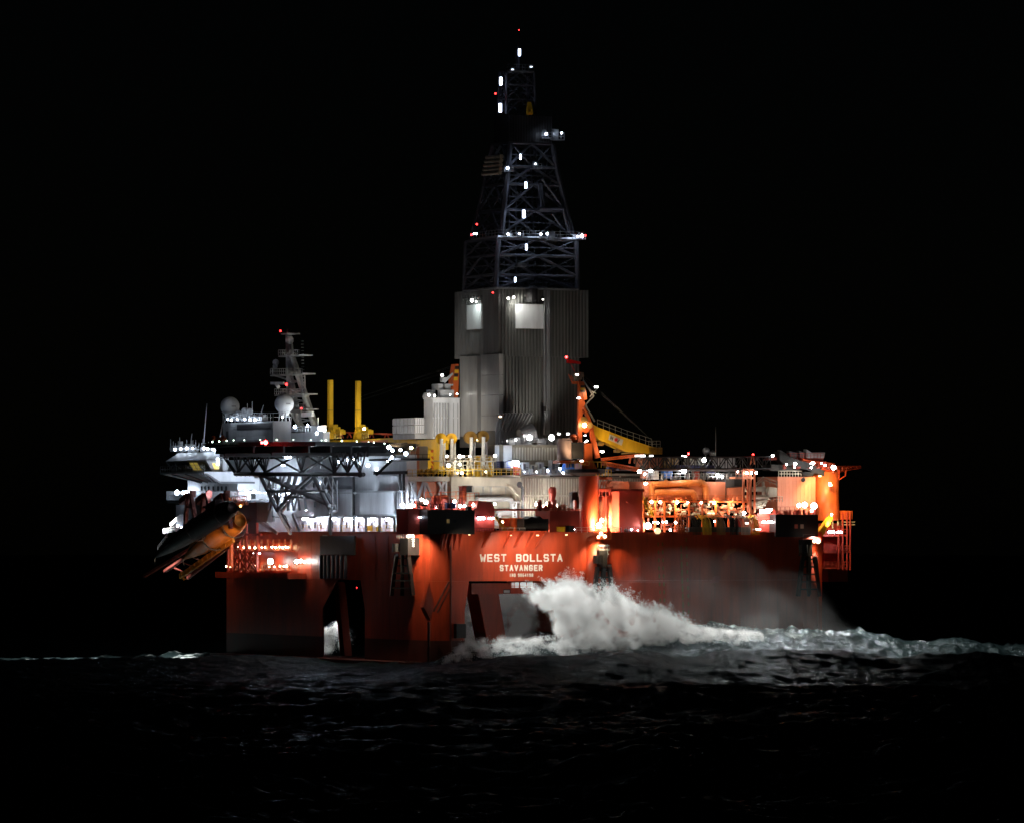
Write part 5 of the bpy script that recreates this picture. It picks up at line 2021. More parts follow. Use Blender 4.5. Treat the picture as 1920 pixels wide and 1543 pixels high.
b.build('pipe_mesh', BEIGE, pk)
b = MB()
b.rail([R(1206, 939, 2.4), R(1400, 939, 2.4)], h=1.1, step=1.0, r=.06)
b.build('railing_frame', ORANGE, pk)
b = MB()
for xa, ya, xb, yb in ((1207, 940, 1219, 968), (1212, 940, 1224, 968)):
    b.bar(R(xa, ya, 1.8), R(xb, yb, 1.8), .16)
    b.bar(R(xa, ya - 10, 1.8), R(xb, yb - 10, 1.8), .1)
    for k in range(6):
        p = R(xa, ya, 1.8).lerp(R(xb, yb, 1.8), k / 5)
        b.tube(p, p + EZ * 1, .06, 4)
tag(b.build('stair_frame', YELLOW), 'narrow yellow stair at the end of the valve rack beside the tall red bulkhead', 'stairs')
# hose bundles hanging in arcs
hz_ = []
for i, (x, n, m) in enumerate(((1292, 4, RUBBER), (1311, 5, YELLOW), (1337, 5, OLIVE), (1362, 5, RUBBER), (1383, 5, BEIGE), (1403, 4, YELLOW))):
    b = MB()
    for k in range(n + 4):
        xx = x + k * 1.9
        dy = random.uniform(-3, 3)
        pts = [R(xx - 7, 970 + dy, .9), R(xx - 3, 967 + dy, .2), R(xx + 1, 968 + dy, -.3), R(xx + 5, 974 + dy, -.6), R(xx + 7, 984, -.7), R(xx + 7.5, 1002, -.5)]
        b.path(pts, random.choice((.06, .08, .1)), 5)
    tag(b.build('hose_bundle_rope', m), '%s bundle of hoses bent over the far deck edge, counted from the ladder cage' % ORD[i], 'hoses', 'hose bundles over the deck edge')
b = MB()
b.box(R(1292, 1003, .3), EU * (onv(1408, .3) - onv(1292, .3)), EV * 1.5, EZ * 1.6)
tag(b.build('hose_trough', DGREY), 'dark trough at the deck edge carrying the hose bundles', 'trough')
lc = thing('ladder_cage', R(1278, 1000, 1), 'orange ladder cage and life-ring housing at the deck edge', 'ladder')
b = MB()
for k in range(6):
    b.path([R(1270, 966 + 6 * k, 0), R(1284, 966 + 6 * k, 0), R(1290, 970 + 6 * k, 0)], .13, 4)
for x in (1272, 1277, 1282, 1288):
    b.tube(R(x, 964, -.05), R(x, 1000, -.05), .12, 5)
b.build('cage_frame', ORANGE, lc)
b = MB()
b.prism([R(1268, 992, .2), R(1286, 991, .2), R(1284, 1003, .2), R(1270, 1003, .2)], EV * 1.2)
b.build('housing', ORANGE, lc)
b = MB()
b.ball(R(1233, 995, -.2), .62, 14)
b.cur = 1
b.tube(R(1233, 1002, -.2), R(1233, 1000, -.2), .3, 8)
tag(b.build('globe_lamp', [glow('globe_glow', (1, .75, .4), 1.2), DGREY]), 'round glowing amber globe lamp on the far deck edge', 'lamp')
# lattice tower in the right half
lt = thing('lattice_tower', R(1402, 1000, 1), 'orange lattice tower with a railed top platform', 'tower')
b = MB()
for x in (1394, 1407):
    b.bar(R(x, 1000 if x > 1400 else 942, .8), R(x, 880, .8), .38)
    b.bar(R(x + 8, 960, 2.8), R(x + 8, 880, 2.8), .32)
for k in range(3):
    b.bar(R(1394, 885 + 22 * k, .8), R(1407, 907 + 22 * k, .8), .2)
b.bar(R(1410, 955, .7), R(1420, 990, .7), .26)
b.bar(R(1408, 957, .7), R(1402, 985, .7), .16)
b.bar(R(1407, 870, .8), R(1411, 852, .8), .16)
b.bar(R(1415, 870, .8), R(1412, 852, .8), .16)
b.bar(R(1394, 880, .8), R(1412, 880, .8), .3)
b.build('tower_lattice', mat('tower_orange', (.62, .16, .07), .45, 0, .25, .6), lt)
b = MB()
b.box(R(1379, 897, .6), EU * 4.0, EV * 2.4, EZ * .35)
b.rail([R(1380, 894, .5), R(1408, 894, .5)], h=1.2, step=.6, r=.07)
b.build('platform', PINK, lt)
b = MB()
for y, xa, xb in ((917, 1398, 1434), (932, 1396, 1440), (939, 1418, 1436), (944, 1404, 1434), (949, 1414, 1428)):
    b.tube(R(xa, y, 3.5), R(xb, y - 1, 3.5), .48, 10)
    b.tube(R(xb - 2, y - 1, 3.5), R(xb, y - 1, 3.5), .62, 10)
tag(b.build('cream_pipe_rack', BEIGE), 'stack of cream pipes lying behind the orange lattice tower', 'pipes')
b = MB()
b.rail([R(1418, 915, 6), R(1431, 903, 6), R(1456, 912, 6)], step=1.2, h=1.0, r=.08)
b.tube(R(1431, 935, 6), R(1431, 902, 6), .3, 8)
b.prism([R(1438, 930, 7), R(1457, 930, 7), R(1457, 914, 7), R(1443, 912, 7)], EV * 1)
b.rail([R(1440, 940, 4), R(1467, 940, 4)], step=.6, h=1.0, r=.09)
tag(b.build('cream_gangway_frame', BEIGE), 'cream gangway frame between the lattice tower and the pink module', 'gangway')

# pink module with the glowing orange end wall
pm = thing('pink_module', R(1530, 960, 6), 'large pale orange module at the far end, one end wall glowing bright orange', 'module')
b = MB()
o = R(1458, 975, 8)
w = onv(1529, 8) - onv(1458, 8)
h = R(1458, 893, 8).z - o.z
b.box(o, EU * w, EV * 8, EZ * h)
b.build('wall', PINK, pm)
b = MB()
for i in range(1, 10):
    b.box(o + EU * (w * i / 10) - EV * .04, EU * .06, EV * .035, EZ * h)
b.build('sheet_seam', PINK, pm)
b = MB()
c = R(1549, 975, 10)
b.tube(c, V((c.x, c.y, R(1549, 884, 10).z)), 2.55, 28)
b.build('round_end_wall', ORANGE, pm, smooth=True)
b = MB()
b.rail([R(1460, 893, 7.9), R(1502, 893, 7.9)], h=1.1, step=.6, r=.1)
b.build('railing_frame', BEIGE, pm)
# machinery over it
fc = thing('far_crane', R(1500, 890, 8), 'dark crane machinery with pale canopies at the far corner of the rig', 'crane')
b = MB()
b.prism([R(1462, 846, 8), R(1470, 848, 8), R(1484, 858, 8), R(1520, 868, 8), R(1562, 892, 8), R(1562, 898, 8), R(1512, 880, 8), R(1470, 870, 8), R(1462, 862, 8)], EV * 2)
b.box(R(1444, 882, 9), EU * 7.5, EV * 3, EZ * 1.2)
b.prism([R(1505, 884, 7), R(1528, 884, 7), R(1524, 892, 7), R(1508, 892, 7)], EV * 2)
b.build('boom_foot', BLACK, fc)
b = MB()
b.box(R(1478, 864, 10), EU * 8, EV * 3, EZ * .8)
b.prism([R(1440, 862, 9), R(1462, 862, 9), R(1462, 856, 9), R(1444, 858, 9)], EV * 2)
b.build('winch_house', REDP, fc)
for pts in (((1463, 843), (1475, 850), (1475, 858), (1464, 852)), ((1480, 845), (1494, 848), (1494, 858), (1481, 858)), ((1499, 844), (1508, 848), (1508, 858), (1500, 857)), ((1512, 842), (1522, 848), (1547, 848), (1545, 858), (1513, 858))):
    b = MB()
    b.prism([R(x, y, 9.5) for x, y in pts], EV * 1.2)
    b.build('canopy', GREY if pts[0][0] > 1510 else DGREY, fc)
b = MB()
b.rail([R(1476, 858, 9), R(1545, 858, 9)], h=.9, step=.7, r=.06)
for i in range(26):
    x = random.uniform(1466, 1545)
    b.box(R(x, random.uniform(872, 880), 7.5 + random.random() * 2), EU * random.uniform(.2, 1), EV * .5, EZ * random.uniform(.2, .9))
b.build('machinery_frame', REDP, fc)
b = MB()
b.lattice(R(1556, 880, 8), R(1612, 875, 12), 1.4, 1.2, 6, .12, .4, .3)
b.bar(R(1572, 898, 8), R(1573, 880, 8), .3)
b.bar(R(1573, 899, 8), R(1585, 891, 8), .18)
b.bar(R(1585, 891, 8), R(1586, 880, 8), .18)
b.lattice(R(1500, 868, 9), R(1560, 876, 9), 1.6, 1.4, 6, .12)
b.build('jib_lattice', HULL, fc)
b = MB()
b.lathe(R(1507, 899, 6.4), [(.35, .1), (.45, .14), (.45, .3), (.35, .34)], 12, EU, EZ, EV)
b.tube(R(1507, 892, 6.5), R(1507, 896, 6.5), .08, 5)
b.build('hook', BLACK, fc)
# black cabin at the far end
t, o, w, zt = house('control_cabin', 'black cabin with two dim windows at the far end of the dark hull wall', 'cabin', 1454, 1534, 964, 1006, -.4, 5, BLACK)
for x, m in ((1490, glow('dim_red_light', (.5, .12, .08), .06)), (1501, glow('dim_light', (.5, .4, .3), .05))):
    b = MB()
    b.box(R(x, 990, -.48), EU * .7, EV * .06, EZ * .8)
    b.build('window', m, t)
b = MB()
b.rail([R(1454, 964, -.3), R(1534, 964, -.3)], step=1.0, h=1.5, r=.07)
for i in range(34):
    x = random.uniform(1440, 1532)
    b.box(R(x, 964, 1 + random.random() * 3), EU * random.uniform(.2, .6), EV * .4, EZ * random.uniform(.2, 1.0))
b.build('roof_fitting_frame', REDP, t)
t, o, w, zt = house('red_store', 'red store with two strip lamps between the lattice tower and the far black cabin', 'store', 1420, 1453, 962, 1003, 2, 4, REDP)
b = MB()
b.tube(R(1448, 1002, 1.6), R(1448, 974, 1.6), .18, 6)
b.build('pipe', BLACK, t)
t, o, w, zt = house('red_store', 'dark red deck store right of the lattice tower foot', 'store', 1396, 1420, 965, 1003, 3, 4, REDP)
b = MB()
b.box(R(1416, 993, 1), EU * 1.4, EV * 1.2, EZ * .3)
b.tube(R(1422, 1001, 1.5), R(1422, 993, 1.5), .12, 5)
b.build('table', WHITE, t)
# balconies round the far corner
fb = thing('corner_balcony', R(1570, 1060, 12), 'stacked balconies with yellow stair and strip lamps round the far corner', 'balcony')
b = MB()
b.prism([R(1533, 1000, 3), R(1556, 968, 3), R(1562, 970, 3), R(1541, 1008, 3)], EV * 1.2)
for k in range(8):
    p = R(1536, 1002, 2.9).lerp(R(1557, 970, 2.9), k / 7)
    b.tube(p, p + EZ * 1.0, .08, 4)
b.build('stair', YELLOW, fb)
b = MB()
for y, xa, xb in ((1005, 1540, 1590), (1036, 1545, 1592), (1066, 1545, 1590)):
    b.box(R(xa, y, 9), EU * (onv(xb, 9) - onv(xa, 9)), EV * 6, EZ * .35)
    b.rail([R(xa, y - 3, 8.9), R(xb, y - 3, 8.9)], step=.9, h=1.1, r=.08)
b.box(R(1545, 1066, 12), EU * 4.5, EV * 5, EZ * 9)
for x in (1572, 1580, 1588, 1594):
    b.bar(R(x, 1068, 8.8), R(x, 960, 8.8), .22)
b.build('balcony_frame', REDP, fb)
b = MB()
b.box(R(1577, 973, 9), EU * 2.6, EV * 2, EZ * 1.7)
for k in range(4):
    b.box(R(1578 + 5 * k, 972, 8.9), EU * .3, EV * .09, EZ * 1.4)
b.build('locker', ORANGE, fb)
b = MB()
b.box(R(1582, 979, 9), EU * 2.6, EV * 2, EZ * .22)
b.box(R(1582, 984, 9), EU * 2.6, EV * 2, EZ * .22)
b.bar(R(1561, 990, 8.5), R(1561, 955, 8.5), .2)
b.bar(R(1571, 985, 8.5), R(1571, 955, 8.5), .25)
b.build('shelf_frame', BEIGE, fb)
b = MB()
b.box(R(1553, 1090, 16), EU * 4.5, EV * 3, EZ * 2.4)
b.build('hull_fitting', REDP, fb)

# ================================================================ LAMPS
S0 = 130.0
# derrick
lamps([(974, 99), (939, 153), (938, 203), (976, 295), (986, 348), (982, 402), (987, 464), (966, 525)], 'upright white tube lamp counted from the top', 'inside the dark derrick lattice', 'tube lamps up the derrick', 'tube', .40, (.62, .74, 1.0), 26, v=DV - 2.2, order='', off=0)
lamps([(961, 131, .8), (996, 126, 1)], 'white flood lamp', 'on the crown platform of the derrick', 'lamps of the crown platform', 'flood', .36, COOL, 8, v=DV - 3)
lamps([(1024, 252, 1.3), (1053, 250, .8), (952, 316, 1.0), (1004, 308, .8)], 'white lamp', 'on the small side platforms of the upper derrick', 'lamps of the derrick side platforms', 'round', .36, (.68, .8, 1.0), 50, v=DV - 2.6)
lamps([(889, 439, 1), (893, 439, 1), (953, 440, 1.3), (974, 439, 1), (1014, 440, 1.0), (1026, 439, 1), (1083, 444, 1), (1091, 443, 1.4)], 'white lamp', 'along the railed platform in the middle of the derrick', 'lamps of the middle derrick platform', 'round', .32, (.68, .8, 1.0), 110, v=DV - 3.6)
lamps([(973, 57, 1), (929, 176, 1), (894, 421, 1.2), (884, 441, 1), (1098, 442, 1.2), (924, 549, 1.4)], 'red warning lamp counted from the top', 'on the derrick', 'red warning lamps of the derrick', 'round', .22, REDL, 24, v=DV - 2.6, order='')
lamps([(885, 564, 1.1), (893, 566, .8), (953, 560, 1.2), (963, 558, 1.0), (1018, 562, .5)], 'pale flood lamp', 'over the white panels of the derrick', 'lamps over the white derrick panels', 'round', .34, NEUT, 60, v=DV - 3.2)
lamps([(993, 820, 1.5), (1034, 820, 1.4), (967, 824, .8), (951, 826, .4)], 'bright white lamp', 'on the machine house roof at the derrick foot', 'lamps at the derrick foot', 'round', .5, NEUT, 45, v=23)
lamps([(938, 781, 1)], 'small white lamp', 'on the upper rim of the curved duct', 'lamps at the derrick foot', 'flood', .35, WARM, 30, v=30)
lamps([(838, 855, 1), (862, 855, 1.2), (869, 855, .9), (881, 855, 1.1), (928, 854, .9)], 'upper row lamp', 'on the staging before the tensioner sheaves', 'lamps on the staging', 'round', .38, NEUT, 30, v=18)
lamps([(841, 872, 1.5), (862, 870, 1), (858, 886, 1), (866, 886, 1), (911, 884, 1)], 'lower row lamp', 'on the staging before the tensioner sheaves', 'lamps on the staging', 'round', .4, (1.0, .88, .66), 20, v=16.5)
lamps([(771, 839, 1)], 'warm lamp', 'on top of the white pipe beside the yellow gantry leg', 'warm lamps by the gantry', 'round', .4, WARM, 300, v=21)
lamps([(683, 804, 1)], 'bright white lamp', 'beside the second yellow guide post on the gantry', 'lamps by the guide posts', 'round', .45, COOL, 160, u=22)
lamps([(600, 803, 1.6), (594, 812, 1.2), (553, 800, .8), (577, 797, .8), (608, 807, .9)], 'glaring white lamp', 'on the white cabin beside the first guide post', 'lamps on the white low deckhouse', 'round', .45, COOL, 150, u=12)
lamps([(804, 741), (815, 742), (844, 740), (857, 739), (829, 704, 1.4)], 'small white lamp', 'around the machines on the louvred cabin roof', 'lamps on the louvred cabin roof', 'round', .3, NEUT, 60, v=50)
# helideck rim lamps, tiny and greenish
rim = [(398, 828), (411, 827), (425, 826), (438, 825), (458, 824.5), (488, 824), (519, 824), (550, 824), (583, 824.5), (603, 825), (611, 825), (641, 826), (669, 827), (691, 828), (701, 829), (721, 831)]
lamps(rim, 'tiny greenish rim lamp', 'along the near edge of the helicopter deck', 'rim lamps of the helicopter deck', 'round', .16, (.75, 1.0, .8), 30, u=-29)
lamps([(498, 829, 1.5), (491, 829.5, .8)], 'red lamp', 'glowing under the rim of the helicopter deck', 'red lamps of the helicopter deck', 'round', .4, REDL, 160, u=-26)
lamps([(477, 833)], 'single white lamp', 'under the rim of the helicopter deck beside the red lamps', 'lamps under the helicopter deck', 'round', .3, COOL, 60, u=-24)
lamps([(553, 848, 1.4), (568, 849, .5), (579, 850, .8), (592, 850, .9), (602, 852, .8), (617, 853, .9)], 'short white strip lamp', 'in the row under the helicopter deck', 'strip lamps under the helicopter deck', 'bar', .24, COOL, 90, u=-3)
lamps([(535, 853, 1.2), (540, 857, 1.2), (531, 872, .9)], 'white lamp', 'at the access stair foot under the helicopter deck', 'lamps of the helicopter deck stair', 'bar', .26, COOL, 90, u=-11)
lamps([(729, 838, 1.6), (736, 844, 1), (751, 843, 1.3), (761, 850, 1.4), (735, 857, 1.1), (731, 860, .7), (727, 864, .6), (706, 879, 1.1)], 'white lamp', 'on the near end walkway of the helicopter deck', 'lamps at the near end of the helicopter deck', 'round', .34, COOL, 110, u=-6.5)
lamps([(636, 864, 1.0), (650, 862, 1.2), (664, 862, 1.2), (675, 868, 1.2), (690, 872, 1.0)], 'white lamp', 'glaring on the white wall behind the fan struts', 'lamps on the wall behind the trusses', 'round', .4, COOL, 110, u=1.6)
# gallery
lamps([(573, 972), (598, 972), (627, 972), (653, 972), (674, 972), (700, 972), (728, 973), (750, 972)], 'white strip lamp', 'under the canopy of the lit gallery', 'strip lamps of the gallery', 'bar', .34, (.84, .87, 1.0), 380, u=1.4)
lamps([(754, 946, 1.3), (757, 958, .8)], 'strong white lamp', 'lighting the pale wall beside the gallery end', 'lamps of the pale wall', 'round', .42, COOL, 260, u=-.6)
lamps([(469, 922, 1.3), (477, 923, 1.3), (486, 925, 1), (461, 920, 1)], 'glaring white lamp', 'on the promenade wall left of the trusses', 'lamps of the promenade by the trusses', 'round', .45, COOL, 200, u=-.4)
lamps([(500, 925), (509, 928), (523, 927), (532, 927), (540, 924)], 'white wall lamp', 'in the row behind the truss posts', 'lamps of the wall behind the posts', 'bar', .26, COOL, 110, u=1.5)
lamps([(332, 923, 1.2), (343, 923, 1.2), (349, 922, 1.2), (357, 922, .9)], 'blazing white lamp', 'on the far promenade below the bridge', 'lamps of the far promenade', 'round', .5, COOL, 130, u=-3)
lamps([(328, 842), (339, 841), (350, 840), (361, 840), (382, 840), (389, 841), (399, 842), (405, 844)], 'white lamp', 'among the boxes on the bridge roof', 'lamps of the bridge roof', 'round', .32, COOL, 110, u=-7.5)
lamps([(408, 865, 1.2)], 'tall white lamp', 'beside the door at the end of the bridge', 'lamps of the bridge end', 'tube', .4, COOL, 60, u=-10)
lamps([(427, 786), (434, 787), (445, 786), (459, 786), (469, 787), (478, 787), (530, 782)], 'white lamp', 'on the roof railing between the two radomes', 'lamps between the radomes', 'round', .32, COOL, 110, u=11)
lamps([(333, 985, 1.2), (341, 989, .8)], 'white lamp', 'beside the canister behind the lifeboats', 'lamps behind the lifeboats', 'round', .4, COOL, 90, u=-7.5)
lamps([(526, 621, 1.1), (537, 721, 1.2), (565, 766, 1)], 'red warning lamp counted from the top', 'on the white antenna mast', 'red lamps of the antenna mast', 'round', .26, REDL, 22, u=19, order='')
lamps([(1062, 670, 1.3), (1291, 850, 1), (1412, 852, 1), (815, 953, .6)], 'red warning lamp', 'over the cranes and deck right of the gallery', 'red warning lamps over the deck', 'round', .28, REDL, 60, v=4)
lamps([(451, 948, 1)], 'amber lamp', 'under the orange gantry beam beside the lifeboats', 'amber lamps', 'round', .3, AMB, 20, u=-8)
# balcony wall washers
ups = [(447, 1025), (457, 1026), (468, 1026), (478, 1026), (491, 1026), (497, 1026), (510, 1025), (517, 1026), (524, 1025), (530, 1026), (536, 1025), (540, 1026)]
lamps(ups, 'white lamp', 'along the upper gallery of the red lit balcony', 'upper lamps of the red balcony', 'round', .24, WARM, 170, u=-.9)
lamps([(424, 1061, .9), (432, 1061, .6), (458, 1060, .5), (480, 1061, 1.3), (505, 1062, .6), (515, 1062, .6), (525, 1061, .9), (532, 1061, 1), (537, 1061, .9)], 'white lamp', 'along the floor of the red lit balcony', 'lower lamps of the red balcony', 'round', .3, WARM, 130, u=-1.3)
lamps([(478, 1037, 1), (486, 1037, .6)], 'white strip lamp', 'under the upper gallery of the red balcony', 'strip lamps of the red balcony', 'bar', .24, COOL, 60, u=-1.4)
lamps([(507, 1052, 1.6)], 'big glaring white lamp', 'in the middle of the red lit balcony', 'big lamps of the red balcony', 'round', .45, NEUT, 70, u=-2)
lamps([(556, 1052, 1.0), (564, 1051, 1.2), (571, 1053, 1.0)], 'dazzling white lamp', 'against the hull wall beside the red balcony', 'dazzling lamps on the hull wall', 'round', .5, (1, .95, .9), 150, u=-1.3)
lamps([(669, 1101, .6)], 'small red lamp', 'in the gap under the deck between two legs', 'red warning lamps under the deck', 'round', .25, REDL, 40, u=5)
# ladder lamp and name floods
lamps([(779, 996, 1.0), (770, 998, .7)], 'white flood lamp', 'above the caged ladder on the long hull side', 'lamps over the caged ladders', 'flood', .3, WARM, 60, u=-1.4)
spot(L(770, 1001, -3.2), L(742, 1045, 0), 24000, 118, (1, .8, .55), .6, .3)
spot(L(779, 1001, -3.4), L(790, 1070, 0), 17000, 100, (1, .8, .55), .8, .3)
# name face floods under the coaming
for px, pw in ((880, 3000), (958, 9000), (1008, 9000), (1062, 3000)):
    spot(R(px, 1003, -6.5), R(px, 1062, 0), pw, 118, (1, .84, .62), .8, .3)
lamps([(880, 1002), (958, 1003), (1008, 1003), (1062, 1002)], 'flood lamp', 'under the coaming over the name lettering', 'lamps over the name', 'flood', .2, WARM, 8, v=-6.7)
# crane column foot and hull lamp
lamps([(1127, 1000, 2.0), (1122, 1006, 1.5), (1134, 1005, 1.0)], 'blazing warm lamp', 'on the hull edge platform below the crane column', 'lamps on the hull edge platform', 'round', .40, WARM, 22, v=-2.3)
spot(R(1128, 1010, -3.4), R(1114, 1080, 0), 14000, 100, WARM, .8, .3)
spot(R(1150, 1008, -2.5), R(1180, 1085, 0), 6000, 62, WARM, .9, .3)
spot(R(1122, 990, 3), R(1148, 955, 8), 52000, 110, (1, .78, .45), .7, .4)
spot(R(1120, 995, 2.5), R(1103, 930, 6), 700, 90, (1, .75, .6), .8, .4)
lamps([(1123, 985, 1.2), (1128, 975, 1.0)], 'blazing warm lamp', 'between the crane column and the pale tank', 'lamps between column and tank', 'round', .5, (1, .78, .5), 330, v=4.5)
lamps([(1113, 991, .7)], 'small pinkish lamp', 'at the foot of the crane column', 'lamps at the crane column foot', 'round', .4, (1, .8, .85), 130, v=4)
lamps([(1184, 992, .8), (1196, 994, .6)], 'pale pink lamp', 'at the foot of the tall red bulkhead', 'lamps of the tall bulkhead', 'round', .34, (1, .82, .9), 130, v=.6)
lamps([(1076, 992, .8)], 'pale lamp', 'behind the black box beside the red bulkhead', 'lamps of the red bulkhead', 'round', .34, (1, .82, .85), 110, v=.8)
# crane
lamps([(1096, 797, 1.6)], 'warm lamp', 'glowing inside the crane frame above the boom foot', 'lamps of the deck crane', 'round', .5, WARM, 110, v=5.2)
lamps([(1082, 703, 1), (1085, 747, 1), (1048, 813, .8), (1065, 813, 1.1), (1097, 816, .7), (1097, 828, .6), (1100, 826, .6), (1118, 726, 1.2), (1129, 846, 1.6), (1091, 864, 1.2)], 'white lamp', 'on the frame of the orange deck crane', 'lamps of the deck crane', 'flood', .3, NEUT, 70, v=5.4)
spot(R(1080, 872, 2), R(1092, 790, 6.5), 7000, 95, WARM, .7, .3)
spot(R(1119, 730, 3.5), R(1100, 770, 7), 2600, 110, WARM, .8, .3)
spot(R(1127, 850, 3), R(1160, 825, 7), 3200, 110, WARM, .8, .3)
# behind the black cabin
lamps([(791, 936, 1.6), (799, 941, 1.2), (770, 948, 1.2), (776, 947, 1.2), (852, 940, 1.4), (863, 948, 1), (871, 948, 1), (888, 946, 1), (928, 944, .8), (818, 951, .3)], 'glaring white lamp', 'among the red pipes behind the black cabin', 'lamps among the red pipes', 'round', .42, (1, .93, .85), 150, v=5)
lamps([(788, 969, 1)], 'white strip lamp', 'on the red store beside the black cabin', 'strip lamps of the deck stores', 'bar', .25, COOL, 90, v=2.4)
lamps([(902, 971, 1.1), (921, 971, 1.1)], 'long white strip lamp', 'on the dark red shelter', 'strip lamps of the dark red shelter', 'bar', .32, (.92, .85, 1), 80, v=2.9)
lamps([(1007, 945, 1.2), (1017, 950, 1.5), (1026, 944, 1.2), (1044, 947, .6)], 'dazzling lamp', 'before the corrugated wall above the black winch', 'lamps before the corrugated wall', 'round', .42, (1, .95, .86), 520, v=15)
lamps([(969, 868, 1.6), (962, 867, 1.2)], 'white lamp', 'lighting the box behind the red drum', 'lamps on the cream roof', 'round', .42, COOL, 130, v=22)
lamps([(1027, 882, 1), (1050, 878, 1), (1056, 886, 1), (1006, 884, .6), (983, 884, .5)], 'white lamp', 'among the fittings along the cream roof edge', 'lamps along the cream roof edge', 'round', .34, COOL, 110, v=17)
lamps([(975, 975), (963, 998), (1020, 998), (942, 978)], 'warm lamp', 'around the foot of the winch machine', 'lamps round the winch machine', 'round', .32, WARM, 140, v=3.6)
# right deck
lamps([(1199, 883, 1.6), (1220, 881, 1.9), (1282, 882, 2.1), (1320, 862, 1.5), (1346, 891, 1.2), (1354, 893, 1.2), (1209, 888, 1)], 'blazing white lamp', 'along the orange duct roof', 'lamps along the orange duct roof', 'round', .42, NEUT, 170, v=6.6)
lamps([(1195, 854, 1), (1205, 854, 1), (1221, 854, .7), (1280, 854, .6), (1285, 855, .5)], 'white lamp', 'on top of the lattice boom', 'lamps on the lattice boom', 'bar', .26, NEUT, 20, v=4.6)
lamps([(1210, 906, 1), (1213, 906, .8)], 'white lamp', 'on the orange module above the yellow stair', 'lamps of the orange module', 'round', .34, WARM, 150, v=6)
spot(R(1246, 896, 3), R(1260, 920, 8), 1900, 120, (1, .72, .45), .7, .4)
spot(R(1300, 896, 2), R(1310, 925, 8), 1900, 125, (1, .72, .45), .7, .4)
spot(R(1362, 890, 1), R(1380, 925, 8), 900, 120, (1, .72, .45), .7, .4)
lamps([(1215, 985, 2.0)], 'blazing white lamp', 'under the valve rack beside the tall red bulkhead', 'big lamps under the valve rack', 'round', .55, NEUT, 200, v=2)
lamps([(1270, 941), (1290, 941), (1315, 942), (1339, 942), (1222, 940), (1238, 941)], 'white lamp', 'under the upper beam of the valve rack', 'upper lamps of the valve rack', 'round', .3, (1, .85, .7), 150, v=2.4)
lamps([(1225, 978), (1233, 979), (1243, 978), (1250, 978), (1267, 979), (1257, 993), (1340, 977)], 'white lamp', 'under the lower beam of the valve rack', 'lower lamps of the valve rack', 'round', .3, (.95, .95, 1), 100, v=2.2)
lamps([(1395, 961, 1.5), (1409, 886, 1.1), (1418, 886, 1.2), (1383, 884, .6), (1400, 886, .8)], 'white lamp', 'on the orange lattice tower', 'lamps of the lattice tower', 'round', .38, NEUT, 150, v=0)
lamps([(1434, 958, 1.6), (1442, 955, 1.2), (1401, 980, .8), (1433, 978, .7), (1444, 978, 1), (1422, 992, .8)], 'white lamp', 'on the deck stores right of the lattice tower', 'lamps of the far deck stores', 'bar', .3, NEUT, 150, v=.6)
lamps([(1498, 947, 1.7), (1509, 946, 1.9), (1526, 948, 1.5), (1522, 957, 1)], 'dazzling white lamp', 'before the pink module above the far black cabin', 'dazzling lamps before the pink module', 'round', .5, NEUT, 90, v=3)
lamps([(1449, 854, 1.4), (1475, 870, .5), (1491, 869, 1), (1490, 876, .7), (1521, 868, .9), (1525, 868, .9), (1521, 876, 1), (1540, 868, 1), (1547, 872, .8), (1563, 876, 2.1)], 'white lamp', 'on the dark crane machinery at the far corner', 'lamps of the far crane', 'round', .34, NEUT, 130, v=4.5)
lamps([(1537, 892, 1), (1556, 905, 1.2), (1557, 909, 1)], 'yellow lamp', 'against the glowing round end wall of the pink module', 'lamps of the glowing end wall', 'flood', .3, (1, .7, .25), 40, v=5)
spot(R(1550, 893, 1.5), R(1548, 960, 10), 22000, 110, (1, .6, .2), .6, .4)
spot(R(1558, 985, 2), R(1548, 930, 10), 12000, 100, (1, .6, .2), .6, .4)
lamps([(1559, 964, 1)], 'white lamp', 'over the yellow stair of the far corner', 'lamps of the far corner', 'round', .36, NEUT, 130, v=5)
lamps([(1559, 997, 1.2), (1574, 997, 1.2)], 'long white strip lamp', 'under the far corner balcony', 'strip lamps of the far corner balcony', 'bar', .32, (.9, .86, 1), 110, v=7)
lamps([(1527, 1014, 1.2), (1534, 1014, 1.4)], 'blazing warm lamp', 'over the far fairlead tower', 'lamps over the far fairlead', 'round', .42, WARM, 22, v=-2.2)
spot(R(1530, 1014, -3.2), R(1518, 1080, .8), 2600, 80, WARM, .9, .3)
lamps([(1122, 993, .5), (1105, 918, .4)][1:], 'small white lamp', 'at the top of the dark machine beside the crane column', 'small lamps by the crane column', 'round', .3, NEUT, 40, v=9)
# lifeboat lamp
spot(L(452, 1012, -12.5), L(385, 1018, -10), 8000, 50, (1, .62, .3), .7, .3)
spot(L(432, 1000, -17), L(385, 1048, -8.5), 1200, 60, (1, .62, .3), .8, .3)
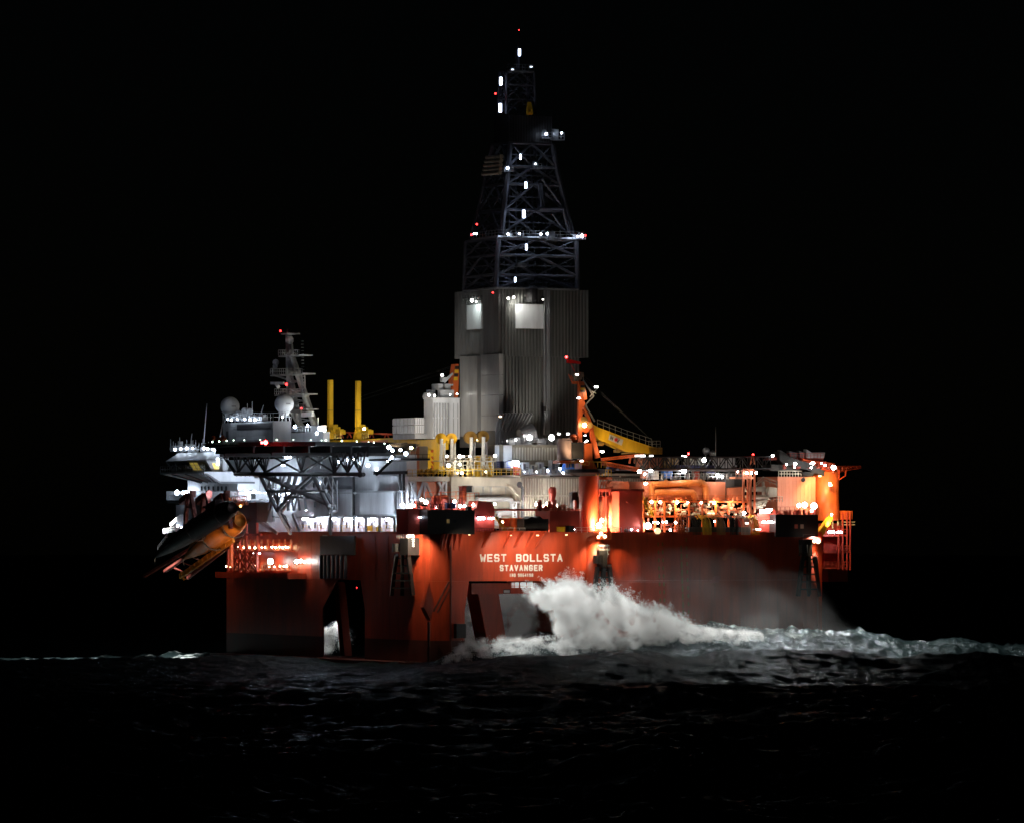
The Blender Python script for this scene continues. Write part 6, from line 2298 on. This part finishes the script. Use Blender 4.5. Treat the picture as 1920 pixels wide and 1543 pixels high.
# sea floods: rig floodlights aimed at the water
def sea_flood(p, q, pw, ang, c=(1.0, 1.0, .96)):
    spot(p, q, pw, ang, c, .8, .4, 'sea_flood')
sea_flood(R(985, 1100, 6), R(985, 1190, -14), 16000, 100)
sea_flood(R(1120, 728, 1), R(1090, 1165, -15), 520000, 34)
sea_flood(L(751, 845, -8), R(1005, 1150, -20), 480000, 36)
sea_flood(R(1563, 876, .6), R(1560, 1200, -18), 340000, 70)
sea_flood(R(1449, 854, .6), R(1380, 1215, -24), 200000, 46)
sea_flood(R(960, 1100, 14), R(960, 1180, 42), 30000, 80)
sea_flood(L(622, 1120, 22), L(626, 1200, 27), 60000, 100)
sea_flood(L(312, 918, -9), W(230, 1241, 1095), 1500000, 70)
sea_flood(R(1612, 876, 2), R(1760, 1205, -14), 260000, 84)
spot(R(838, 712, 60), R(853, 722, 66), 3500, 110, NEUT, .9, .4)  # added spot brightening the dark banded crane mast
# added spots that brighten houses, mast and posts, many with no lamp there
spot(L(752, 958, .5), L(690, 938, 2.2), 42000, 130, COOL, .8, .4)
spot(L(690, 917, .2), L(700, 895, 2.5), 300, 150, COOL, .8, .4)
spot(L(462, 915, -8), L(462, 890, 3), 8000, 140, COOL, .9, .4)
spot(L(530, 925, -1), L(520, 890, 3), 16000, 140, COOL, .9, .4)
spot(L(395, 925, -12), L(380, 900, -6), 2500, 130, COOL, .9, .4)
spot(L(447, 786, 8), L(432, 765, 14), 900, 90, COOL, .9, .4)
spot(L(535, 783, 8), L(535, 762, 13), 500, 90, COOL, .9, .4)
spot(L(560, 800, 6), L(540, 815, 14), 2500, 150, COOL, .9, .4)
spot(L(575, 800, 14), L(552, 710, 22), 10000, 70, (.9, .95, 1), .9, .4)
spot(L(636, 806, 18), L(620, 755, 26), 14000, 80, (1, .9, .6), .9, .4)
spot(L(686, 806, 18), L(671, 755, 26), 14000, 80, (1, .9, .6), .9, .4)
spot(L(760, 800, 10), L(765, 800, 22), 5000, 150, NEUT, .9, .5)
spot(R(800, 835, 32), R(825, 785, 52), 26000, 80, NEUT, .9, .5)

spot(L(575, 968, -2), L(575, 915, -7), 12000, 130, COOL, .9, .4)  # added spots lifting the helicopter deck truss out of the dark
spot(L(640, 930, -2), L(605, 905, -9), 11000, 130, COOL, .9, .4)
spot(L(600, 856, -3), L(600, 880, -3), 1500, 150, COOL, .9, .4)
spot(L(772, 806, 14), L(790, 832, 24), 5000, 150, WARM, .9, .4)  # added warm spots on the gantry girder and leg
spot(R(812, 850, 30), L(805, 862, 24), 3000, 130, WARM, .9, .4)
spot(L(890, 826, 20), L(880, 730, du0), 12000, 80, COOL, .9, .4)  # added spot brightening the long face of the derrick
spot(R(860, 800, 18), R(866, 822, 22), 1500, 140, WARM, .9, .4)
spot(L(884, 561, du0 - 2.2), L(888, 592, du0), 2800, 120, (.9, 1, .95), .8, .4)
spot(R(962, 559, DV - 2.2), R(985, 590, DV), 4200, 120, (1, .98, .9), .8, .4)

spot(R(1515, 880, 2), R(1495, 930, 8), 4500, 130, (1, .85, .7), .9, .4)
sea_flood(R(1200, 883, .4), R(1290, 1215, -24), 160000, 60)

spot(R(1040, 815, 27), R(985, 690, DV), 8000, 90, (1, .95, .85), .9, .4)

spot(R(1195, 853, 2), R(1205, 842, 7), 1200, 140, WARM, .9, .4)
spot(R(1270, 940, 1.5), R(1275, 960, 5), 5000, 150, (1, .7, .4), .9, .4)
spot(R(1340, 940, 1.5), R(1340, 960, 5), 5000, 150, (1, .7, .4), .9, .4)
spot(L(600, 905, -3), L(590, 905, 3), 1200, 150, COOL, .9, .4)

spot(L(424, 1046, -13), L(375, 1026, -10.5), 5200, 80, (1, .6, .28), .8, .4)  # second added spot, reaching the shadowed bow of the orange lifeboat
spot(R(1230, 940, 1.0), R(1232, 965, 5), 4000, 150, (1, .7, .4), .9, .4)
spot(R(1375, 940, 1.0), R(1375, 965, 5), 3500, 150, (1, .6, .35), .9, .4)
sea_flood(R(1120, 728, 1), R(1190, 1218, -40), 150000, 46)
sea_flood(R(1449, 854, .6), R(1480, 1208, -40), 150000, 46)
spot(R(905, 952, 9), R(905, 918, 18), 9000, 140, NEUT, .9, .4)  # added spots that brighten the cream deckhouse and middle deck
spot(R(955, 965, 11), R(955, 925, 18), 5000, 130, NEUT, .9, .4)
spot(R(1010, 950, 14), R(1015, 915, 22), 7000, 130, (1, .96, .88), .9, .4)
spot(R(870, 872, 15), R(880, 850, 22), 6000, 150, (1, .9, .7), .9, .4)
spot(L(640, 850, -16), L(600, 880, -9), 2500, 140, COOL, .9, .4)

# ================================================================ SEA
def vnoise(x, y, seed):
    xi, yi = np.floor(x).astype(np.int64), np.floor(y).astype(np.int64)
    fx, fy = x - xi, y - yi
    fx, fy = fx * fx * (3 - 2 * fx), fy * fy * (3 - 2 * fy)
    def h(a, b):
        n = (a * 374761393 + b * 668265263 + seed * 982451653) & 0x7fffffff
        n = ((n ^ (n >> 13)) * 1274126177) & 0x7fffffff
        return ((n ^ (n >> 16)) & 0xffff) / 65535.0
    return (h(xi, yi) * (1 - fx) + h(xi + 1, yi) * fx) * (1 - fy) + (h(xi, yi + 1) * (1 - fx) + h(xi + 1, yi + 1) * fx) * fy


def fbm(x, y, seed, octv=5, gain=.5):
    s, a, t = 0, 1, 0
    for i in range(octv):
        s = s + a * vnoise(x, y, seed + i)
        t += a
        x, y, a = x * 2.03 + 11.3, y * 2.03 + 7.7, a * gain
    return s / t


def ridged(x, y, seed, octv=4, gain=.5):
    s, a, t = 0, 1, 0
    for i in range(octv):
        s = s + a * (1 - np.abs(2 * vnoise(x, y, seed + i) - 1)) ** 2
        t += a
        x, y, a = x * 2.1 + 3.1, y * 2.1 + 5.9, a * gain
    return s / t


CREST_A = ([-200, 0, 300, 425, 700, 800, 900, 1000, 1165, 1190, 1258, 1302, 1368, 1477, 1571, 1640, 1700, 1800, 1920, 2150],
           [1258, 1260, 1263, 1270, 1266, 1248, 1238, 1229, 1216, 1217, 1232, 1231, 1222, 1214, 1209, 1216, 1223, 1229, 1236, 1240])
CREST_B = ([-200, 0, 150, 300, 425, 600, 815, 860, 1000, 1200, 1350, 1450, 1520, 1600, 1680, 1730, 1790, 1850, 1920, 2150],
           [1233, 1234, 1235, 1228, 1227, 1243, 1240, 1218, 1204, 1190, 1176, 1182, 1181, 1184, 1197, 1207, 1197, 1210, 1212, 1216])


def hull_depth(px):
    return np.interp(px, [-200, 300, 425, 520, 815, 1541, 1700, 2150], [1135, 1130, 1112, 1064, 1000, 1037, 1050, 1070])


def sea_height(x, y):
    px = CX + x / np.maximum(y, 50) * F
    ya = 950 + 10 * np.sin(px / 210.0) + 14 * (px - 960) / 960
    yb = hull_depth(px) - 9
    za = CAMZ - (np.interp(px, *CREST_A) - HZ) / F * ya
    za = za + ((fbm(x / 17, y / 60, 171, 3, .55) - .5) * 3.2 + (ridged(x / 9, y / 40, 173, 2) - .4) * 1.1) * np.interp(px, [0, 430, 800, 1900], [.5, .6, .8, 1.0])
    zb = CAMZ - (np.interp(px, *CREST_B) - HZ) / F * yb
    near = np.exp(-((np.clip(px, -400, 2300) - px) / 300) ** 2)
    wa = np.exp(-((y - ya) / 20) ** 2) * near
    wb = np.exp(-((y - yb) / 22) ** 2) * near
    base = -3.4 + 1.2 * np.sin(y / 26 + x / 95) + .8 * np.sin(y / 15 - x / 60 + 1.3) + 1.4 * np.sin(x / 55 + y / 120)
    k = np.maximum(wa + wb, 1e-9)
    mix = np.clip(k, 0, 1)
    h = base * (1 - mix) + mix * (za * wa + zb * wb) / k
    chop = (fbm(x / 13, y / 7, 5, 5, .52) - .5) * 1.5 + (ridged(x / 7, y / 4, 21, 4, .55) - .5) * .75
    crag = (ridged(x / 11 + .6 * fbm(x / 9, y / 9, 47, 2), y / 6, 49, 4, .6) - .42) * 2.3 + (ridged(x / 4.0, y / 2.6, 53, 4, .62) - .45) * 1.5
    rough = np.clip(wb * 1.2, 0, 1) * np.interp(px, [0, 420, 500, 800, 900, 1250, 1320, 1900], [.75, .7, .3, .3, .5, .6, 1.0, .9])
    h = h + crag * rough
    fore = np.clip((930 - y) / 120, 0, 1)
    wx, wy = x + 6 * fbm(x / 30, y / 30, 41, 2), y + 8 * fbm(x / 40, y / 25, 43, 2)
    steep = (ridged(wx / 38, wy / 17, 61, 3, .5) - .5) * 2.6 + (ridged(wx / 15, wy / 6.5, 63, 3, .55) - .5) * 1.5
    return h + chop * np.clip(1.25 - .35 * mix, 0, 2) + steep * fore - .2 - 1.2 * fore


def axis(lo, hi, core0, core1, step, grow, most=1e9):
    c = list(np.arange(core0, core1, step))
    a, s = core0, step
    left = []
    while a > lo:
        s = min(s * grow, most)
        a -= s
        left.append(a)
    a, s = c[-1], step
    right = []
    while a < hi:
        s *= grow
        a += s
        right.append(a)
    return np.array(left[::-1] + c + right)


xs = axis(-4000, 4000, -112, 112, .42, 1.09)
ys = axis(60, 1100, 860, 1100, .52, 1.03, 1.5)
ys = np.concatenate([ys, 1100 + 1.2 * (1.06 ** np.arange(100) - 1) / .06 * 1.0])
XX, YY = np.meshgrid(xs, ys)
ZZ = sea_height(XX, YY)
PXX = CX + XX / np.maximum(YY, 50) * F
hd = hull_depth(PXX)
# foam: broken water along the hull and blown streaks on the crests
fo = fbm(XX / 9, YY / 5, 77, 5, .6)
st = ridged(XX / 12 + fo * 1.5, YY / 4, 91, 4, .6)
dist = YY - (hd - 10)
zone = np.exp(-(dist / 17) ** 2) * (np.interp(PXX, [-200, 0, 420, 440, 760, 830, 900, 1300, 1650, 1850, 2100], [.55, .65, .75, .3, .2, .75, 1.0, .8, .5, .35, .25]))
zone = zone + np.exp(-((dist + 26) / 26) ** 2) * np.interp(PXX, [-200, 0, 380, 440], [.35, .5, .7, 0])
crest = np.exp(-((YY - (950 + 14 * (PXX - 960) / 960) - 10) / 16) ** 2) * np.interp(PXX, [-200, 300, 600, 900, 1500, 1900], [.12, .16, .25, .8, .85, .45])
slope = np.gradient(ZZ, axis=0) / np.maximum(np.gradient(YY, axis=0), .1)
FOAM = (zone * 1.15 + crest * .6) * (.15 + 1.0 * st) + zone * (fo - .5) * 1.1 + np.clip(zone, 0, 1) * np.clip(-slope, 0, .6) * .6 + (fo - .66) * .8 + (st - .8) * .5
hump = ZZ - np.interp(PXX, CREST_B[0], CAMZ - (np.array(CREST_B[1]) - HZ) / F * 1020)
FOAM = FOAM + np.clip(zone, 0, 1) * np.clip(hump * .3, -.25, .35)
patch = np.clip((fbm(XX / 16, YY / 9, 131, 4, .55) - .42) * 5, 0, 1)
side = np.interp(PXX, [0, 420, 480, 1380, 1560, 1700], [.55, .5, 0, 0, .5, .8])
FOAM = np.clip((FOAM - .24) * 1.3, 0, 1) * (1 - side * (1 - patch))
ny, nx = XX.shape
me = bpy.data.meshes.new('sea')
me.vertices.add(nx * ny)
me.vertices.foreach_set('co', np.stack([XX, YY, ZZ], -1).astype(np.float32).ravel())
idx = np.arange(nx * ny).reshape(ny, nx)
q = np.stack([idx[:-1, :-1], idx[:-1, 1:], idx[1:, 1:], idx[1:, :-1]], -1).reshape(-1, 4)
me.loops.add(q.size)
me.loops.foreach_set('vertex_index', q.ravel().astype(np.int32))
me.polygons.add(len(q))
me.polygons.foreach_set('loop_start', np.arange(0, q.size, 4, dtype=np.int32))
me.polygons.foreach_set('loop_total', np.full(len(q), 4, dtype=np.int32))
me.polygons.foreach_set('use_smooth', np.ones(len(q), dtype=bool))
me.update()
at = me.attributes.new('foam', 'FLOAT', 'POINT')
at.data.foreach_set('value', FOAM.astype(np.float32).ravel())
m = bpy.data.materials.new('sea_water')
m.use_nodes = True
nt = m.node_tree
nt.nodes.remove(nt.nodes['Principled BSDF'])
df = nt.nodes.new('ShaderNodeBsdfDiffuse')
gl = nt.nodes.new('ShaderNodeBsdfGlossy')
gl.inputs['Roughness'].default_value = .22
gl.inputs['Color'].default_value = (.75, .85, .9, 1)
mxs = nt.nodes.new('ShaderNodeMixShader')
a = nt.nodes.new('ShaderNodeAttribute')
a.attribute_name = 'foam'
geo = nt.nodes.new('ShaderNodeNewGeometry')


def noise(scale, sx, sy, det, rough):
    mp = nt.nodes.new('ShaderNodeMapping')
    mp.inputs['Scale'].default_value = (sx, sy, 1)
    nt.links.new(geo.outputs['Position'], mp.inputs['Vector'])
    n = nt.nodes.new('ShaderNodeTexNoise')
    n.inputs['Scale'].default_value = scale
    n.inputs['Detail'].default_value = det
    n.inputs['Roughness'].default_value = rough
    nt.links.new(mp.outputs[0], n.inputs['Vector'])
    return n


def math_(op, x, y, z=None, clamp=False):
    n = nt.nodes.new('ShaderNodeMath')
    n.operation = op
    n.use_clamp = clamp
    for k, q in enumerate((x, y, z)):
        if q is None:
            continue
        if isinstance(q, (int, float)):
            n.inputs[k].default_value = q
        else:
            nt.links.new(q, n.inputs[k])
    return n.outputs[0]


n1 = noise(1.1, .6, 1.5, 8, .7)
n2 = noise(.35, .5, 1.6, 6, .65)
lace = math_('MULTIPLY_ADD', n1.outputs['Fac'], 3.2, -1.8)
lace2 = math_('MULTIPLY_ADD', n2.outputs['Fac'], 1.6, -.85)
fo_ = math_('ADD', math_('MULTIPLY', a.outputs['Fac'], 1.25), math_('ADD', lace, lace2), clamp=True)
fo_ = math_('MULTIPLY', fo_, math_('MULTIPLY', a.outputs['Fac'], 3.0, clamp=True))
mixc = nt.nodes.new('ShaderNodeMix')
mixc.data_type = 'RGBA'
mixc.inputs['A'].default_value = (.010, .017, .018, 1)
mixc.inputs['B'].default_value = (.58, .64, .64, 1)
nt.links.new(fo_, mixc.inputs['Factor'])
nt.links.new(mixc.outputs['Result'], df.inputs['Color'])
bp = nt.nodes.new('ShaderNodeBump')
bp.inputs['Strength'].default_value = .8
bp.inputs['Distance'].default_value = .5
nt.links.new(n1.outputs['Fac'], bp.inputs['Height'])
nt.links.new(bp.outputs[0], df.inputs['Normal'])
nt.links.new(bp.outputs[0], gl.inputs['Normal'])
nt.links.new(math_('MULTIPLY_ADD', fo_, -.035, .042), mxs.inputs['Fac'])
nt.links.new(df.outputs[0], mxs.inputs[1])
nt.links.new(gl.outputs[0], mxs.inputs[2])
nt.links.new(mxs.outputs[0], nt.nodes['Material Output'].inputs['Surface'])
me.materials.append(m)
sea = bpy.data.objects.new('sea', me)
COL.objects.link(sea)
sea['kind'] = 'structure'
sea['label'] = 'dark stormy sea with foam streaked swells round the rig'

# ================================================================ SPRAY
SPRAY = bpy.data.materials.new('spray_water')
SPRAY.use_nodes = True
sb = SPRAY.node_tree.nodes['Principled BSDF']
sb.inputs['Base Color'].default_value = (.85, .87, .87, 1)
sb.inputs['Roughness'].default_value = .9
sb.inputs['Specular IOR Level'].default_value = .1


def mist_mat(name, dens, ns, lo, hi, col=(.97, .98, .98), det=6):
    m = bpy.data.materials.new(name)
    m.use_nodes = True
    nt = m.node_tree
    nt.nodes.remove(nt.nodes['Principled BSDF'])
    v = nt.nodes.new('ShaderNodeVolumePrincipled')
    v.inputs['Color'].default_value = (*col, 1)
    v.inputs['Anisotropy'].default_value = .25
    geo = nt.nodes.new('ShaderNodeNewGeometry')
    nz = nt.nodes.new('ShaderNodeTexNoise')
    nz.inputs['Scale'].default_value = ns
    nz.inputs['Detail'].default_value = det
    nz.inputs['Roughness'].default_value = .62
    nt.links.new(geo.outputs['Position'], nz.inputs['Vector'])
    mr = nt.nodes.new('ShaderNodeMapRange')
    mr.inputs['From Min'].default_value = lo
    mr.inputs['From Max'].default_value = hi
    nt.links.new(nz.outputs['Fac'], mr.inputs['Value'])
    at = nt.nodes.new('ShaderNodeAttribute')
    at.attribute_name = 'density'
    mu = nt.nodes.new('ShaderNodeMath')
    mu.operation = 'MULTIPLY'
    nt.links.new(mr.outputs[0], mu.inputs[0])
    nt.links.new(at.outputs['Fac'], mu.inputs[1])
    m2 = nt.nodes.new('ShaderNodeMath')
    m2.operation = 'MULTIPLY'
    nt.links.new(mu.outputs[0], m2.inputs[0])
    m2.inputs[1].default_value = dens
    nt.links.new(m2.outputs[0], v.inputs['Density'])
    v.inputs['Density Attribute'].default_value = ''
    nt.links.new(v.outputs[0], nt.nodes['Material Output'].inputs['Volume'])
    return m


def fog(P, rad, name, m, voxel, parent=None):
    """a volume grown round the points P"""
    me = bpy.data.meshes.new(name)
    me.vertices.add(len(P))
    me.vertices.foreach_set('co', P.astype(np.float32).ravel())
    at = me.attributes.new('rad', 'FLOAT', 'POINT')
    at.data.foreach_set('value', rad.astype(np.float32))
    o = bpy.data.objects.new(name, me)
    COL.objects.link(o)
    me.materials.append(m)
    ng = bpy.data.node_groups.new(name + '_nodes', 'GeometryNodeTree')
    ng.interface.new_socket('Geometry', in_out='INPUT', socket_type='NodeSocketGeometry')
    ng.interface.new_socket('Geometry', in_out='OUTPUT', socket_type='NodeSocketGeometry')
    gi, go = ng.nodes.new('NodeGroupInput'), ng.nodes.new('NodeGroupOutput')
    mp = ng.nodes.new('GeometryNodeMeshToPoints')
    pv = ng.nodes.new('GeometryNodePointsToVolume')
    pv.resolution_mode = 'VOXEL_SIZE'
    sm = ng.nodes.new('GeometryNodeSetMaterial')
    sm.inputs['Material'].default_value = m
    na = ng.nodes.new('GeometryNodeInputNamedAttribute')
    na.data_type = 'FLOAT'
    na.inputs['Name'].default_value = 'rad'
    ng.links.new(gi.outputs[0], mp.inputs['Mesh'])
    ng.links.new(mp.outputs[0], pv.inputs['Points'])
    ng.links.new(na.outputs['Attribute'], pv.inputs['Radius'])
    pv.inputs['Voxel Size'].default_value = voxel
    pv.inputs['Density'].default_value = 1.0
    ng.links.new(pv.outputs[0], sm.inputs['Geometry'])
    ng.links.new(sm.outputs[0], go.inputs[0])
    md = o.modifiers.new('grow', 'NODES')
    md.node_group = ng
    o['kind'] = 'stuff'
    if parent:
        o.parent = parent
    return o


TET = np.array([[1, 1, 1], [1, -1, -1], [-1, 1, -1], [-1, -1, 1]], float)
TF = np.array([[0, 1, 2], [0, 3, 1], [0, 2, 3], [1, 3, 2]])


def droplets(P, size, name, seed=1):
    rg = np.random.default_rng(seed)
    n = len(P)
    R3 = rg.normal(size=(n, 4))
    R3 /= np.linalg.norm(R3, axis=1, keepdims=True)
    w, x, y, z = R3.T
    M = np.stack([1 - 2 * (y * y + z * z), 2 * (x * y - w * z), 2 * (x * z + w * y), 2 * (x * y + w * z), 1 - 2 * (x * x + z * z), 2 * (y * z - w * x),
                  2 * (x * z - w * y), 2 * (y * z + w * x), 1 - 2 * (x * x + y * y)], -1).reshape(n, 3, 3)
    Vv = np.einsum('nij,kj->nki', M, TET) * size[:, None, None] + P[:, None, :]
    me = bpy.data.meshes.new(name)
    me.vertices.add(n * 4)
    me.vertices.foreach_set('co', Vv.astype(np.float32).ravel())
    fi = (np.arange(n)[:, None, None] * 4 + TF[None]).reshape(-1, 3)
    me.loops.add(fi.size)
    me.loops.foreach_set('vertex_index', fi.ravel().astype(np.int32))
    me.polygons.add(len(fi))
    me.polygons.foreach_set('loop_start', np.arange(0, fi.size, 3, dtype=np.int32))
    me.polygons.foreach_set('loop_total', np.full(len(fi), 3, dtype=np.int32))
    me.update()
    me.materials.append(SPRAY)
    o = bpy.data.objects.new(name, me)
    COL.objects.link(o)
    o['kind'] = 'stuff'
    return o


def puffs(outline_x, top, bot, v0, v1, n, rr, seed, plane='R', rim=.35):
    """centres and radii of spray puffs filling an outline that stands between two depth planes"""
    rg = np.random.default_rng(seed)
    C, Q = [], []
    while len(C) < n:
        px = rg.uniform(outline_x[0], outline_x[-1])
        yt, yb = np.interp(px, outline_x, top), np.interp(px, outline_x, bot)
        if yb - yt < 2:
            continue
        r = rg.uniform(*rr)
        on_rim = rg.random() < rim
        if on_rim:
            r *= rg.uniform(.25, .6)
            f = rg.uniform(0, .12)
        else:
            r *= .5 + .5 * min(1, (yb - yt) / 70)
            f = rg.uniform(.08, 1.0)
        py = yt + (yb - yt) * f
        C.append((R if plane == 'R' else L)(px, py + r * 10 * .6, rg.uniform(v0, v1) if not on_rim else rg.uniform(v0, (v0 + v1) / 2)))
        Q.append(r)
    return np.array([tuple(c) for c in C]), np.array(Q)


def fringe(C, Q, per, seed, s0=.03, s1=.09):
    rg = np.random.default_rng(seed)
    g = rg.normal(size=(len(C), per, 3))
    g /= np.linalg.norm(g, axis=2, keepdims=True)
    rad = Q[:, None, None] * (.8 + .55 * np.abs(rg.normal(size=(len(C), per, 1))))
    P = (C[:, None, :] + g * rad).reshape(-1, 3)
    return P, rg.uniform(s0, s1, size=len(P))


def jets(outline_x, top, v0, v1, n, seed, lean=-.6, ln=(1.5, 6.0)):
    rg = np.random.default_rng(seed)
    C, Q = [], []
    for i in range(n):
        px = rg.uniform(outline_x[0], outline_x[-1])
        yt = np.interp(px, outline_x, top)
        p = np.array(tuple(R(px, yt + rg.uniform(4, 16), rg.uniform(v0, v1))))
        d = np.array([lean + rg.normal() * .45, rg.normal() * .2, 1.0])
        d /= np.linalg.norm(d)
        le = rg.uniform(*ln) * rg.uniform(.4, 1)
        k = 12
        for j in range(k):
            t = j / k
            q = p + d * le * t + np.array([0, 0, -.05 * (le * t) ** 2]) + rg.normal(size=3) * .12
            C.append(q)
            Q.append((.42 * (1 - t) + .07) * rg.uniform(.5, 1.2))
    return np.array(C), np.array(Q)


ox = [1000, 1008, 1030, 1050, 1075, 1100, 1125, 1147, 1165, 1190, 1215, 1235, 1262, 1280, 1300, 1350, 1420]
tp = [1114, 1111, 1106, 1100, 1091, 1098, 1117, 1106, 1118, 1129, 1149, 1138, 1155, 1168, 1173, 1180, 1186]
bt = [1110, 1114, 1128, 1150, 1200, 1215, 1220, 1222, 1222, 1222, 1222, 1222, 1220, 1216, 1205, 1200, 1196]
C1, Q1 = puffs(ox, tp, bt, -20, -6, 760, (1.0, 2.7), 3, rim=.5)
J1, K1 = jets(ox[:15], tp[:15], -21, -9, 330, 31)
CF, QF = C1, Q1
C1, Q1 = np.concatenate([C1, J1]), np.concatenate([Q1, K1])
FA, SA = fringe(CF, QF, 50, 8, .015, .042)
FB, SB = fringe(J1, K1 * 1.6, 14, 18, .014, .04)
o = droplets(np.concatenate([FA, FB]), np.concatenate([SA, SB]), 'wave_spray')
o['label'] = 'white burst of spray thrown up against the name side'
fog(C1, Q1, 'spray_mist', mist_mat('spray_mist', .62, .46, .46, .57, det=12), .22, o)
lx = [835, 850, 880, 920, 980, 1040, 1100, 1200]
C2, Q2 = puffs(lx, [1238, 1217, 1198, 1195, 1196, 1190, 1200, 1205], [1243, 1240, 1238, 1234, 1228, 1224, 1222, 1222], -24, -10, 260, (.7, 1.7), 4)
o = droplets(*fringe(C2, Q2, 60, 9, .02, .05), 'breaking_foam')
o['label'] = 'breaking foam rolling off the near leg'
fog(C2, Q2, 'foam_mist', mist_mat('foam_mist', .7, .8, .36, .64), .3, o)
C3a, Q3a = puffs([870, 880, 892, 906, 918], [1140, 1118, 1112, 1122, 1150], [1195, 1195, 1194, 1190, 1184], 28, 36, 70, (.9, 2.2), 5, rim=.5)
C3b, Q3b = puffs([928, 940, 962, 985, 1000], [1150, 1108, 1106, 1112, 1140], [1172, 1180, 1184, 1176, 1160], 34, 46, 100, (1.0, 2.6), 15, rim=.5)
C3, Q3 = np.concatenate([C3a, C3b]), np.concatenate([Q3a, Q3b])
C4, Q4 = puffs([600, 612, 630, 650], [1185, 1176, 1166, 1176], [1212, 1212, 1210, 1208], 24, 30, 46, (.8, 1.6), 6, 'L')
C3, Q3 = np.concatenate([C3, C4]), np.concatenate([Q3, Q4])
o = droplets(*fringe(C3, Q3, 50, 10, .02, .05), 'distant_spray')
o['label'] = 'pale spray seen through the gaps between the legs'
fog(C3, Q3, 'distant_mist', mist_mat('distant_mist', .5, .3, .40, .62, det=8), .45, o)

MX = [1130, 1170, 1230, 1330, 1440, 1500, 1545, 1600]
for k, (tt, n5, r5, dn) in enumerate((([1100, 1050, 1030, 1030, 1060, 1120, 1165, 1188], 150, (5, 9), .0022), ([1110, 1085, 1075, 1090, 1110, 1145, 1175, 1190], 200, (4, 7), .003), ([1130, 1120, 1120, 1140, 1150, 1165, 1180, 1192], 240, (2.5, 5), .006))):
    C5, Q5 = puffs(MX, tt, [1200, 1205, 1205, 1200, 1195, 1192, 1192, 1196], -16, -6, n5, r5, 12 + k, rim=0)
    o = fog(C5, Q5, 'drifting_mist', mist_mat('drifting_mist_%d' % k, dn, .05 + .03 * k, .25, .75, det=6), .9)
    o['label'] = 'thin mist drifting before the dark hull wall'

# ================================================================ CAMERA, WORLD
cam = bpy.data.cameras.new('camera')
cam.sensor_width = 36
cam.lens = F / 1920 * 36
cam.shift_y = (HZ - 1543 / 2) / 1920
cam.clip_start, cam.clip_end = 1, 20000
co = bpy.data.objects.new('camera', cam)
COL.objects.link(co)
co.location = (0, 0, CAMZ)
co.rotation_euler = (math.radians(90), 0, 0)
SC.camera = co
w = bpy.data.worlds.new('World')
SC.world = w
w.use_nodes = True
nt = w.node_tree
bg = nt.nodes['Background']
sky = nt.nodes.new('ShaderNodeTexSky')
sky.sky_type = 'NISHITA'
sky.sun_disc = False
sky.sun_elevation = math.radians(25)
sky.sun_rotation = math.radians(200)
nt.links.new(sky.outputs[0], bg.inputs['Color'])
bg.inputs['Strength'].default_value = 0.0001
sun = bpy.data.lights.new('night_sky_light', 'SUN')
sun.energy = 0.006
sun.angle = math.radians(20)
sun.color = (.7, .8, 1)
so = bpy.data.objects.new('night_sky_light', sun)
COL.objects.link(so)
so.rotation_euler = (math.radians(40), 0, math.radians(-30))
SC.view_settings.view_transform = 'Standard'
SC.view_settings.look = 'None'
SC.view_settings.exposure = 0
SC.view_settings.gamma = 1
SC.render.engine = 'CYCLES'
SC.cycles.use_denoising = True
SC.cycles.filter_width = 1.6
SC.cycles.max_bounces = 6
SC.cycles.volume_bounces = 3
SC.cycles.volume_step_rate = 1.0
SC.cycles.volume_max_steps = 256
SC.cycles.diffuse_bounces = 3
SC.cycles.glossy_bounces = 2
SC.cycles.sample_clamp_indirect = 4
SC.cycles.use_light_tree = True
SC.cycles.caustics_reflective = False
SC.cycles.caustics_refractive = False
